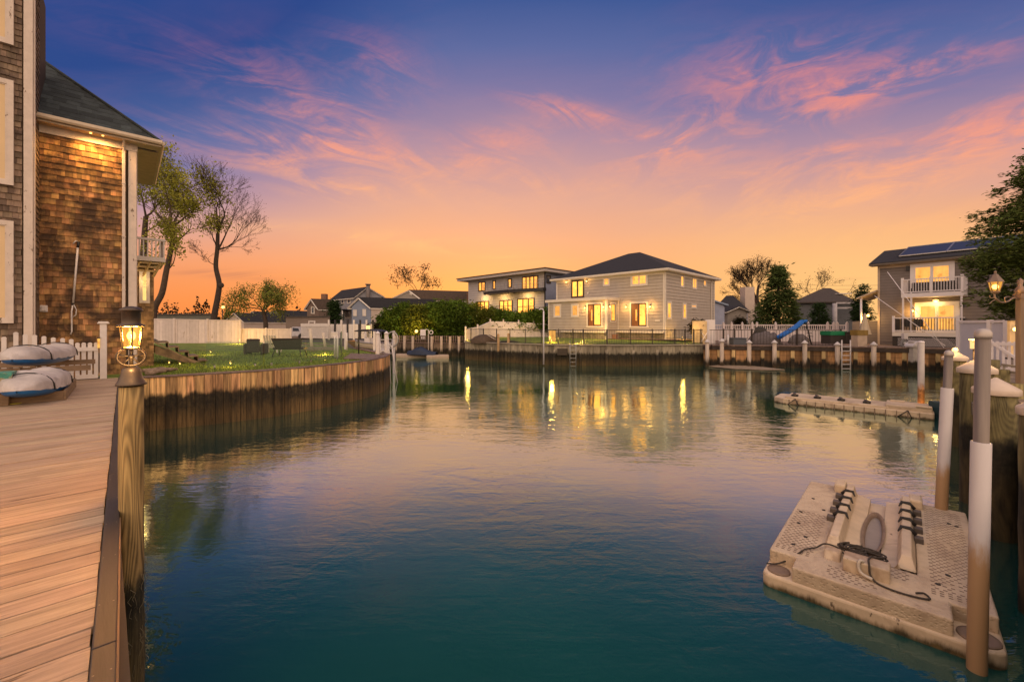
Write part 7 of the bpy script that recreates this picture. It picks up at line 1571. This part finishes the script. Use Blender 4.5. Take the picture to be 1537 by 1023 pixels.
# bare tree
d = 41
tk = [XY(319, d, GND), P(321, 478, d), P(327, 445, d), P(329, 425, d), P(324, 400, d), P(326, 375, d), P(327, 350, d)]
tree('bare_tree', 'tall bare tree with a knot on its trunk behind the white board fence', tk, (.30, .16),
     [(6, (-.25, .1, 1), 3.2, .16), (6, (.25, .2, 1), 3.3, .16), (5, (.75, .1, .85), 3.0, .14), (5, (1, -.1, .42), 3.2, .13), (5, (-.45, .1, .9), 1.8, .10), (6, (.05, -.4, 1), 3.0, .12), (5, (.95, .2, .15), 2.6, .09), (4, (-.9, 0, .5), 1.8, .06)], 23, 4, 3.2, .46, .75, LF1b, 1, .14, .05, 0, .73, (2, 3), bark=BARKD, minr=.009, lf=.76)
mk = MB(); mk.ball(P(332, 428, 40.9), .28, 8, (1, .8, 1)); mk.build('burl', BARKD, bpy.data.objects['bare_tree'])
# weeping little tree and neighbours
d = 58
tk = [XY(398, d, GND), P(399, 487, d), P(397, 474, d), P(395, 466, d)]
tree('weeping_tree', 'small spreading tree with drooping yellow green foliage behind the low fence', tk, (.35, .2), [(3, (-1, .1, .55), 2.2, .14), (3, (-.6, -.3, .7), 1.9, .12), (3, (.5, .1, .8), 2.0, .13), (3, (1, .0, .4), 1.9, .12), (3, (.3, -.4, .7), 1.8, .1), (2, (.7, -.3, .8), 1.9, .1), (3, (0, .3, 1), 1.7, .1)], 33, 3, 2, .55, .1, LEAF('weeping_leaves', (.20, .22, .045)), 16, .35, .12, .75, .7, (2, 3), minr=.02)
tk = [XY(626, 78, GND), P(626, 455, 78), P(627, 440, 78)]
tree('sparse_tree', 'sparse tree with clustered leaves showing above the taupe house roof', tk, (.35, .2), [(2, (-1, 0, .8), 2.8, .1), (2, (-.3, 0, 1), 2.6, .1), (2, (.4, 0, 1), 2.4, .1), (2, (1, 0, .6), 2.8, .1)], 41, 2, 2, .5, .3, LEAF('olive_leaves', (.07, .05, .02)), 26, .42, .16, 0, .7, (2, 2), minr=.03)
# round bare tree on the right
d = 62
tk = [XY(1138, d, GND), P(1138, 480, d), P(1138, 458, d), P(1136, 447, d)]
tree('round_bare_tree', 'broad round crowned bare tree behind the dark roofed house', tk, (.34, .2),
     [(3, (-.9, 0, .8), 3.4, .16), (3, (-.45, .1, 1), 3.8, .17), (3, (0, -.1, 1), 4.0, .17), (3, (.45, .1, 1), 3.6, .16), (3, (.8, 0, .85), 3.2, .15), (2, (-1, .1, .5), 3.2, .12), (3, (-.2, .4, 1), 3.6, .12), (3, (-.7, -.3, .9), 3.6, .14)], 52, 4, 3, .40, .5, LEAF('brown_buds', (.075, .05, .022)), 4, .20, .09, 0, .72, (2, 3), bark=BARKD, minr=.022, lf=.58)
tk = [XY(1228, 70, GND), P(1229, 470, 70), P(1230, 452, 70)]
tree('sparse_tree', 'sparse spindly tree in front of the dark hip roof on the right', tk, (.2, .12), [(2, (-1, 0, .7), 2.4, .08), (2, (-.3, 0, 1), 2.2, .08), (2, (.5, 0, 1), 2.2, .08), (2, (1, 0, .4), 2.3, .07)], 61, 3, 2, .5, .3, LEAF('olive_leaves', (.07, .05, .02)), 5, .3, .12, 0, .7, (2, 2), minr=.025)
# conifers: layered clumps of small needle sprays
def conifer(name, label, px, d, ytop, ybase, wpx, mat, seed, n=5200, sz=.17, power=1.0, jag=.28, cat='tree', group=None, cone=True, trunkmat=None):
    q_ = random.Random(seed); c = XY(px, d); z0, z1 = Zp(ybase, d), Zp(ytop, d); W_ = wpx / F * d / 2; o = thing(name, (c.x, c.y, GND), label, cat, group)
    mb_ = MB(); mb_.tube([c + ZU * GND, c + ZU * (z0 + (z1 - z0) * .6), c + ZU * (z1 - .15)], [W_ * .10 + .05, W_ * .06 + .03, .015], 7); mb_.build('trunk', trunkmat or BARKD, o); mb_ = MB()
    clumps = []
    for k in range(int(n / 26)):
        h = q_.random() ** 1.25; a = q_.uniform(0, 2 * math.pi); prof = (1 - h) ** power if cone else math.sin(math.pi * (.12 + .86 * h)) ** .6
        r_ = W_ * prof * (.45 + .55 * q_.random() ** .45) * (1 + jag * q_.gauss(0, .45)); clumps.append((c + Vector((math.cos(a) * r_, math.sin(a) * r_, z0 + (z1 - z0) * h - .18 * r_)), a, prof))
    for p, a, prof in clumps:
        out_ = Vector((math.cos(a), math.sin(a), -.25))
        for k in range(26):
            cc = p + Vector((q_.gauss(0, 1), q_.gauss(0, 1), q_.gauss(0, .7))) * (sz * 1.5) + out_ * q_.uniform(-.3, .5) * sz * 2; dr = (out_ + Vector((q_.gauss(0, .6), q_.gauss(0, .6), q_.gauss(0, .5)))).normalized(); sdv = dr.orthogonal().normalized() * sz * q_.uniform(.2, .4); L_ = sz * q_.uniform(.7, 1.5)
            mb_.add([cc - dr * L_, cc + sdv, cc + dr * L_, cc - sdv], [(0, 1, 2, 3)])
    mb_.build('crown', mat, o); return o
CON = LEAF('conifer_green', (.075, .105, .032), .7); CON2 = LEAF('cypress_green', (.035, .06, .022), .6); HED = LEAF('hedge_green', (.085, .135, .02), .75); HED2 = LEAF('hedge_yellow_green', (.12, .14, .022), .7)
conifer('conifer', 'broad dark conifer standing behind the white lattice fence', 1168, 46, 401, 486, 62, CON, 3, 7500, .22, .85, .3)
conifer('small_conifer', 'small clipped dark conifer right of the blue slide', 1229, 41, 456, 488, 24, CON2, 4, 2600, .13, .55, .1)
conifer('cypress', 'slim dark cypress just left of the balcony house, taller of two', 1297, 44, 427, 478, 12, CON2, 6, 1800, .15, .5, .1)
conifer('cypress', 'slim dark cypress just left of the balcony house, shorter of two', 1288, 45, 433, 478, 13, CON2, 7, 1800, .15, .5, .1)
conifer('dark_evergreen', 'dark evergreen between the brown house and the slate porch', 501, 58, 452, 487, 16, CON2, 8, 2200, .2, .5, .2)
# hedge in front of the taupe house
hs = [(588, 46, 464, 34, HED, 'leftmost tall dark shrub of the hedge'), (606, 46.5, 457, 42, HED, 'second tall shrub of the hedge, before the taupe gable'), (627, 46, 459, 34, HED2, 'yellow green shrub of the hedge above the yellow lamp'), (647, 47, 455, 42, HED, 'hedge shrub under the taupe house windows'),
      (668, 46.5, 452, 46, HED, 'tall bushy hedge shrub right of the middle'), (690, 46, 452, 44, HED, 'big hedge shrub nearest the white vinyl fence')]
for i, (px, d, yt, w_, mt, lab) in enumerate(hs): conifer('hedge_shrub', lab, px, d, yt, 508, w_ * 1.25, mt, 70 + i, 5200, .20, 1, .22, 'shrub', 'tall hedge shrubs', cone=False)
for i, (px, d, yt, w_, lab, mt) in enumerate(((712, 46.3, 456, 40, 'warm lit shrub left of the modern house windows', HED2), (734, 46, 462, 36, 'warm lit shrub under the left lower windows of the modern house', HED2), (756, 45.6, 466, 34, 'shrub under the middle lower windows of the modern house', HED), (779, 45.4, 470, 34, 'shrub before the tall lit panes of the modern house', HED), (801, 45, 466, 28, 'shrub under the right corner of the modern house balcony', HED), (817, 44.6, 464, 18, 'slim shrub between the modern house and the grey house', HED))):
    conifer('garden_shrub', lab, px, d, yt, 494, w_ * 1.25, mt, 90 + i, 2600, .19, 1, .3, 'shrub', 'garden shrubs before the modern house', cone=False)
for i, (px, d, yt, yb, w_, lab) in enumerate(((565, 45, 486, 500, 26, 'low dark bush in front of the cream cottage wall'), (1047, 34.6, 484, 497, 7, 'small dark potted bush by the equipment screen'), (1110, 52, 478, 487, 12, 'low bush behind the lattice fence by the pale house'))): conifer('low_bush', lab, px, d, yt, yb, w_, LEAF('dark_bush', (.035, .03, .014)), 110 + i, 1300, .16, 1, .3, 'bush', None, cone=False)
tl = MB(); q_ = random.Random(77)                                       # far treeline
for k in range(6500):
    px = q_.choice((q_.uniform(225, 350), q_.uniform(335, 470), q_.uniform(1215, 1300), q_.uniform(1080, 1130))); dd = q_.uniform(95, 130); ht = ((6.2 if px < 315 else 4.6 if px < 350 else 3.4) + 1.3 * math.sin(px * .13) + 1.0 * math.sin(px * .41) + .6 * math.sin(px * 1.3)) * (1 if px < 480 else .8); c = XY(px, dd, GND + q_.random() ** 1.2 * ht); a = Vector((q_.gauss(0, 1), q_.gauss(0, .3), q_.gauss(0, 1))).normalized(); b_ = Vector((0, 1, 0)).cross(a).normalized(); s_ = q_.uniform(.15, .45); tl.add([c - a * s_, c + b_ * s_ * .6, c + a * s_, c - b_ * s_ * .6], [(0, 1, 2, 3)])
tag(tl.build('far_trees', LEAF('far_tree_brown', (.035, .028, .016))), 'dark far treeline showing low behind the fences and roofs', 'trees', kind='stuff')
# big evergreen at the right edge: flat sprays on long limbs
q_ = random.Random(12); c = XY(1590, 20); o = thing('spreading_evergreen', (c.x, c.y, GND), 'big dark evergreen with flat feathery sprays filling the right edge behind the lantern', 'tree'); mb_ = MB(); mb_.tube([c + ZU * GND, c + ZU * 6, c + ZU * 12.5], [.32, .22, .05], 10, False); mb_.build('trunk', BARKD, o); lb = MB(); lv = MB()
prof = [(12.4, .5), (11.4, 1.2), (10.4, 2.0), (9.5, 2.5), (8.7, 2.9), (7.9, 3.2), (7.1, 3.6), (6.4, 3.6), (5.7, 3.5), (5.0, 3.5), (4.3, 3.2), (3.8, 2.7), (3.4, 2.0)]
for z, reach in prof:
    for k in range(15):
        a = 2 * math.pi * (k + q_.random()) / 15; Lm = reach * q_.uniform(.62, .98); d_ = Vector((math.cos(a), math.sin(a), q_.uniform(-.05, .22))); p = c + ZU * (z + q_.uniform(-.4, .4)); pts_ = [p + d_ * Lm * f + ZU * (-.5 * f * f + .25 * f) for f in (0, .3, .6, .85, 1)]; lb.tube(pts_, [.05, .04, .028, .016, .008], 4, False)
        for s_ in range(int(9 * Lm) + 3):
            f = .22 + .80 * q_.random() ** .75; pc2 = pts_[0] + d_ * Lm * f + ZU * (-.5 * f * f + .25 * f); wd = .20 + .30 * (1 - abs(f - .6)); sv = Vector((-d_.y, d_.x, 0)) * q_.gauss(0, wd * .8); ce = pc2 + sv + ZU * q_.gauss(-.03, .16)
            for m2 in range(15):
                cc = ce + Vector((q_.gauss(0, .13), q_.gauss(0, .13), q_.gauss(0, .09))); dr = (d_ + Vector((q_.gauss(0, .7), q_.gauss(0, .7), q_.gauss(0, .25) - .1))).normalized(); sd3 = (dr.cross(ZU)).normalized() * q_.uniform(.03, .06) + ZU * q_.gauss(0, .015); L_ = q_.uniform(.06, .14); lv.add([cc - dr * L_, cc + sd3, cc + dr * L_, cc - sd3], [(0, 1, 2, 3)])
lb.build('branches', BARKD, o); lv.build('crown', LEAF('feathery_green', (.17, .22, .06), .6), o)
# right background houses
o, fc = gable('dark_roof_house', 'low house with dark cross gabled roof behind the grey house corner', 1092, 1121, 52, GND, 467, 461, (-3, 7, 0), TAUPE, ROOFD, apx=1106)
hp = thing('hip_roof_bungalow', XY(1098, 58, GND), 'dark hip roofed bungalow half hidden by the grey house', 'house'); m_ = MB(); ea = [XY(1072, 56), XY(1121, 55), XY(1124, 62), XY(1070, 63)]; m_.prism([p + ZU * GND for p in ea], ZU * (Zp(467, 56) - GND)); m_.build('wall', SIDP, hp); m_ = MB(); ce = sum(ea, Vector()) / 4; roofmesh(m_, [ce + (p - ce) * 1.12 for p in ea], Zp(466, 56), ce + Vector((-.6, 0, 0)), ce + Vector((.4, 0, 0)), Zp(443, 58.5)); m_.build('roof', ROOFD, hp); m_ = MB(); m_.box(XY(1121.5, 58, 5.5), (1.3, 1.3, 5.5)); m_.build('chimney', CREAMW, hp)
o, fc = gable('cream_house', 'cream steep gabled house with brown beams behind the bare tree', 1124, 1139, 60, GND, 459, 444.5, (5, 8, 0), CREAMW, ROOFB, wins=(((1129.5, 462, 1132.5, 470), DIMW, 1, 1), ((1130, 453, 1132, 457), DIMW, 1, 1)), trim=M('brown_beam', (.12, .06, .03), .7))
bg = thing('dark_bungalow', XY(1240, 52, GND), 'dark grey hip roofed bungalow behind the small conifer', 'house'); ea = [XY(1192, 53), XY(1281, 51), XY(1292, 60), XY(1196, 61)]; m_ = MB(); m_.prism([p + ZU * GND for p in ea], ZU * (Zp(455, 52) - GND)); m_.build('wall', M('dark_grey_wall', (.09, .095, .105), .8, .15, 2), bg); m_ = MB(); ce = sum(ea, Vector()) / 4; roofmesh(m_, [ce + (p - ce) * 1.08 for p in ea], Zp(453, 52), ce + Vector((-.4, 0, 0)), ce + Vector((.6, 0, 0)), Zp(432, 56)); m_.build('roof', M('brown_grey_roof', (.055, .043, .035), .9, .35, 4, lines=(.16, .3)), bg)
m_ = MB()
for z in (454.5, 462): m_.bar(XY(1255, 50.5, Zp(z, 50.5)), XY(1283, 50, Zp(z, 50)), .1, .2)
m_.tube([XY(1253, 50.4, GND), XY(1253, 50.4, Zp(455, 50.4))], .25, 8); m_.build('porch_trim', M('grey_trim', (.32, .30, .31), .6), bg); m_ = MB(); m_.box(ce + Vector((.2, -2.6, Zp(441, 54))), (1.6, .8, .1)); m_.build('skylight', WTRIM, bg)
m_ = MB()
for y in (427, 433): m_.tube([P(1150, y - 4, 75), P(1235, y + 1.5, 75), P(1320, y + 1, 75)], .02, 4)
tag(m_.build('power_lines', DARK), 'two thin power lines crossing the sky behind the dark bungalow', 'power line')
sl3 = thing('street_lamp', XY(334, 55, GND), 'small lit street lamp globe right of the bare tree trunk', 'street lamp'); m_ = MB(); m_.tube([XY(334, 55, GND), XY(334, 55, Zp(463, 55))], .06, 6); m_.build('pole', DARK, sl3); m_ = MB(); m_.ball(XY(335, 55, Zp(461, 55)), .20, 8); m_.build('globe', SOFTB, sl3)
